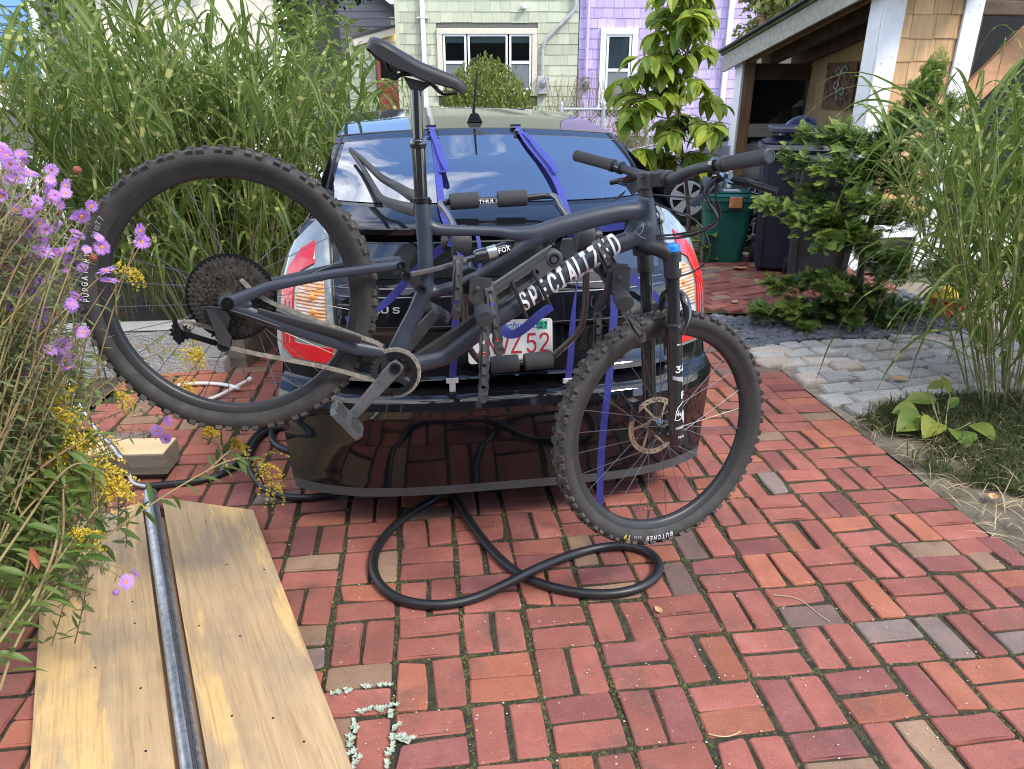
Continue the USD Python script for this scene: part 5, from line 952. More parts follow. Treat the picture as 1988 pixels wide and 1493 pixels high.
# steerer, stem, bar
stT = crown + FU * .175; obj('headset', cat(lathe([(.0, .115), (.0215, .115), (.0235, .11), (.0235, .100), (.0205, .098), (.0205, .085)], crown, FU, 24)), 'matte_black', bike, smooth=35)
sp0 = BP(1254, 384, .0); stC = BP(1252, 352, 0)
obj('spacer', cyl(sp0 - FU * .004, stC - FU * .018, .0178, 22), 'matte_black', bike, smooth=40)
barL, barR = YP(1122, 303, 2.285), YP(1488, 304, 1.595); bm = (barL + barR) / 2; bd_ = unit(barR - barL)
clampc = YP(1288, 346, 1.985); dirR, dirL = unit(barR - YP(1384, 322, 1.76)), unit(barL - YP(1196, 323, 2.17))
stem = obj('stem', cat(lathe([(0, .022), (.0195, .022), (.021, .018), (.021, -.018), (.0195, -.02), (0, -.02)], stC, FU, 24), hullm([stC + NF * s * .016 + FU * z + FWD * .005 for s in (-1, 1) for z in (-.016, .016)] + [clampc + bd_ * s * .022 + FU * z - FWD * .012 for s in (-1, 1) for z in (-.017, .017)]),
    tube([clampc - bd_ * .027, clampc - bd_ * .025, clampc + bd_ * .025, clampc + bd_ * .027], [.019, .0215, .0215, .019], 22)), 'matte_black', bike, smooth=30)
for z in (-.013, .013): obj('stem_bolt', cyl(stC + NF * .018 - FWD * .02 + FU * z, stC + NF * .026 - FWD * .02 + FU * z, .0035, 10), 'bolt_dark', stem)
bpts = spl([barL, barL - dirL * .14, YP(1196, 323, 2.17), YP(1237, 337, 2.10), clampc - bd_ * .05, clampc, clampc + bd_ * .05, YP(1338, 334, 1.86), YP(1384, 322, 1.76), barR - dirR * .14, barR], 60)
hb_ = obj('handlebar', tube(bpts, np.interp(np.abs(np.linspace(-1, 1, 60)), [0, .2, .45, 1], [.0172, .0165, .0125, .0112]), 18), 'matte_black', bike, smooth=50)
for s, e in ((-1, barL), (1, barR)):
    d = dirR if s > 0 else dirL; i = e - d * .135; ss = np.linspace(0, .135, 46)
    g_ = obj('grip', tube([i + d * t for t in ss], .0160 + .0006 * (np.arange(46) % 2), 20), 'grip_rubber', hb_, smooth=50)
    obj('grip_collar', tube([i - d * .012, i - d * .011, i + d * .001, i + d * .002], [.016, .0182, .0182, .0165], 20), 'matte_black', g_, smooth=30)
    obj('end_cap', lathe([(.0168, 0), (.0172, .004), (.0155, .0085), (.012, .0095), (.011, .008), (0, .008)], e, d, 24), 'matte_black', g_, smooth=30)
    cl = i - d * .035
    K = 1.35
    lv = obj('brake_lever', cat(lathe([(.0128, -.008), (.0185, -.007), (.0185, .007), (.0128, .008)], cl, d, 20), hullm([cl + (FWD * x + FU * z + d * y) * K for x, z, y in ((.012, -.010, -.012), (.026, -.018, -.02), (.026, -.034, .015), (.012, -.03, .012), (.040, -.026, -.045), (.034, -.014, -.05), (.02, -.008, -.02))]), lathe([(0, -.03), (.009, -.03), (.0105, -.02), (.0105, .02), (.008, .03), (0, .03)], cl + FWD * .042 - FU * .028 - d * .03, d, 14)), 'gloss_black', hb_, smooth=30)
    obj('lever_blade', tube(spl([cl + FWD * .046 - FU * .036 - d * .012, cl + FWD * .062 - FU * .046 + d * .03, cl + FWD * .062 - FU * .058 + d * .075, cl + FWD * .072 - FU * .075 + d * .125], 14), np.linspace(.006, .005, 14), 8, r2=np.linspace(.010, .008, 14)), 'bolt_dark', lv, smooth=60)
    obj('shifter_pod', hullm([cl - d * .035 + (FWD * x - FU * z + d * y) * K for x, z, y in ((.005, .014, -.018), (.03, .02, -.02), (.03, .045, .01), (.008, .045, .015), (-.012, .03, .0), (-.008, .05, -.014))]), 'matte_black', lv, smooth=25)
    obj('shift_paddle', hullm([cl - d * .03 + (FWD * x - FU * z + d * y) * K for x, z, y in ((-.005, .040, .0), (-.03, .052, -.012), (-.042, .062, .004), (-.036, .066, .012), (-.005, .048, .012))]), 'bolt_dark', lv, smooth=25)
    obj('clamp_screw', lathe([(0, .004), (.004, .004), (.005, 0)], cl + FWD * .03 - FU * .022 + NF * .0, unit(-FU + NF * s), 10), 'dull_steel', lv)
# hoses and cables
rc = barR - dirR * .19; lc = barL - dirL * .19
def hose(pts, r=.0025): obj('cable', tube(spl(pts, 40), r, 7), 'matte_black', bike, smooth=60)
hd_lo, hd_up = BP(1272, 459, .012), BP(1272, 396, .0)
hose([rc - FU * .03 + FWD * .02, YP(1368, 372, 1.72), YP(1385, 410, 1.74), YP(1388, 432, 1.80), YP(1350, 447, 1.88), YP(1310, 455, 1.93), hd_lo])
hose([rc - FU * .035 + FWD * .03, YP(1376, 378, 1.75), YP(1394, 405, 1.78), YP(1392, 428, 1.84), YP(1350, 455, 1.93), YP(1310, 463, 1.96), hd_lo - BU * .006])
hose([rc - FU * .03 + FWD * .01, YP(1392, 388, 1.76), YP(1398, 415, 1.80), YP(1380, 440, 1.86), YP(1330, 458, 1.95), YP(1300, 462, 1.97), hd_lo - BU * .004 - NB * .02])
hose([lc - FU * .04 + FWD * .03, YP(1205, 353, 2.19), YP(1240, 372, 2.12), YP(1275, 379, 2.08), YP(1330, 383, 2.05), YP(1362, 388, 2.02), YP(1386, 405, 1.99), YP(1392, 432, 1.97), YP(1365, 450, 1.97), hd_lo - NB * .03])
hose([lc - FU * .045 + FWD * .02, YP(1200, 356, 2.2), YP(1225, 365, 2.16), YP(1270, 394, 2.06), YP(1310, 410, 2.03), YP(1350, 428, 2.0), YP(1376, 470, 1.98), YP(1372, 505, 1.99), YP(1345, 528, 2.0), YP(1306, 545, 2.0), FH + NF * -.05 + FU * .28])
# folding lock / tool carrier strapped on the down tube
lock = thing('folding_lock', 'grey folding bicycle lock strapped to the bike down tube above its lettering', 'lock', BP(1020, 530, .03))
mat('lock_grey', (.045, .046, .048), .55, var=.1); mat('lock_light', (.11, .113, .117), .5, var=.1)
la, lb = BP(962, 578, .012), BP(1075, 503, .012); ld = unit(lb - la); lu = np.cross(NB, ld); ll = np.linalg.norm(lb - la)
obj('holder', plate(rrect(-.012, ll + .012, -.017, .017, .016).difference(rrect(.004, ll * .72, -.008, .008, .007)), .022, la - NB * .006, ld, lu, NB), 'lock_grey', lock, smooth=25)
obj('holder_inset', plate(rrect(.006, ll * .72, -.0075, .0075, .007), .014, la - NB * .006, ld, lu, NB), 'black_trim', lock)
for k in range(4): obj('plate', plate(rrect(-.004, ll * .98, .0175 + .0052 * k, .0215 + .0052 * k, .0015), .014, la - NB * (.002 + .003 * (k % 2)) + ld * .006 * k, ld, lu, NB), 'lock_light' if k % 2 else 'lock_grey', lock)
obj('lock_head', lathe([(0, .02), (.018, .02), (.024, .014), (.024, -.016), (0, -.016)], lb + lu * .004, NB, 24), 'lock_grey', lock, smooth=30); obj('keyway', lathe([(.009, .001), (.010, .003), (.013, .003), (.014, 0)], lb + lu * .004 + NB * .02, NB, 18), 'bolt_dark', lock)
for px, py, qx, qy in ((1000, 562, 1023, 618), (1041, 540, 1066, 590)): obj('strap', tube(path_b([(px - 6, py - 16, .03), (px, py, .040), ((px + qx) / 2, (py + qy) / 2, .040), (qx, qy, .028)], 14), .0045, 8, r2=.0062), 'rubber', lock, smooth=50)
# ------------------------------------------------------------------ trunk rack
mat('webbing', (.036, .043, .26), .75, var=.1, vs=60, bump=.35, bs=900, bd=.001); mat('foam', (.032, .032, .034), .85, var=.1, bump=.2, bs=700, bd=.001); mat('strap_rubber', (.032, .032, .033), .6, var=.2, vs=40); mat('cradle_grey', (.024, .0245, .026), .55, var=.2, vs=30); mat('hook_grey', (.42, .43, .43), .5, var=.05); mat('tube_black', (.012, .012, .013), .16, coat=1., var=.05)
def YC(px, py, yl):                              # the point of a pixel on the car's cross plane yl
    d = ray(px, py); O = C(0, yl, 0); return CO + d * (((O - CO) @ CYv) / (d @ CYv))
def pathc(pts, n=24): return spl([YC(*p) for p in pts], n)
rack = thing('bike_rack', 'black trunk bike rack with foam pads and blue straps, between the bicycle and the car', 'bike rack', C(0, 0, .8))
obj('upper_frame', tube(pathc([(893, 470, -.10), (884, 445, -.02), (864, 408, .14), (856, 396, .20), (870, 392, .225), (945, 388, .23), (1030, 383, .23), (1060, 380, .22), (1076, 382, .19), (1090, 402, .10), (1112, 430, -.02), (1132, 458, -.10)], 70), .0115, 14), 'tube_black', rack, smooth=60)
obj('lower_frame', tube(pathc([(897, 480, -.10), (902, 560, -.09), (903, 640, -.05), (912, 676, -.01), (940, 706, .02), (965, 708, .025), (1012, 704, .025), (1060, 698, .025), (1078, 688, .01), (1118, 650, -.04), (1132, 625, -.06), (1138, 540, -.09), (1137, 470, -.10)], 70), .0115, 14), 'tube_black', rack, smooth=60)
for a, b, y, r in (((873, 392), (929, 388), .226, .0285), ((966, 387), (1022, 383.5), .23, .0285), ((953, 709), (1006, 704), .025, .031), ((1018, 703), (1072, 697), .025, .031)):
    A_, B_ = YC(*a, y), YC(*b, y); d = unit(B_ - A_); L = np.linalg.norm(B_ - A_); obj('foam_pad', lathe([(.0125, 0), (r * .93, 0), (r, .006), (r, L - .006), (r * .93, L), (.0125, L)], A_, d, 28), 'foam', rack, smooth=35)
tA, tB = YC(932, 392.5, .215), YC(964, 390.5, .215); d = unit(tB - tA); nrm_ = unit(np.cross(d, np.cross(CO - tA, d))); v, f = text('THULE', .0145, (0, 0, 0), (1, 0, 0), (0, 1, 0), (0, 0, 1), .0008, True, 0, 1.12, True, .005)
tm = (tA + tB) / 2; tu = np.cross(nrm_, d); bn = YC(948, 391.2, .229); obj('lettering', (np.array([bn + d * a + tu * (.0122 * math.sin((b - .007) / .0122)) + nrm_ * (.0122 * math.cos((b - .007) / .0122) + c) for a, b, c in v]), f), 'decal_white', rack, kind='stuff')
for px, py, s in ((893, 470, -1), (1133, 458, 1)):
    h_ = YC(px, py, -.10); hb2 = obj('hub', lathe([(.0, .035), (.022, .035), (.026, .03), (.048, .026), (.052, .018), (.052, -.018), (.048, -.026), (.026, -.03), (0, -.03)], h_, CXv, 32), 'cradle_grey', rack, smooth=35)
    obj('hub_knob', lathe([(0, .058), (.018, .058), (.022, .05), (.022, .036)], h_, CXv * s, 14), 'matte_black', hb2, smooth=30)
def armset(hub, tip_px, block, off):
    tip = BP(*tip_px, .125); root = YC(*hub, -.10); d = unit(tip - root); a = obj('arm', tube([root, root + (tip - root) * .5, tip - d * .02], .0185, 18), 'tube_black', rack, smooth=50)
    obj('arm_cap', lathe([(.0185, -.045), (.0235, -.045), (.024, -.002), (.021, .004), (0, .005)], tip, d, 24), 'cradle_grey', a, smooth=35)
    return tip, d, a
tip1, d1, a1 = armset((900, 500), (942, 619), None, 0); tip2, d2, a2 = armset((1140, 480), (1214, 589), None, 0)
def cradle(px, py, w, h, off0, off1, rot=0.):
    c, s = math.cos(rot), math.sin(rot); pts = []
    for x, y, o in ((-.5, -.5, off0), (.5, -.42, off0), (.5, .5, off0), (-.4, .5, off0), (-.42, -.5, off1), (.40, -.45, off1), (.42, .3, off1), (0, .5, off1), (-.42, .3, off1)):
        X, Y = x * w, y * h; pts.append(BP(px + c * X - s * Y, py + s * X + c * Y, o))
    return hullm(pts)
obj('cradle', cradle(930, 568, 44, 56, -.02, .055, .1), 'cradle_grey', a1, smooth=22); obj('cradle', cradle(1205, 543, 38, 58, -.02, .055, .05), 'cradle_grey', a2, smooth=22)
obj('cradle_cap', cradle(935, 549, 38, 24, -.01, .05, .1), 'strap_rubber', a1, smooth=22); obj('cradle_cap', cradle(1205, 522, 30, 22, -.01, .05, .0), 'strap_rubber', a2, smooth=22)
for px, py, r, o in ((912, 545, .038, -.05), (1178, 515, .03, -.05)): obj('cradle_disc', lathe([(0, .012), (r * .4, .012), (r * .5, .006), (r * .9, .006), (r, 0), (r, -.03), (0, -.03)], BP(px, py, o), unit(NB + A0 * .3), 26), 'cradle_grey', rack, smooth=30)
for px, py in ((927, 560), (1203, 540)): obj('rivet', lathe([(0, .004), (.005, .003), (.007, 0)], BP(px, py, .063), NB, 12), 'strap_rubber', rack)
def perforated(a, b, w, o0, o1, n, look='strap_rubber', tipround=True):
    """a rubber strap with a row of holes between two pixels"""
    A_, B_ = BP(*a, o0), BP(*b, o1); X = unit(B_ - A_); L = np.linalg.norm(B_ - A_); Yv = unit(np.cross(NB, X)); Z = np.cross(X, Yv); xs = np.linspace(0, L, n * 6 + 1); k = w / 2 * (1 - .11 * np.cos(xs / L * n * 2 * np.pi)); k[-1] *= .5; k[-2] *= .8
    p = Polygon(np.r_[np.c_[xs, k], np.c_[xs, -k][::-1]])
    for i in range(n):
        if (i + .5) / n < .9: p = p.difference(Point((i + .5) * L / n, 0).buffer(w * .21, quad_segs=5))
    v, f = plate(p, .0038, (0, 0, 0), (1, 0, 0), (0, 1, 0), (0, 0, 1)); bend = .012 * np.sin(v[:, 0] / L * np.pi) + .0016 * np.sin(v[:, 0] / L * n * 2 * np.pi)
    obj('rubber_strap', (A_ + v[:, :1] * X + v[:, 1:2] * Yv + (v[:, 2] + bend)[:, None] * Z, f), look, rack)
perforated((889, 496), (885, 621), .026, .045, .045, 5); perforated((950, 556), (970, 692), .027, .05, .075, 6); perforated((941, 630), (937, 782), .028, .075, .09, 7)
perforated((1156, 466), (1186, 528), .027, .042, .05, 3); perforated((1159, 604), (1158, 676), .024, -.02, -.02, 4); perforated((1211, 600), (1250, 664), .025, .07, .11, 3)
obj('strap_end', tube(path_b([(1186, 525, .05), (1182, 560, .02), (1164, 590, -.01), (1160, 606, -.02)], 14), .003, 8, r2=.012), 'strap_rubber', rack, smooth=50)
obj('buckle_wire', tube(path_b([(1150, 576, -.02), (1150, 596, -.02), (1172, 600, -.02), (1176, 592, -.02)], 14), .0016, 6), 'dull_steel', rack)
def ribbon(pts, w, nref, t=.0014, name='strap', n=26, look='webbing', twist=None):
    P = spl(pts, n); T = np.gradient(P, axis=0); T /= np.linalg.norm(T, axis=1, keepdims=True); S = np.cross(T, nref); S /= np.linalg.norm(S, axis=1, keepdims=True)
    if twist is not None:
        U = np.cross(S, T); a = np.interp(np.linspace(0, 1, n), *twist)[:, None]; S = S * np.cos(a) + U * np.sin(a)
    N_ = np.cross(S, T); v = np.stack([P + S * w / 2 + N_ * t / 2, P - S * w / 2 + N_ * t / 2, P - S * w / 2 - N_ * t / 2, P + S * w / 2 - N_ * t / 2], 1); v = np.concatenate([v, v[:, :1]], 1)
    m, f = grid(v); obj(name, (m, f), look, rack, smooth=40)
gn = unit(-CYv * .35 + ZV)
def hatch(px, yl, lift=.012):                    # a point above the rear glass
    z = 0
    lo, hi = 150., 480.
    for _ in range(30):
        mid = (lo + hi) / 2; q = YC(px, mid, yl)
        if q[2] > ztop(yl) + .03 + lift: lo = mid
        else: hi = mid
    return YC(px, mid, yl)
ribbon([hatch(837, .985, .004), hatch(839, .93), hatch(843, .80), hatch(849, .55), hatch(855, .34, .0), YC(862, 420, .20), YC(884, 462, .0)], .025, gn)
ribbon([hatch(842, .84, .016), hatch(850, .70, .024), hatch(862, .52, .028), hatch(866, .46, .03), hatch(860, .47, .018), hatch(852, .56, .016)], .022, gn)
ribbon([hatch(1000, .985, .004), hatch(1006, .93), hatch(1022, .78), hatch(1056, .55), hatch(1084, .38, .0), YC(1106, 424, .16), YC(1128, 450, .0)], .025, gn)
ribbon([hatch(1018, .86, .016), hatch(1040, .70, .026), hatch(1068, .52, .03), hatch(1080, .44, .02)], .020, gn)
for px in (837, 1000):
    q = hatch(px, .985, .004); obj('edge_hook', frame_box(q, CXv, unit(CYv + ZV * -.1), ZV, -.022, .022, -.02, .014, -.003, .006, .002), 'black_trim', rack)
    q = hatch(px + (2 if px < 900 else 8), .90, .012); obj('buckle', tube(spl([q + CXv * a + unit(-CYv + ZV * -.4) * b for a, b in ((-.019, 0), (.019, 0), (.019, .026), (-.019, .026), (-.019, 0))], 30), .0028, 6), 'bolt_dark', rack)
pn = -CYv
ribbon([YC(884, 475, -.11), YC(886, 560, -.05), YC(884, 640, .0), YC(881, 700, .03), YC(878, 738, .055)], .025, pn)
ribbon([YC(1137, 475, -.10), YC(1122, 540, -.05), YC(1112, 620, -.005), YC(1108, 690, .03), YC(1103, 737, .055)], .024, pn, twist=([0, .35, .6, 1], [1.3, 1.1, .2, 0]))
for px, py in ((878, 738), (1104, 738)):
    q = YC(px, py, .05); obj('plastic_hook', cat(frame_box(q, CXv, unit(ZV), -CYv, -.022, .022, -.012, .008, -.003, .003, .002), frame_box(q, CXv, unit(ZV), -CYv, -.011, .011, -.048, -.0121, -.0025, .0025, .001), frame_box(q, CXv, ZV, -CYv, -.011, .011, -.0525, -.0481, -.025, .0025, .001)), 'hook_grey', rack)
ribbon([YC(886, 466, -.12), YC(850, 488, -.08), YC(790, 545, .02), YC(735, 598, .06), YC(672, 622, .075)], .026, pn)
ribbon([YC(1140, 470, -.12), YC(1200, 520, -.03), YC(1260, 565, .05), YC(1292, 596, .10)], .026, pn)
ribbon([YC(1100, 455, -.08), YC(1130, 443, -.09), YC(1170, 441, -.10), YC(1212, 436, -.12)], .030, pn)
ribbon([YC(955, 575, -.10), YC(975, 640, -.12), YC(1000, 648, -.13), YC(1040, 618, -.14), YC(1072, 594, -.12)], .030, pn, twist=([0, .3, 1], [.9, .2, 0]))
ribbon([YC(1182, 520, -.10), YC(1192, 560, -.13), YC(1190, 640, -.14), YC(1182, 740, -.14), YC(1169, 860, -.13), YC(1164, 985, -.10)], .0255, pn, n=40)
ribbon([YC(870, 470, -.12), YC(888, 480, -.14), YC(905, 520, -.14), YC(932, 560, -.12)], .024, pn, twist=([0, 1], [.3, 1.0]))
ribbon([YC(925, 452, -.02), YC(931, 480, -.05), YC(930, 560, -.05), YC(934, 640, -.03)], .012, pn)
# ------------------------------------------------------------------ things on the ground
PA = math.atan2(.69, 1.26)
usdkit.material(stage, '/World/Looks/plywood', {
    'geo': ('geometry', {}), 'mp': ('mapping', {'rotation': (0, 0, -PA), 'scale': (1, 1, 1)}), 'ms': ('mapping', {'scale': (26, 1.6, 1)}), 'mb': ('mapping', {'scale': (7.5, .9, 1)}),
    'n': ('noise_texture', {'scale': 1.4, 'detail': 8., 'roughness': .65, 'distortion': .8}), 'r': ('rgb_ramp', {'ramp': [(.25, (.35, .235, .12)), (.5, (.44, .305, .165)), (.75, (.51, .365, .2))]}),
    'nb': ('noise_texture', {'scale': .9, 'detail': 9., 'roughness': .62, 'distortion': .25}), 'rb': ('rgb_ramp', {'ramp': [(.52, (0, 0, 0)), (.545, (.7, .7, .7)), (.8, (.85, .85, .85))]}), 'm1': ('mix', {'color2': (.66, .43, .17)}),
    'nd': ('noise_texture', {'scale': 3.2, 'detail': 7., 'roughness': .6}), 'rd': ('rgb_ramp', {'ramp': [(.50, (0, 0, 0)), (.70, (.75, .75, .75))]}), 'm2': ('mix', {'color2': (.27, .21, .15)}),
    'nk': ('noise_texture', {'scale': 9., 'detail': 2.}), 'wv': ('wave_texture', {'scale': .7, 'distortion': 12., 'detail': 3., 'detail_scale': .7, 'bands_direction': 'x'}), 'rw': ('rgb_ramp', {'ramp': [(.0, (.3, .3, .3)), (.08, (0, 0, 0))]}), 'm3': ('mix', {'color2': (.33, .20, .09)}),
    'mf': ('mapping', {'scale': (190, 5, 1)}), 'nf': ('noise_texture', {'scale': 1.0, 'detail': 5., 'roughness': .7}), 'rf': ('rgb_ramp', {'ramp': [(.28, (.62, .58, .52)), (.5, (1, 1, 1)), (.8, (1.08, 1.08, 1.08))]}), 'm4': ('mix', {'mix_type': 'multiply', 'fac': .85}), 'bp': ('bump', {'strength': .3, 'distance': .002}), 'p': ('principled_bsdf', {'roughness': .6, 'specular_ior_level': .35})},
    [('geo.position', 'mp.vector'), ('mp.vector', 'ms.vector'), ('mp.vector', 'mb.vector'), ('ms.vector', 'n.vector'), ('n.fac', 'r.fac'), ('mb.vector', 'nb.vector'), ('nb.fac', 'rb.fac'), ('r.color', 'm1.color1'), ('rb.color', 'm1.fac'),
     ('mp.vector', 'nd.vector'), ('nd.fac', 'rd.fac'), ('rd.color', 'm2.fac'), ('m1.color', 'm2.color1'), ('mb.vector', 'wv.vector'), ('wv.fac', 'rw.fac'), ('rw.color', 'm3.fac'), ('m2.color', 'm3.color1'), ('mp.vector', 'mf.vector'), ('mf.vector', 'nf.vector'), ('nf.fac', 'rf.fac'), ('m3.color', 'm4.color1'), ('rf.color', 'm4.color2'), ('m4.color', 'p.base_color'), ('nf.fac', 'bp.height'), ('bp.normal', 'p.normal')], surface='p.BSDF')
mat('ply_edge', (.24, .13, .07), .8, c2=(.40, .25, .13), vs=3, stretch=(1, 1, 60)); mat('galvanised', (.21, .23, .26), .38, .85, c2=(.42, .44, .47), vs=40, rv=.12, lo=.3, hi=.7, bump=.1, bs=90); mat('timber_face', (.095, .078, .062), .85, c2=(.17, .14, .11), vs=14, stretch=(.25, 1, 2.5), bump=.3, bs=70); mat('timber_top', (.50, .36, .19), .75, c2=(.60, .45, .26), vs=12, stretch=(.2, 1, 1))
mat('hose_black', (.010, .010, .011), .42, var=.2); mat('conduit_steel', (.42, .42, .42), .32, .9, var=.12, vs=50); mat('granite_block', (.20, .20, .20), .9, c2=(.42, .42, .42), vs=130, bump=.9, bs=60, bd=.02, lo=.3, hi=.7); mat('granite_top', (.25, .255, .255), .85, c2=(.33, .335, .335), vs=60, bump=.3, bs=90); mat('plastic_white', (.68, .67, .62), .4, var=.05); mat('dead_leaf', (.36, .20, .08), .8, c2=(.5, .32, .15), vs=40); mat('straw', (.45, .36, .2), .8, var=.2)
ZB = .05
def quad_board(pxs, z0, z1):
    q = [G(px, py, z1) for px, py in pxs]; return hullm([(*p[:2], z) for p in q for z in (z0, z1)])
ply = thing('plywood_ramp', 'worn plywood board in two strips beside a steel pipe, bottom left', 'plywood board', G(400, 1300, 0))
far_l, near_l, far_r, near_r = G(490, 988, ZB), G(700, 1540, ZB), G(314, 966, ZB), G(418, 1540, ZB)
obj('board', quad_board([(314, 966), (491, 990), (705, 1545), (412, 1530)], ZB - .018, ZB), 'plywood', ply)
obj('board', quad_board([(150, 1012), (275, 975), (344, 1530), (54, 1560), (77, 1190)], ZB - .018, ZB), 'plywood', ply)
obj('base_board', quad_board([(160, 1016), (486, 992), (698, 1545), (62, 1560), (84, 1190)], .004, ZB - .0195), 'ply_edge', ply)
g0, g1 = G(294, 978, ZB), G(378, 1520, ZB); pd_ = unit(g1 - g0); rp = .027
pipe = thing('steel_pipe', 'galvanised steel pipe lying in the groove between two plywood strips', 'pipe', g0)
pp = [g0 - pd_ * .08 + ZV * .004, g0 + ZV * .004, g1 + ZV * .004 + pd_ * .2]; obj('tube', tube(pp, rp, 40), 'galvanised', pipe, smooth=40)
sx2 = unit(np.cross(pd_, ZV)); obj('seam', tube([p + sx2 * -.006 * 1 + ZV * (rp + .0006) for p in pp], .0042, 8, r2=.0016), 'dull_steel', pipe, smooth=50); obj('seam', tube([p - sx2 * .013 + ZV * (rp * .885) for p in pp], .002, 8, r2=.0014), 'dull_steel', pipe, smooth=50)
for px, py in ((440, 1096), (513, 1106), (386, 1215), (466, 1235), (450, 1390), (530, 1394), (240, 1030), (257, 1168), (262, 1210), (185, 1296), (273, 1336), (283, 1458), (400, 1012), (590, 1440)):
    q = G(px, py, ZB); obj('screw_hole', lathe([(0, .0006), (.003, .0006), (.0038, .0002)], q, ZV, 8), 'bolt_dark', ply)
# timber
t1 = G(328, 935, .0); tx_ = unit(G(328, 935) - G(120, 940)); ty_ = np.cross(ZV, tx_); tb = thing('timber_beam', 'short squared timber lying behind the plywood, one end towards the car', 'timber', t1)
obj('beam', frame_box(t1, tx_, ty_, ZV, -.95, 0, 0, .16, .035, .135, .004), 'timber_face', tb); obj('top_face', frame_box(t1, tx_, ty_, ZV, -.947, -.003, .003, .157, .1352, .1375), 'timber_top', tb)
obj('lower_beam', frame_box(t1, tx_, ty_, ZV, -.93, -.04, .05, .2, .0, .034), 'timber_face', tb); obj('knot', lathe([(0, .0008), (.012, .0006), (.016, 0)], t1 + tx_ * -.42 + ty_ * .05 + ZV * .1376, ZV, 12), 'ply_edge', tb)
# hoses
def gpath(pts, n, dz=0.): return spl([G(*p[:2], p[2] if len(p) > 2 else .017) for p in pts], n)
hs = thing('hose', 'black hose lying in a figure-eight loop on the bricks in front of the car', 'hose', G(1015, 1115))
obj('hose', tube(gpath([(840, 930), (880, 962, .018), (905, 1000, .018), (950, 1062, .018), (1005, 1112, .018), (1065, 1138, .018), (1150, 1153, .018), (1235, 1143, .018), (1279, 1108, .018), (1262, 1074, .018), (1205, 1060, .018), (1120, 1074, .022), (1015, 1117, .052), (930, 1158, .022), (850, 1174, .018), (770, 1160, .018), (728, 1115, .018), (735, 1060, .018), (785, 1005, .018), (845, 968, .02), (868, 952, .05), (874, 920, .05)], 160), .0165, 12), 'hose_black', hs, smooth=60)
h2 = thing('hose', 'black hose running from the metal conduit to the left of the car bumper', 'hose', G(480, 900))
obj('hose', tube(gpath([(290, 944), (330, 940), (400, 930), (455, 905), (480, 868), (505, 838), (540, 812)], 50), .015, 12), 'hose_black', h2, smooth=60); obj('hose_loop', tube(gpath([(560, 828), (520, 838), (490, 868), (486, 905), (510, 945), (560, 965), (620, 964), (700, 945)], 60), .016, 12), 'hose_black', h2, smooth=60); obj('hose_loop', tube(gpath([(545, 812), (528, 838), (536, 862), (575, 878), (640, 880)], 40), .016, 12), 'hose_black', h2, smooth=60)
fc = thing('flexible_conduit', 'ribbed metal conduit draped over the timber and up into the asters', 'conduit', G(220, 870))
cp = spl([YP(40, 560, 3.3), YP(95, 660, 3.15), YP(140, 760, 3.02), YP(190, 838, 2.95), G(215, 862, .158), G(236, 890, .155), G(250, 915, .07), G(258, 935, .03), G(285, 944, .018)], 220); obj('ribbed_tube', tube(cp, .0095 + .0014 * np.abs(np.sin(np.arange(220) * 1.2)), 12), 'conduit_steel', fc, smooth=60)
# granite edging
def rough_block(O, X, Y, x0, x1, y0, y1, z0, z1, amp, seed, top=None):
    m = trimesh.creation.box([x1 - x0, y1 - y0, z1 - z0]); v, f = trimesh.remesh.subdivide_to_size(m.vertices, m.faces, .05); v = v + [(x0 + x1) / 2, (y0 + y1) / 2, (z0 + z1) / 2]; k = (meshkit.fbm(v * 9, 4, seed) - .5) * 2 * amp; c = v - [(x0 + x1) / 2, (y0 + y1) / 2, (z0 + z1) / 2]
    v = v + c / np.linalg.norm(c, axis=1, keepdims=True) * k[:, None]; return np.asarray(O) + v[:, :1] * X + v[:, 1:2] * Y + v[:, 2:] * ZV, f
q0 = G(380, 722); gX = unit(np.array([1., .10, 0])); gY = np.cross(ZV, gX)
for k, (a, b) in enumerate(((-.52, 0), (-1.08, -.53), (-1.6, -1.09))):
    gr = thing('granite_block', ('granite edging block behind the wheel, nearest the car', 'granite edging block left of the one nearest the car', 'granite edging block at the far left under the asters')[k], 'stone block', q0 + gX * (a + b) / 2, None)
    obj('block', rough_block(q0, gX, gY, a, b - .006, .0, .17, -.03, .262, .010, 3 + k), 'granite_block', gr); obj('sawn_top', frame_box(q0, gX, gY, ZV, a, b - .006, -.004, .172, .268, .280, .004), 'granite_top', gr)
sb2 = G(382, 716); s2 = thing('granite_block', 'pale stone block on a rough base at the corner of the planting bed', 'stone block', sb2); rX = unit([1, -.12, 0]); rY = np.cross(ZV, rX)
obj('block', frame_box(sb2, rX, rY, ZV, 0, .165, 0, .5, .075, .30, .008), 'granite_top', s2); obj('rough_base', rough_block(sb2, rX, rY, -.02, .19, -.02, .5, -.02, .075, .012, 9), 'granite_block', s2); obj('side_stone', rough_block(sb2, rX, rY, .168, .30, .06, .6, -.02, .30, .010, 12), 'timber_face', s2)
for lab, pts in (('white plastic tube lying flat on the bricks behind the rear wheel', [(345, 748), (380, 744), (430, 746), (462, 752)]), ('white plastic tube with a capped end, crossing the other on the bricks', [(380, 782), (415, 772), (450, 755), (486, 736)])):
    t = thing('plastic_tube', lab, 'tube', G(*pts[1])); P = gpath([(*p, .02 + .01 * (i == 3)) for i, p in enumerate(pts)], 20); obj('tube', tube(P, .010, 10), 'plastic_white', t, smooth=50); obj('end_fitting', tube([P[-1] - (P[-1] - P[-3]) * .4, P[-1], P[-1] + (P[-1] - P[-3]) * .2], [.013, .017, .011], 10), 'plastic_white', t, smooth=40)
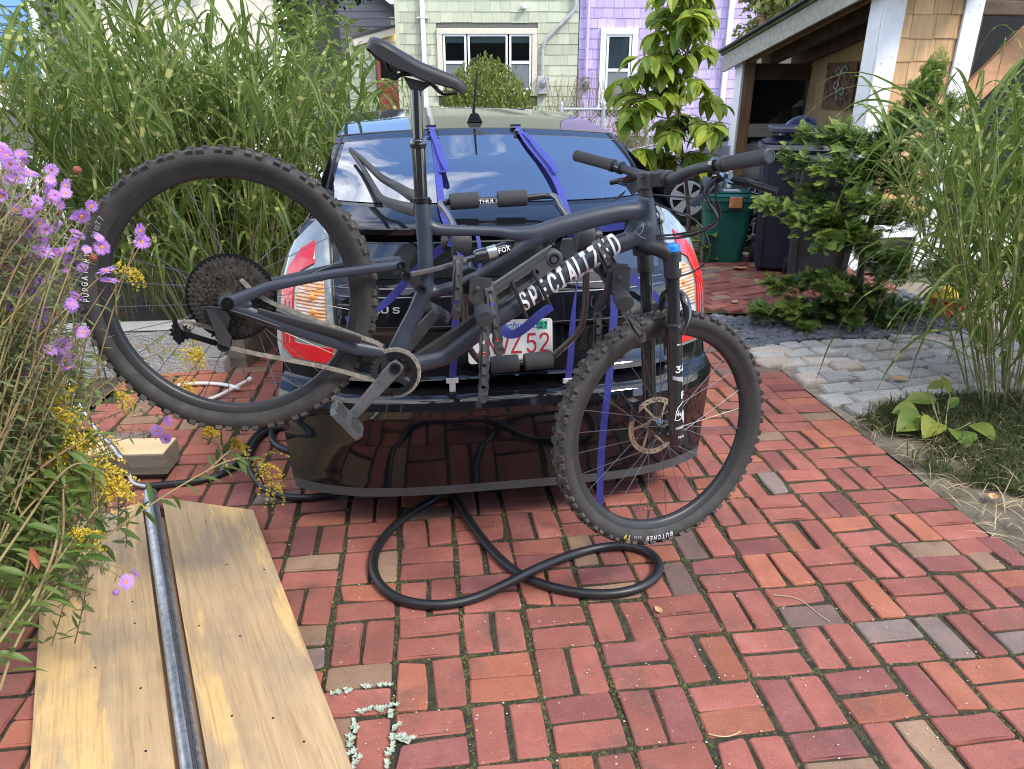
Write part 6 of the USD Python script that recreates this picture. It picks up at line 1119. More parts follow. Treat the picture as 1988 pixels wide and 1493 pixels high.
# litter
r6 = np.random.default_rng(8)
_LS = {}
def leafmesh(O, X, Z, L, w, n=6, curl=.25):
    k = n
    if k not in _LS:
        t = np.linspace(0, 1, n); i, j = np.meshgrid(np.arange(n - 1), np.arange(2), indexing='ij'); f = np.stack([i * 3 + j, (i + 1) * 3 + j, (i + 1) * 3 + j + 1, i * 3 + j + 1], -1).reshape(-1, 4)
        _LS[k] = (np.repeat(t, 3), np.tile([-1., 0, 1], n), np.repeat(np.sin(np.pi * t ** .8).clip(0) ** .8, 3), np.vstack([f[:, [0, 1, 2]], f[:, [0, 2, 3]]]))
    t, s, p, f = _LS[k]; X = unit(X); Y = unit(cr3(Z, X)); Z = cr3(X, Y); b = p * w
    return np.asarray(O) + (L * t)[:, None] * X + (s * b)[:, None] * Y + (curl * L * (t - .5) ** 2 + np.abs(s) * b * .35)[:, None] * Z, f
for k, (px, py, L, z, lab) in enumerate(((1421, 522, .14, .052, 'curled tan leaf on the brick path near the green bin'), (1423, 590, .09, .052, 'small brown leaf at the edge of the brick path above the pebbles'), (1285, 1192, .04, .004, 'small tan leaf on the bricks below the hose loop'), (1762, 738, .10, .02, 'orange-brown leaf on the cobbles under the tall grass'), (1930, 960, .06, .01, 'brown leaf on the dry soil at right edge'))):
    tag(stage.GetPrimAtPath(obj('fallen_leaf', leafmesh(G(px, py, z), [math.cos(k), math.sin(k), 0], [0, 0, 1], L, L * .3, 6, .5), 'dead_leaf')), lab, 'leaf')
for pts, lab in (([(1500, 1155), (1550, 1163), (1580, 1185), (1612, 1208)], 'thin curved twig on the bricks at right'), ([(1376, 1425), (1410, 1430), (1438, 1420)], 'short straw lying across the bricks near the bottom edge')):
    tag(stage.GetPrimAtPath(obj('twig', tube(gpath([(*p, .004) for p in pts], 16), .0016, 5), 'straw')), lab, 'twig')
gr = MB()
for _ in range(420):
    px, py = r6.uniform(440, 1960), 930 + 560 * r6.random() ** 1.2; q = G(px, py)
    if pave.contains(Point(q[:2])): gr.add((trimesh.creation.icosahedron().vertices * r6.uniform(.0012, .0032) * [1.3, 1, .6] + [q[0], q[1], .0015], trimesh.creation.icosahedron().faces))
obj('grit_specks', gr.mesh(), 'grit', kind='stuff', label='pale specks of grit and crumbs scattered over the bricks', cat='debris')
# moss and sedum in the joints
mat('sedum', (.30, .36, .27), .7, c2=(.42, .47, .38), vs=60); ms_ = MB(); jp = []
for j in range(-3, 12):
    for i in range(-3, 14):
        for t in np.arange(0, 1, .045): jp.append(bw(i, j + t)); 
        for t in np.arange(0, 1, .07): jp.append(bw(i + t, j))
hemi = trimesh.creation.icosphere(1, 1.0); hv = np.array(hemi.vertices); hf = np.array(hemi.faces)
for c in jp:
    if r6.random() < .75 * float(meshkit.noise(np.array([[c[0] * 2.3, c[1] * 2.3, 1.]]))[0]) and pave.contains(Point(c)) and not under_car(c):
        for _ in range(3):
            s = r6.uniform(.0018, .005); v = hv * [s, s, s * .6] * (1 + r6.normal(0, .12, (len(hv), 1))) + [c[0] + r6.normal(0, .006), c[1] + r6.normal(0, .006), -.0065]; ms_.add((v, hf))
obj('moss', ms_.mesh(), 'moss', smooth=True, kind='stuff', label='small cushions of moss in the brick joints', cat='moss')
sd_ = MB()
for pts in ([(640, 1352), (700, 1338), (765, 1328)], [(690, 1400), (684, 1440), (690, 1490)], [(700, 1385), (745, 1380), (768, 1370)], [(760, 1380), (762, 1430), (755, 1490)], [(770, 1436), (800, 1438)]):
    P = gpath([(*p, .0) for p in pts], 26)
    for q in P:
        if r6.random() < .8:
            c = q + [r6.normal(0, .006), r6.normal(0, .006), 0]
            for k in range(6): a = k * 1.05 + r6.uniform(0, 1); sd_.add(leafmesh(c + ZV * .003, [math.cos(a), math.sin(a), .5], [0, 0, 1], r6.uniform(.008, .014), .0032, 4, .3))
obj('sedum', sd_.mesh(), 'sedum', kind='stuff', label='pale grey-green sedum growing in joints beside the plywood', cat='sedum')

# ------------------------------------------------------------------ other parked cars
mat('silver_paint', (.42, .43, .45), .3, .6, coat=1., var=.03); mat('white_car_paint', (.70, .70, .70), .3, coat=.6, var=.02); mat('sticker_red', (.7, .10, .08), .5); mat('sticker_blue', (.08, .3, .7), .5)
def sidecar(label, O, yaw, paint, flip=1):
    """a hatchback seen from its side: x runs to its tail"""
    R_ = rotz(yaw); X, Y = R_[:, 0] * flip, R_[:, 1]; t = thing('parked_car', label, 'car', O); O = np.asarray(O, float)
    low = [(0, .35), (.02, .62), (.25, .76), (1.0, .92), (1.5, .97), (3.6, 1.0), (4.1, .98), (4.2, .7), (4.18, .35)]
    P = Polygon([(0, .25)] + low + [(4.15, .25)])
    for cx in (.82, 3.35): P = P.difference(Point(cx, .31).buffer(.36))
    def loft(poly, w, cr): 
        v, f = plate(poly.simplify(.01), 2 * w, (0, 0, 0), (1, 0, 0), (0, 0, 1), (0, 1, 0)); v[:, 1] -= w; k = np.clip((v[:, 2] - .3) / 1.2, 0, 1); v[:, 1] *= 1 - cr * k; return O + v[:, :1] * X + v[:, 1:2] * Y + v[:, 2:] * ZV, f
    obj('body', loft(P, .86, .08), paint, t); cab = Polygon([(1.0, .93), (1.55, 1.36), (1.9, 1.46), (2.9, 1.48), (3.6, 1.36), (4.05, .99)]); obj('cabin', loft(cab, .84, .22), paint, t)
    for w in ([(1.18, .99), (1.62, 1.34), (2.2, 1.40), (2.2, .99)], [(2.27, .99), (2.27, 1.40), (2.9, 1.41), (3.45, 1.30), (3.75, 1.02)]): obj('side_window', loft(Polygon(w), .855, .225), 'privacy_glass', t)
    for s in (-1, 1):
        for cx in (.82, 3.35):
            w = obj('wheel', lathe([(0, .0), (.205, -.01), (.215, .005), (.215, -.1), (0, -.1)], O + X * cx + Y * s * .84 + ZV * .315, Y * s, 30), 'black_trim', t, smooth=30); obj('tyre', lathe([(.215, .01), (.30, .01), (.315, -.02), (.315, -.18), (.2, -.18)], O + X * cx + Y * s * .84 + ZV * .315, Y * s, 34), 'rubber', w, smooth=35)
            for k in range(5):
                a = k * 2 * math.pi / 5 + .3; r = X * math.cos(a) + ZV * math.sin(a); q = -X * math.sin(a) + ZV * math.cos(a); c = O + X * cx + Y * s * .84 + ZV * .315
                obj('spoke', hullm([c + r * d + q * e + Y * s * o for d, e in ((.02, .03), (.02, -.03), (.2, .075), (.2, -.055)) for o in (.004, .02)]), 'alloy', w)
            obj('rim', lathe([(.19, .02), (.218, .018), (.218, .0), (.19, .0)], O + X * cx + Y * s * .84 + ZV * .315, Y * s, 34), 'alloy', w, smooth=35)
    for s in (-1, 1): obj('headlight', hullm([O + X * a + Y * s * b + ZV * c for a, b, c in ((.03, .45, .62), (.03, .45, .72), (.3, .84, .78), (.3, .85, .68), (.12, .8, .60))]), 'clear_lens', t)
    return t
wq = YP(1335, 385, 9.3); sidecar('silver parked car half hidden behind the pawpaw tree, its alloy wheel showing', (wq[0] - .82, 9.3 + .86, wq[2] - .32 if abs(wq[2] - .32) < .15 else 0), 0, 'silver_paint')
wc = sidecar('white parked car glimpsed through the tall grass left of the black car', (-1.75, 8.0, 0), math.radians(4), 'white_car_paint', -1)
for k, (px, py, l) in enumerate(((548, 408, 'sticker_red'), (560, 420, 'sticker_red'), (545, 398, 'plate_white'), (553, 432, 'sticker_blue'), (538, 424, 'sticker_blue'))): 
    q = YP(px, py, 7.08); obj('sticker', frame_box(q, (1, 0, 0), (0, 1, 0), ZV, -.05, .05, 0, .006, -.04, .04), l, wc)
tub = thing('plastic_toy', 'red and yellow plastic toy half hidden at the foot of the conifer', 'toy', G(1830, 612)); q = G(1830, 612); mat('toy_yellow', (.75, .5, .02), .4); obj('tub', lathe([(0, 0), (.11, 0), (.14, .12), (.13, .12), (.10, .01)], q, ZV, 20), 'red_plastic', tub, smooth=35); obj('scoop', lathe([(0, .125), (.12, .13), (.145, .155), (.10, .2), (0, .215)], q, ZV, 20), 'toy_yellow', tub, smooth=35)
# ------------------------------------------------------------------ plants
def bladelook(name, g1, g2, band, rib, bands=True, tr=.42):
    N = {'uv': ('uvmap', {'attribute': 'st'}), 'sp': ('separate_xyz', {}), 'geo': ('geometry', {}), 'n': ('noise_texture', {'scale': 5., 'detail': 3.}), 'r': ('rgb_ramp', {'ramp': [(.3, g1), (.7, g2)]}),
         'is': ('map_range', {'to_min': .72, 'to_max': 1.28}), 'mu': ('vector_math', {'math_type': 'scale'}), 'ru': ('rgb_ramp', {'ramp': [(.0, (.0, .0, .0)), (.42, (.0, .0, .0)), (.47, (.6, .6, .6)), (.53, (.6, .6, .6)), (.58, (0, 0, 0)), (1, (0, 0, 0))]}), 'm1': ('mix', {'color2': rib}),
         'p': ('principled_bsdf', {'roughness': .5, 'specular_ior_level': .35}), 'tl': ('translucent_bsdf', {}), 'mc': ('mix_closure', {'fac': tr})}
    L = [('uv.UV', 'sp.vector'), ('geo.position', 'n.vector'), ('n.fac', 'r.fac'), ('geo.random_per_island', 'is.value'), ('r.color', 'mu.vector1'), ('is.result', 'mu.scale'), ('sp.x', 'ru.fac'), ('ru.color', 'm1.fac'), ('mu.vector', 'm1.color1')]; out = 'm1.color'
    if bands:
        N |= {'cx': ('combine_xyz', {'x': 0., 'z': 0.}), 'ny': ('noise_texture', {'scale': 9., 'detail': 1.}), 'rb': ('rgb_ramp', {'ramp': [(.60, (0, 0, 0)), (.635, (.85, .85, .85)), (.80, (.9, .9, .9))]}), 'm2': ('mix', {'color2': band})}
        L += [('sp.y', 'cx.y'), ('cx.vector', 'ny.vector'), ('ny.fac', 'rb.fac'), ('rb.color', 'm2.fac'), ('m1.color', 'm2.color1')]; out = 'm2.color'
    L += [(out, 'p.base_color'), (out, 'tl.color'), ('p.BSDF', 'mc.closure1'), ('tl.BSDF', 'mc.closure2')]
    usdkit.material(stage, '/World/Looks/' + name, N, L, surface='mc.closure')
bladelook('zebra_leaf', (.085, .15, .02), (.20, .275, .05), (.46, .45, .15), (.30, .36, .13)); bladelook('lawn_leaf', (.075, .105, .03), (.16, .18, .07), (0, 0, 0), (.1, .13, .05), False); mat('culm', (.13, .16, .05), .6, c2=(.30, .27, .12), vs=5)
def blades(P0, D0, L, W, droop, n, off):
    """vectorised arching ribbons: (k,3) starts, unit directions, lengths, widths"""
    k = len(P0); t = np.linspace(0, 1, n)[None, :, None]; Lc = L[:, None, None]; P = P0[:, None] + D0[:, None] * Lc * t * (1 - .22 * droop[:, None, None] * t ** 2) + np.array([0, 0, -1.]) * (droop[:, None, None] * Lc * .75 * t ** 2.3)
    T = np.gradient(P, axis=1); T /= np.linalg.norm(T, axis=2, keepdims=True) + 1e-9; S = np.cross(T, [0, 0, 1.]) + np.random.default_rng(1).normal(0, .35, (k, 1, 3)); S -= T * (S * T).sum(2, keepdims=True); S /= np.linalg.norm(S, axis=2, keepdims=True) + 1e-9; N_ = np.cross(S, T)
    tt = t[..., 0]; w = (W[:, None] * np.minimum(1, (tt + .08) * 5) * (1 - tt ** 2.4) ** .8 / 2 + .0003)[..., None]
    V = np.stack([P - S * w + N_ * w * .35, P, P + S * w + N_ * w * .35], 2); v = V.reshape(-1, 3); b = np.arange(k)[:, None, None] * n * 3; i = np.arange(n - 1)[None, :, None] * 3; j = np.arange(2)[None, None, :]
    q = np.stack([b + i + j, b + i + j + 1, b + i + 3 + j + 1, b + i + 3 + j], -1).reshape(-1, 4); uv = np.stack(np.broadcast_arrays(np.array([0, .5, 1.])[None, None, :], tt[..., None] * L[:, None, None] + off[:, None, None]), -1).reshape(-1, 2)
    return v, np.vstack([q[:, [0, 1, 2]], q[:, [0, 2, 3]]]), uv
def zebra(label, base, rad, nc, h, lean, seed, leaf=(.6, 1.0), wid=(.020, .034), low=.25, bias=(0, 0), group=None):
    r = np.random.default_rng(seed); t = thing('zebra_grass', label, 'ornamental grass', base); a = r.uniform(0, 2 * np.pi, nc); rr = rad * np.sqrt(r.random(nc)); B = np.c_[np.cos(a) * rr, np.sin(a) * rr, np.zeros(nc)] + base
    out = np.c_[np.cos(a), np.sin(a), np.zeros(nc)] * (rr / rad)[:, None] * lean + np.c_[r.normal(0, .07, (nc, 2)) + bias, np.zeros(nc)]; H = h * r.uniform(.72, 1.04, nc); D = np.c_[out[:, :2], np.ones(nc)]; D /= np.linalg.norm(D, axis=1, keepdims=True)
    cm = MB()
    for k in range(nc): cm.add(tube([B[k], B[k] + D[k] * H[k] * .45, B[k] + D[k] * H[k] * .9 + [0, 0, -.02]], [.0042, .0034, .0018], 4, caps=False))
    obj('culms', cm.mesh(), 'culm', t, kind='stuff'); m = 9; K = nc * m; ci = np.repeat(np.arange(nc), m); fr = np.tile(np.linspace(low, .93, m), nc) + r.normal(0, .03, K); P0 = B[ci] + D[ci] * (H[ci] * np.clip(fr, .05, .95))[:, None]
    az = r.uniform(0, 2 * np.pi, K); el = np.radians(r.uniform(38, 78, K)); oo = np.c_[np.cos(az), np.sin(az)] * np.cos(el)[:, None] + out[ci][:, :2] * .6; D0 = np.c_[oo, np.sin(el)]; D0 /= np.linalg.norm(D0, axis=1, keepdims=True)
    L = r.uniform(*leaf, K) * (1.05 - .35 * np.abs(fr - .55)); v, f, uv = blades(P0, D0, L, r.uniform(*wid, K), r.uniform(.35, 1.15, K), 9, r.uniform(0, 60, K)); obj('blades', (v, f), 'zebra_leaf', t, smooth=True, uv=uv, kind='stuff')
zebra('tall zebra grass directly behind the rear wheel', G(430, 660, .05) * [1, 1, 0] + [0, .35, .08], .42, 78, 2.0, .42, 31)
zebra('tall zebra grass at far left, behind the purple asters', G(205, 660) * [1, 1, 0] + [-.1, .5, .08], .46, 80, 2.15, .42, 32)
zebra('tall zebra grass beside the left flank of the black car', G(560, 600) * [1, 1, 0] + [-.22, .55, .0], .42, 74, 2.0, .40, 33)
zebra('zebra grass in the second row, left of the house porch', np.array([-2.7, 6.6, 0]), .6, 70, 2.25, .35, 34)
zebra('loose zebra grass arching over the lawn at the right edge', G(1945, 800) * [1, 1, 0] + [.22, .10, 0], .32, 80, 1.70, .5, 35, (.65, 1.15), (.014, .023), .22, (-.04, -.03))
zebra('zebra grass behind the right-hand clump, in front of the stair', np.array([3.35, 4.45, 0]), .32, 46, 1.65, .5, 36)
# lawn
r7 = np.random.default_rng(41); lp = scatter(lawnpoly.intersection(sbox(1.5, 1.2, 3.9, 4.0)), 42000, r7); dens = meshkit.fbm(np.c_[lp * 1.7, np.zeros(len(lp))], 3, 5); edge_d = np.array([bij(*p)[0] for p in lp]) - 10.95
keep = (dens > .40) & (edge_d > .15 + .6 * r7.random(len(lp))) | ((dens > .34) & (edge_d > 1.6)); lp = lp[keep]; k = len(lp); az = r7.uniform(0, 6.3, k); el = np.radians(r7.uniform(35, 85, k)); D0 = np.c_[np.cos(az) * np.cos(el), np.sin(az) * np.cos(el), np.sin(el)]
v, f, uv = blades(np.c_[lp, np.full(k, -.012)], D0, r7.uniform(.05, .15, k), r7.uniform(.0035, .0065, k), r7.uniform(.2, 1.0, k), 5, r7.uniform(0, 50, k)); obj('lawn_grass', (v, f), 'lawn_leaf', uv=uv, smooth=True, kind='stuff', label='dark short grass at the right edge of the driveway', cat='grass')
k = 2600; sp_ = scatter(lawnpoly.intersection(sbox(1.4, .5, 4.0, 4.0)), k, r7); az = r7.uniform(0, 6.3, k); el = np.radians(r7.uniform(0, 40, k)); D0 = np.c_[np.cos(az) * np.cos(el), np.sin(az) * np.cos(el), np.sin(el)]
v, f, uv = blades(np.c_[sp_, np.full(k, .0)], D0, r7.uniform(.06, .22, k), r7.uniform(.0015, .003, k), r7.uniform(.1, .8, k), 5, r7.uniform(0, 50, k)); obj('dry_straw', (v, f), 'straw', uv=uv, kind='stuff', label='dry straw among the lawn grass', cat='straw')

def leaflook(name, a, b, tr=.35, vs=6., r=.5, isl=.25):
    usdkit.material(stage, '/World/Looks/' + name, {'geo': ('geometry', {}), 'oi': ('object_info', {}), 'ad': ('math', {'math_type': 'add'}), 'fr': ('math', {'math_type': 'fraction'}), 'n': ('noise_texture', {'scale': vs, 'detail': 4.}), 'ad2': ('math', {'math_type': 'multiply_add', 'value2': isl * 2, 'value3': -isl}), 'ad3': ('math', {'math_type': 'add'}), 'rp': ('rgb_ramp', {'ramp': [(.25, a), (.75, b)]}),
        'p': ('principled_bsdf', {'roughness': r, 'specular_ior_level': .4}), 'tl': ('translucent_bsdf', {}), 'mc': ('mix_closure', {'fac': tr})},
        [('oi.random', 'ad.value1'), ('geo.random_per_island', 'ad.value2'), ('ad.value', 'fr.value1'), ('fr.value', 'ad2.value1'), ('geo.position', 'n.vector'), ('n.fac', 'ad3.value1'), ('ad2.value', 'ad3.value2'), ('ad3.value', 'rp.fac'), ('rp.color', 'p.base_color'), ('rp.color', 'tl.color'), ('p.BSDF', 'mc.closure1'), ('tl.BSDF', 'mc.closure2')], surface='mc.closure')
leaflook('pawpaw_leaf', (.10, .185, .02), (.35, .41, .035)); leaflook('goldenrod_leaf', (.075, .135, .028), (.19, .24, .06)); leaflook('aster_leaf', (.10, .135, .05), (.21, .24, .10)); leaflook('hosta_leaf', (.10, .18, .03), (.30, .32, .06)); leaflook('bush_leaf', (.07, .11, .016), (.22, .25, .045)); leaflook('dark_leaf', (.018, .035, .010), (.07, .10, .022)); leaflook('dry_leaf', (.16, .10, .06), (.30, .22, .14)); leaflook('vine_leaf', (.07, .11, .02), (.22, .24, .06))
leaflook('aster_petal', (.42, .18, .56), (.58, .32, .70), .25, 30); mat('aster_eye', (.62, .25, .02), .8, var=.3, vs=300); mat('eye_brown', (.22, .06, .03), .8, var=.3, vs=300); leaflook('goldenrod_bloom', (.50, .36, .03), (.72, .56, .06), .2, 40); mat('stem_red', (.22, .12, .06), .7, c2=(.26, .24, .09), vs=8); mat('bark', (.10, .075, .055), .9, var=.3, vs=30); mat('leaf_red', (.42, .13, .07), .6)
def pick(path, t):
    x = min(max(t, 0.), 1.) * (len(path) - 1); i = min(int(x), len(path) - 2); return path[i] + (path[i + 1] - path[i]) * (x - i)
def stemleaves(mb, path, n, L, w, r, t0=.1, t1=.97, droop=.35, curl=-.3):
    for k in range(n):
        t = t0 + (t1 - t0) * (k + r.random() * .6) / n; p = pick(path, t); T = unit(pick(path, min(t + .03, 1)) - pick(path, t - .03)); a = k * 2.4 + r.uniform(-.5, .5); s = unit(cr3(T, [.3, .2, 1.])); u = cr3(T, s); d = unit(s * math.cos(a) + u * math.sin(a) + T * .35 + np.array([0, 0, -droop])); l = r.uniform(*L) * (1 - .45 * t)
        mb.add(leafmesh(p, d, unit(ZV + r.normal(0, .3, 3)), l, l * r.uniform(*w), 6, curl))
# goldenrod: stems given by their pixels and distances, each with a plume
def plume(mb, path, r, k=13, L=.075):
    P = path
    for i in range(k):
        t = .80 + .2 * i / k; p = pick(P, t); T = unit(pick(P, min(t + .03, 1)) - pick(P, t - .03)); a = i * 2.4; s = unit(cr3(T, [0.1, .3, 1.])); u = cr3(T, s); d = unit(s * math.cos(a) + u * math.sin(a) + T * .9); l = L * (1 - .6 * i / k) * r.uniform(.7, 1.2)
        for q in np.linspace(.15, 1, 16):
            c = p + d * l * q + np.array([0, 0, .012 * math.sin(q * 3) - .025 * q * q]) + r.normal(0, .0016, 3)
            for _ in range(2): dd = unit(r.normal(0, 1, 3) + [0, 0, .8]); mb.add(leafmesh(c, dd, r.normal(0, 1, 3), r.uniform(.006, .010), .0024, 3, .2))
def goldenrod(label, stems, seed, nl=26, L=(.06, .11), look='goldenrod_leaf', bloom=True):
    r = np.random.default_rng(seed); st, lv, bl = MB(), MB(), MB(); P = None
    for pts, pl_ in stems:
        path = spl(pts, 30); P = path if P is None else P; ln = np.linalg.norm(np.diff(path, axis=0), axis=1).sum(); st.add(tube(path, np.linspace(.0034, .0015, 30), 6)); stemleaves(lv, path, int(nl * ln / .8), L, (.085, .13), r, .08, .9 if pl_ else .98)
        if pl_ and bloom: plume(bl, path, r, int(10 + 5 * pl_), .06 * pl_ + .02)
    t = thing('goldenrod', label, 'wildflower', P[0]); obj('stems', st.mesh(), 'stem_red', t, smooth=True, kind='stuff'); obj('leaves', lv.mesh(), look, t, kind='stuff')
    if bl.n: obj('blooms', bl.mesh(), 'goldenrod_bloom', t, kind='stuff')
S = lambda *a: [YP(*p) for p in a]
goldenrod('long goldenrod stem leaning across the plywood towards the car bumper', [(S((20, 1230, 1.25), (160, 1080, 1.42), (300, 975, 1.6), (400, 915, 1.72), (462, 890, 1.8), (505, 900, 1.84), (540, 955, 1.84)), 1.1), (S((400, 918, 1.72), (440, 880, 1.8), (458, 866, 1.82)), .6), (S((440, 905, 1.76), (425, 870, 1.85), (405, 835, 1.9)), .5)], 51, 30)
goldenrod('goldenrod clump with yellow plumes at the lower left of the asters', [(S((-60, 1150, 1.2), (40, 960, 1.35), (90, 810, 1.45), (130, 820, 1.45)), 1.1), (S((-80, 1200, 1.15), (60, 1000, 1.3), (150, 900, 1.4), (225, 940, 1.45)), 1.2), (S((-40, 1300, 1.1), (90, 1120, 1.25), (190, 985, 1.4), (228, 948, 1.45)), 1.1), (S((-60, 1060, 1.3), (20, 900, 1.45), (70, 845, 1.5), (25, 780, 1.5)), 1.1), (S((0, 1340, 1.1), (60, 1200, 1.2), (150, 1090, 1.3), (160, 1040, 1.35)), .8), (S((-20, 1060, 1.3), (60, 930, 1.4), (140, 870, 1.45), (110, 905, 1.45)), .9), (S((-60, 980, 1.35), (60, 860, 1.45), (130, 800, 1.5), (95, 775, 1.5)), 1.2), (S((-30, 1010, 1.3), (90, 900, 1.4), (190, 840, 1.48), (160, 870, 1.48)), 1.0), (S((-80, 900, 1.4), (10, 700, 1.5), (40, 640, 1.55), (5, 620, 1.55)), 1.2), (S((-40, 1120, 1.25), (60, 980, 1.35), (120, 920, 1.42), (70, 940, 1.42)), 1.0)], 52, 40)
goldenrod('goldenrod seen through the rear wheel in front of the granite blocks', [(S((150, 760, 2.9), (230, 690, 2.95), (300, 668, 3.0), (345, 690, 3.0), (388, 700, 3.0)), 1.1), (S((170, 770, 2.9), (240, 720, 2.95), (330, 680, 3.0), (392, 690, 3.0)), 1.1), (S((180, 790, 2.9), (260, 735, 2.9), (330, 730, 2.95), (372, 760, 2.95)), 1.0), (S((120, 830, 2.5), (180, 760, 2.6), (205, 740, 2.6), (255, 790, 2.6)), .9), (S((60, 800, 2.3), (140, 720, 2.4), (220, 660, 2.5), (230, 530, 2.5), (275, 545, 2.5)), .8)], 53, 16)
goldenrod('leafy green goldenrod stems at the lower left corner, without flowers', [(S((-150 + 14 * k, 1330 - 10 * k, 1.2 + .03 * (k % 5)), (-70 + 12 * k, 1230 - 12 * k, 1.28 + .04 * (k % 5)), (-20 + 9 * k, 1090 - 9 * k, 1.36 + .05 * (k % 4)), (5 + 10 * k, 960 + 22 * (k % 5), 1.42 + .04 * (k % 3))), 0) for k in range(17)] + [(S((-140 + 9 * k, 1180, 1.4 + .05 * (k % 4)), (-40 + 7 * k, 980, 1.5 + .06 * (k % 4)), (0 + 8 * k, 820 - 8 * k, 1.6 + .05 * (k % 4))), 0) for k in range(22)], 54, 46, (.055, .095))
# asters
FL = [(20, 318, 28), (58, 336, 30), (8, 372, 34), (62, 358, 26), (30, 408, 30), (54, 416, 32), (85, 490, 40), (88, 481, 34), (48, 508, 36), (4, 495, 40), (198, 480, 30), (207, 526, 38), (212, 545, 36), (158, 420, 34), (128, 360, 26), (150, 455, 30), (272, 448, 30), (276, 470, 32), (110, 440, 28), (20, 470, 26), (60, 440, 30), (38, 568, 24), (84, 602, 34), (140, 590, 26), (148, 575, 28), (162, 645, 26), (98, 680, 28), (122, 672, 34), (125, 700, 32), (134, 714, 28), (55, 726, 38), (12, 520, 30), (245, 1130, 30), (262, 1114, 26), (304, 836, 26), (326, 818, 22), (322, 852, 24), (128, 375, 22), (178, 400, 24), (100, 330, 24), (4, 290, 26), (70, 400, 26), (132, 505, 22), (30, 345, 22), (192, 462, 22), (80, 460, 24), (95, 385, 22), (40, 300, 22), (144, 690, 22), (160, 520, 22)]
rf_ = np.random.default_rng(63)
for k_ in range(46):
    y_ = rf_.uniform(285, 640); x_ = rf_.uniform(0, np.interp(y_, [285, 330, 420, 480, 640], [40, 90, 150, 170, 150])); FL.append((x_, y_, rf_.uniform(16, 26)))
def aster_flower(t, px, py, s, r, k):
    d0 = 1.42 + .12 * r.random() if px < 240 or py > 1000 else 1.62; d0 = 2.1 if (py > 800 and py < 900) else d0
    if 180 < px < 225 and py < 560: d0 = 1.55
    c = YP(px, py, d0); R = s * .5 * np.linalg.norm(c - CO) / F_ * .98; n = unit(unit(CO - c) * .8 + r.normal(0, .45, 3) + [0, 0, .3]); a = unit(cr3(n, [.2, .1, 1])); b = cr3(n, a); mb = MB(); m = 34
    for i in range(m):
        th = 2 * math.pi * i / m + r.uniform(-.06, .06); e = a * math.cos(th) + b * math.sin(th); q = -a * math.sin(th) + b * math.cos(th); l = R * r.uniform(.86, 1.05); w = R * .075; up = n * (R * r.uniform(-.06, .22)); v = np.array([c + e * R * .16 - q * w * .5, c + e * R * .16 + q * w * .5, c + e * l * .7 + q * w + up * .8, c + e * l + up * .6, c + e * l * .7 - q * w + up * .8]); mb.add((v, np.array([[0, 1, 2], [0, 2, 4], [4, 2, 3]])))
    p = obj('flower', mb.mesh(), 'aster_petal', t); obj('flower_centre', lathe([(0, R * .09), (R * .12, R * .08), (R * .2, R * .03), (R * .2, -R * .05)], c, n, 10), 'aster_eye' if k % 3 else 'eye_brown', p); return c
r8 = np.random.default_rng(61); as_ = thing('aster', 'purple New England asters in full bloom at the left edge, in front of the wheel', 'wildflower', G(60, 1250)); st, lv = MB(), MB()
for k, (px, py, s) in enumerate(FL):
    c = aster_flower(as_, px, py, s, r8, k); root = np.array([c[0] * .75 - .38 - .2 * r8.random(), c[1] * .9 + r8.uniform(-.15, .1), max(c[2] - r8.uniform(.35, .6), .05)]) if py < 800 else c + np.array([-.35, r8.uniform(-.1, .2), -.05 if py > 1000 else -.1]); path = spl([root, root * .4 + c * .6 + r8.normal(0, .02, 3) + [0, 0, .03], c], 18); st.add(tube(path, np.linspace(.0022, .0011, 18), 5)); stemleaves(lv, path, 26, (.02, .045), (.07, .12), r8, .05, .96, .1, .1)
for k in range(470):
    px, py = r8.uniform(-60, 250), r8.uniform(300, 1000); d0 = r8.uniform(1.4, 2.1); d0 = max(d0, 1.95) if px > 175 else d0; c = YP(px, py, d0)
    if px > np.interp(py, [300, 400, 480, 620, 760, 900, 1000], [55, 110, 140, 135, 175, 215, 200]): continue
    root = c + [-.22 + r8.normal(0, .1), r8.normal(0, .1), -r8.uniform(.2, .5)]; path = spl([root, root * .4 + c * .6 + r8.normal(0, .025, 3), c], 14); st.add(tube(path, np.linspace(.0022, .001, 14), 5)); stemleaves(lv, path, 36, (.022, .055), (.09, .15), r8, .05, .98, .1, .1)
obj('stems', st.mesh(), 'stem_red', as_, smooth=True, kind='stuff'); obj('leaves', lv.mesh(), 'aster_leaf', as_, kind='stuff')
bud = trimesh.creation.icosphere(1, 1.0)
for px, py, l in ((45, 712, 'eye_brown'), (70, 562, 'aster_petal'), (98, 540, 'aster_petal'), (110, 610, 'eye_brown'), (150, 330, 'eye_brown'), (115, 412, 'eye_brown'), (30, 690, 'aster_petal'), (145, 470, 'eye_brown'), (180, 500, 'eye_brown'), (84, 720, 'eye_brown'), (225, 1150, 'aster_petal')):
    c = YP(px, py, 1.5); obj('bud', (np.array(bud.vertices) * r8.uniform(.006, .009) + c, np.array(bud.faces)), l, as_)
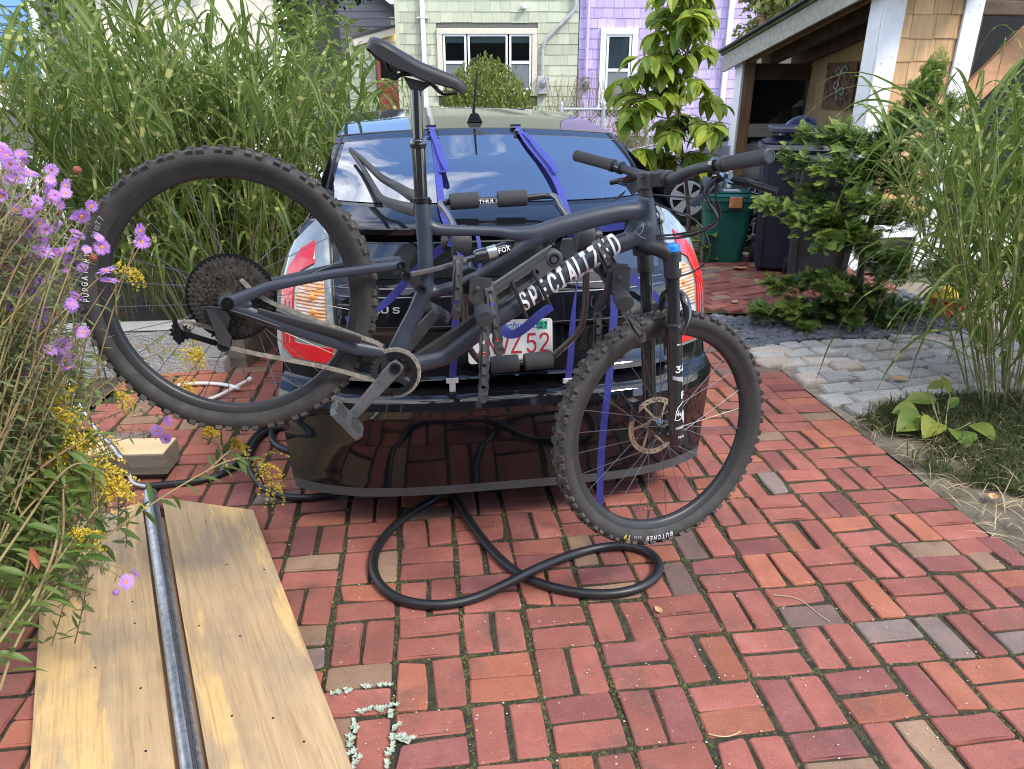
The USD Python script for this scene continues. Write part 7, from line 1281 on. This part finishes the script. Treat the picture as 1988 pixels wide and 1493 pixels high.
# thistle-like green tuft and a red leaf among them
q = YP(160, 918, 1.4); tf = MB()
for _ in range(70): tf.add(leafmesh(q, unit(r8.normal(0, 1, 3) + [0, 0, .5]), r8.normal(0, 1, 3), .022, .0014, 3, .1))
t = thing('leafy_tuft', 'round bright green leaf tuft on a stem above the timber', 'plant', q); obj('leaves', tf.mesh(), 'hosta_leaf', t, kind='stuff'); obj('stem', tube(spl([q, q + [-.02, .02, -.1], q + [-.05, .05, -.25]], 8), .002, 5), 'stem_red', t)
for a in ((-.05, -.02, -.07), (.0, -.02, -.08)): obj('leaf', leafmesh(q - [0, 0, .012], a, [0, -1, .3], .075, .012, 6, -.2), 'hosta_leaf', t)
obj('red_leaf', leafmesh(YP(62, 1060, 1.2), (.02, 0, -1), (0, -1, .2), .055, .010, 6, .2), 'leaf_red', t)
# hosta at the foot of the right-hand grass, and the yellow-green one by the compost bin
def hosta(label, items):
    t = thing('hosta', label, 'plant', G(*items[0][0]) if isinstance(items[0][0], tuple) else items[0][0])
    for (px, py), (qx, qy), d0, d1, w in items:
        a, b = YP(px, py, d0), YP(qx, qy, d1); obj('leaf', leafmesh(a, b - a, unit([0, -.55, 1]), np.linalg.norm(b - a), np.linalg.norm(b - a) * w, 8, -.35), 'hosta_leaf', t)
        obj('stalk', tube([a, a * .5 + np.array([*(G(1830, 850)[:2] if px > 1600 else a[:2]), .0]) * .5, np.array([*(G(1835, 850)[:2] if px > 1600 else a[:2]), 0.])], .0025, 5), 'culm', t)
hosta('hosta with yellowing leaves at the foot of the right-hand zebra grass', [((1790, 800), (1735, 798), 3.42, 3.36, .30), ((1795, 806), (1745, 832), 3.38, 3.22, .30), ((1820, 812), (1795, 846), 3.32, 3.16, .28), ((1858, 832), (1876, 866), 3.22, 3.08, .46), ((1885, 820), (1932, 852), 3.26, 3.12, .34), ((1820, 782), (1780, 762), 3.5, 3.55, .3), ((1845, 765), (1828, 728), 3.5, 3.55, .24), ((1810, 775), (1758, 776), 3.5, 3.48, .28), ((1800, 752), (1850, 742), 3.6, 3.6, .2), ((1840, 790), (1862, 770), 3.45, 3.48, .3)])
hosta('yellow-green leafy plant left of the green compost bin', [((1365 + 7 * math.cos(k * 2.4), 500 - 9 * k % 75), (1365 + 30 * math.cos(k * 2.4), 508 - 9 * k % 75 - 6), 6.9, 6.8 + .1 * math.sin(k), .3) for k in range(16)])
# pawpaw tree
r9 = np.random.default_rng(71); TY = 7.5; ptree = thing('pawpaw_tree', 'young tree with large drooping yellow-green leaves, between the car and the shed', 'tree', (*G(1338, 480)[:2], 0)); tb0 = np.array([YP(1338, 470, TY)[0], TY, 0.])
trk = spl([tb0, YP(1336, 400, TY), YP(1325, 300, TY), YP(1318, 200, TY), YP(1335, 100, TY), YP(1345, 0, TY), YP(1345, -70, TY)], 40); obj('trunk', tube(trk, np.linspace(.022, .006, 40), 8), 'bark', ptree, smooth=True)
ROW = [(-60, 1295, 1385), (0, 1280, 1400), (60, 1262, 1405), (110, 1240, 1408), (150, 1200, 1402), (185, 1172, 1408), (230, 1172, 1430), (280, 1190, 1440), (330, 1205, 1425)]; PL = []
for k in range(96):
    py = r9.uniform(-60, 335); x0 = np.interp(py, [a for a, _, _ in ROW], [b for _, b, _ in ROW]) + 4; x1 = np.interp(py, [a for a, _, _ in ROW], [c for _, _, c in ROW]) - 14; px = r9.uniform(x0, x1); e = YP(px, py - 16, TY + r9.uniform(-.45, .45)); s = trk[np.argmin(np.abs(trk[:, 2] - (e[2] - .05)))]
    tw = spl([s, (s + e) / 2 + [0, 0, .06], e], 10); obj('branch', tube(tw, np.linspace(.006, .0025, 10), 5), 'bark', ptree)
    for q in range(8):
        az = r9.uniform(0, 6.3); d = unit([math.cos(az) * .7, math.sin(az) * .7, -r9.uniform(.25, 1.3)]); L = r9.uniform(.17, .28); p = pick(tw, r9.uniform(.6, 1)); lm_ = leafmesh(p, d, unit([math.cos(az) * .7, math.sin(az) * .7 - .35, 1.0]), L, L * r9.uniform(.19, .25), 8, -.4); PL.append((p[1], lm_))
PL.sort(key=lambda q: q[0]); [obj('leaf', m, 'pawpaw_leaf', ptree) for _, m in PL[:296]]; obj('further_leaves', cat(*[m for _, m in PL[296:]]), 'pawpaw_leaf', ptree, kind='stuff')
# leaf clouds
def leafcloud(c, rad, n, size, r, hang=.4, shell=.45):
    mb = MB(); u = r.normal(0, 1, (n, 3)); u /= np.linalg.norm(u, axis=1, keepdims=True); R = (shell + (1 - shell) * r.random((n, 1)) ** .5); p = np.asarray(c) + u * R * rad
    p = p + (meshkit.noise(p * 2.2 / max(np.max(rad), .1) * 1.5)[:, None] - .5) * np.asarray(rad) * .7
    for q in p: mb.add(leafmesh(q, unit(r.normal(0, 1, 3) + [0, 0, -hang]), r.normal(0, .6, 3) + [0, -.4, .9], size * r.uniform(.6, 1.3), size * .28, 3, .1))
    return mb
wy = 13.6; wb = thing('weeping_shrub', 'dome-shaped weeping shrub in front of the green house window', 'shrub', (YP(945, 210, wy)[0], wy, 0)); wc_ = YP(945, 190, wy); rx = YP(1036, 190, wy)[0] - wc_[0]; zt_ = YP(950, 112, wy)[2]; mb = MB(); rb_ = np.random.default_rng(81)
for k in range(420):
    az = rb_.uniform(0, 6.3); rr = rx * np.sqrt(rb_.random()) * (1 + .1 * math.sin(az * 5)); top = zt_ - .62 * (rr / rx) ** 2.2 + rb_.normal(0, .05); c, s = math.cos(az), math.sin(az)
    for q in range(16): z = top - q * .055 * rb_.uniform(.7, 1.2); mb.add(leafmesh(np.array([wc_[0] + c * (rr + .004 * q), wy + s * (rr + .004 * q), z]) + rb_.normal(0, .015, 3), unit(rb_.normal(0, .6, 3) + [0, 0, -1.2]), rb_.normal(0, 1, 3) + [c, s, .5], .075, .017, 3, .1))
obj('foliage', mb.mesh(), 'bush_leaf', wb, kind='stuff'); obj('trunk', tube(spl([(wc_[0], wy, 0), (wc_[0] + .05, wy, zt_ * .5), (wc_[0], wy, zt_ - .15)], 10), .04, 8), 'bark', wb, smooth=True)
def tree(name, label, c, rad, n, size, look, seed, base):
    t = thing(name, label, 'tree' if 'vine' not in name else 'vine', base); r = np.random.default_rng(seed); obj('foliage', leafcloud(c, rad, n, size, r).mesh(), look, t, kind='stuff'); c = np.asarray(c, float); obj('trunk', tube(spl([base, (np.asarray(base, float) + c) / 2 + [.1, 0, 0], c + [0, 0, rad[2] * .4]], 12), np.linspace(.12, .04, 12), 8), 'bark', t, smooth=True)
    for k in range(5): a = k * 1.3; obj('branch', tube(spl([c + [0, 0, -rad[2] * .3], c + np.array([math.cos(a) * rad[0], math.sin(a) * rad[1], rad[2] * .3]) * .8], 8), np.linspace(.04, .01, 8), 5), 'bark', t)
q = YP(690, -35, 20); tree('shade_tree', 'dark leafy tree branch hanging above the grey house end', q + [-1.1, 0, .35], (2.1, 1.2, 1.0), 2600, .16, 'dark_leaf', 91, (q[0] - 2.4, 20, 0))
q = YP(1500, 15, 13); tree('climbing_vine', 'leafy green vine against the red-brown house above the shed roof', q, (.55, .35, .75), 900, .12, 'vine_leaf', 92, (q[0] + .2, 13, 0))
q = YP(1580, -20, 12.5); tree('shade_tree', 'green tree top just over the shed roof', q, (.8, .5, .6), 800, .15, 'vine_leaf', 93, (q[0] + .5, 12.5, 0))
q = YP(560, -20, 12); tree('shade_tree', 'leafy tree behind the tall grass at upper left', q + [-1.5, 0, -.6], (2.4, .8, 1.6), 3200, .15, 'bush_leaf', 94, (q[0] - 1.5, 12, 0))
# hedge plants and dry weeds by the fence
def weeds(label, pxs, y, n, look, size, seed, h):
    r = np.random.default_rng(seed); st, lv = MB(), MB(); base = YP((pxs[0] + pxs[1]) / 2, 215, y)
    for k in range(n):
        px = r.uniform(*pxs); top = YP(px + r.normal(0, 12), r.uniform(*h), y + r.uniform(-.3, .3)); b = np.array([top[0] + r.normal(0, .2), top[1], max(top[2] - r.uniform(.6, 1.0), 0)]); path = spl([b, (b + top) / 2 + r.normal(0, .05, 3), top], 8); st.add(tube(path, .005, 4)); stemleaves(lv, path, 14, (size * .7, size * 1.3), (.15, .25), r, .1, 1, .2, .1)
    t = thing('weed_patch', label, 'weeds', (base[0], y, 0)); obj('stems', st.mesh(), 'stem_red', t, kind='stuff'); obj('leaves', lv.mesh(), look, t, kind='stuff')
weeds('dry brown weeds beneath the grey electricity meter', (1050, 1200), 13.2, 70, 'dry_leaf', .06, 95, (140, 205)); weeds('green weeds on the chain-link fence below the purple house window', (1190, 1260), 11.5, 50, 'vine_leaf', .08, 96, (195, 240)); weeds('low leafy weeds along the foot of the green house', (760, 1100), 15.5, 60, 'bush_leaf', .08, 97, (205, 225))
fy_ = 11.8; fn = thing('chain_link_fence', 'grey chain-link fence with steel posts before the purple house', 'fence', (YP(1172, 230, fy_)[0], fy_, 0)); fx0, fx1, fzt = YP(1085, 200, fy_)[0], YP(1330, 200, fy_)[0], YP(1172, 212, fy_)[2]
for px in (1090, 1172, 1260): x = YP(px, 200, fy_)[0]; obj('post', lathe([(.0, fzt + .12), (.022, fzt + .10), (.03, fzt + .07), (.03, 0)], (x, fy_, 0), ZV, 12), 'meter_grey', fn, smooth=40)
obj('rail', cyl((fx0, fy_, fzt), (fx1, fy_, fzt), .02), 'meter_grey', fn); wr = MB(); n_ = int((fx1 - fx0) / .07)
for k in range(-int(fzt / .07), n_):
    for s in (-1, 1):
        a, b = np.array([fx0 + k * .07, fy_ + s * .003, 0 if s > 0 else fzt]), np.array([fx0 + k * .07 + fzt, fy_ + s * .003, fzt if s > 0 else 0]); t0, t1 = max(0, (fx0 - a[0]) / fzt), min(1, (fx1 - a[0]) / fzt)
        if t1 > t0: wr.add(tube([a + (b - a) * t0, a + (b - a) * t1], .0028, 3, False))
obj('wire_mesh', wr.mesh(), 'meter_grey', fn, kind='stuff')
# conifer
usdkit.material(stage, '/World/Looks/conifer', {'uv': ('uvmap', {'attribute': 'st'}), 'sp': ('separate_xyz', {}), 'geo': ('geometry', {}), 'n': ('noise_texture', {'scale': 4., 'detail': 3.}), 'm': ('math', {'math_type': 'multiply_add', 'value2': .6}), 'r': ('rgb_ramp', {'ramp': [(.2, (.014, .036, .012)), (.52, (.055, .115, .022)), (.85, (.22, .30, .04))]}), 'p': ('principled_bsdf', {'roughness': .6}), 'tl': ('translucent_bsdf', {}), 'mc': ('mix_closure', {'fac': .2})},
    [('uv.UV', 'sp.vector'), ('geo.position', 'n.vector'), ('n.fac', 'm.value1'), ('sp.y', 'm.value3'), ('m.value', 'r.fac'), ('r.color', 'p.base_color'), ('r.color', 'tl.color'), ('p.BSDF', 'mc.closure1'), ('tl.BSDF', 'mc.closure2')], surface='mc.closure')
rc_ = np.random.default_rng(101); cn = thing('conifer', 'dark green hinoki cypress with ragged fan sprays, in front of the bins', 'conifer', (*G(1670, 640)[:2], 0)); CYY = 5.45; ctr = spl([np.array([YP(1665, 600, CYY)[0], CYY, 0]), YP(1675, 500, CYY), YP(1720, 350, CYY), YP(1785, 220, CYY), YP(1815, 150, CYY)], 30); obj('trunk', tube(ctr, np.linspace(.035, .006, 30), 8), 'bark', cn, smooth=True)
TIPS = [(1468, 600, 4.95), (1500, 552, 5.1), (1535, 600, 4.9), (1560, 640, 4.85), (1485, 396, 5.3), (1540, 430, 5.2), (1600, 470, 5.0), (1525, 300, 5.6), (1560, 262, 5.7), (1595, 330, 5.3), (1610, 258, 5.6), (1628, 300, 5.4), (1640, 262, 5.7), (1660, 380, 5.1), (1690, 300, 5.4), (1720, 250, 5.5), (1745, 230, 5.6), (1800, 170, 5.5), (1812, 140, 5.5), (1845, 215, 5.5), (1860, 260, 5.6), (1830, 330, 5.4), (1780, 420, 5.2), (1620, 560, 4.9), (1650, 620, 4.85), (1700, 560, 4.95), (1750, 500, 5.0), (1720, 620, 4.9), (1580, 540, 5.0), (1560, 380, 5.5), (1660, 450, 5.0), (1740, 400, 5.1), (1790, 300, 5.3), (1790, 600, 5.0), (1840, 520, 5.2), (1610, 420, 5.2), (1690, 480, 5.0), (1775, 180, 5.6), (1760, 330, 5.3)]
sv, sf, su, sn = [], [], [], 0
def spray(O, D, Nn, L, bright):
    """a flat fern-like fan of scale leaves"""
    global sn
    D = unit(D); S_ = unit(cr3(Nn, D)); N_ = cr3(D, S_); k = 8
    def twig(a, d, l, br):
        global sn
        q = unit(cr3(N_, d)); w = .0022 + .010 * l; e = a + d * l - N_ * l * .16; m = a + (e - a) * .5
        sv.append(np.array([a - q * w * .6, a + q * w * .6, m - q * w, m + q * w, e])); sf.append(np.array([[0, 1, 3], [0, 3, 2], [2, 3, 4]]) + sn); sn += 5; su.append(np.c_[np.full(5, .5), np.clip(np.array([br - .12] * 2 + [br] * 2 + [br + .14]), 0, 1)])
    for i in range(k):
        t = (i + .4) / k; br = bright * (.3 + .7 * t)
        for s in (-1, 1):
            l = L * .46 * (1 - t) ** .7 * rc_.uniform(.7, 1.15) + L * .07; a = O + D * L * t - N_ * L * .10 * t * t; d = unit(D * .85 + S_ * s + rc_.normal(0, .1, 3)); twig(a, d, l, br)
            if l > L * .2:
                for u, e in ((.35, -.8), (.5, .8), (.7, -.7)): twig(a + d * l * u, unit(d + cr3(N_, d) * e), l * .42, br + .06)
    twig(O, D, L, bright * .5); twig(O + D * L * .85, D, L * .25, bright)
for (px, py, d) in TIPS:
    e = YP(px, py, d); s = ctr[np.argmin(np.abs(ctr[:, 2] - max(e[2] - .12, .05)))]; tw = spl([s, (s + e) / 2 + rc_.normal(0, .02, 3) + [0, 0, -.02], e], 16); obj('branch', tube(tw, np.linspace(.011, .003, 16), 5), 'bark', cn); L0 = np.linalg.norm(e - s)
    for k in range(int(70 + 110 * L0)):
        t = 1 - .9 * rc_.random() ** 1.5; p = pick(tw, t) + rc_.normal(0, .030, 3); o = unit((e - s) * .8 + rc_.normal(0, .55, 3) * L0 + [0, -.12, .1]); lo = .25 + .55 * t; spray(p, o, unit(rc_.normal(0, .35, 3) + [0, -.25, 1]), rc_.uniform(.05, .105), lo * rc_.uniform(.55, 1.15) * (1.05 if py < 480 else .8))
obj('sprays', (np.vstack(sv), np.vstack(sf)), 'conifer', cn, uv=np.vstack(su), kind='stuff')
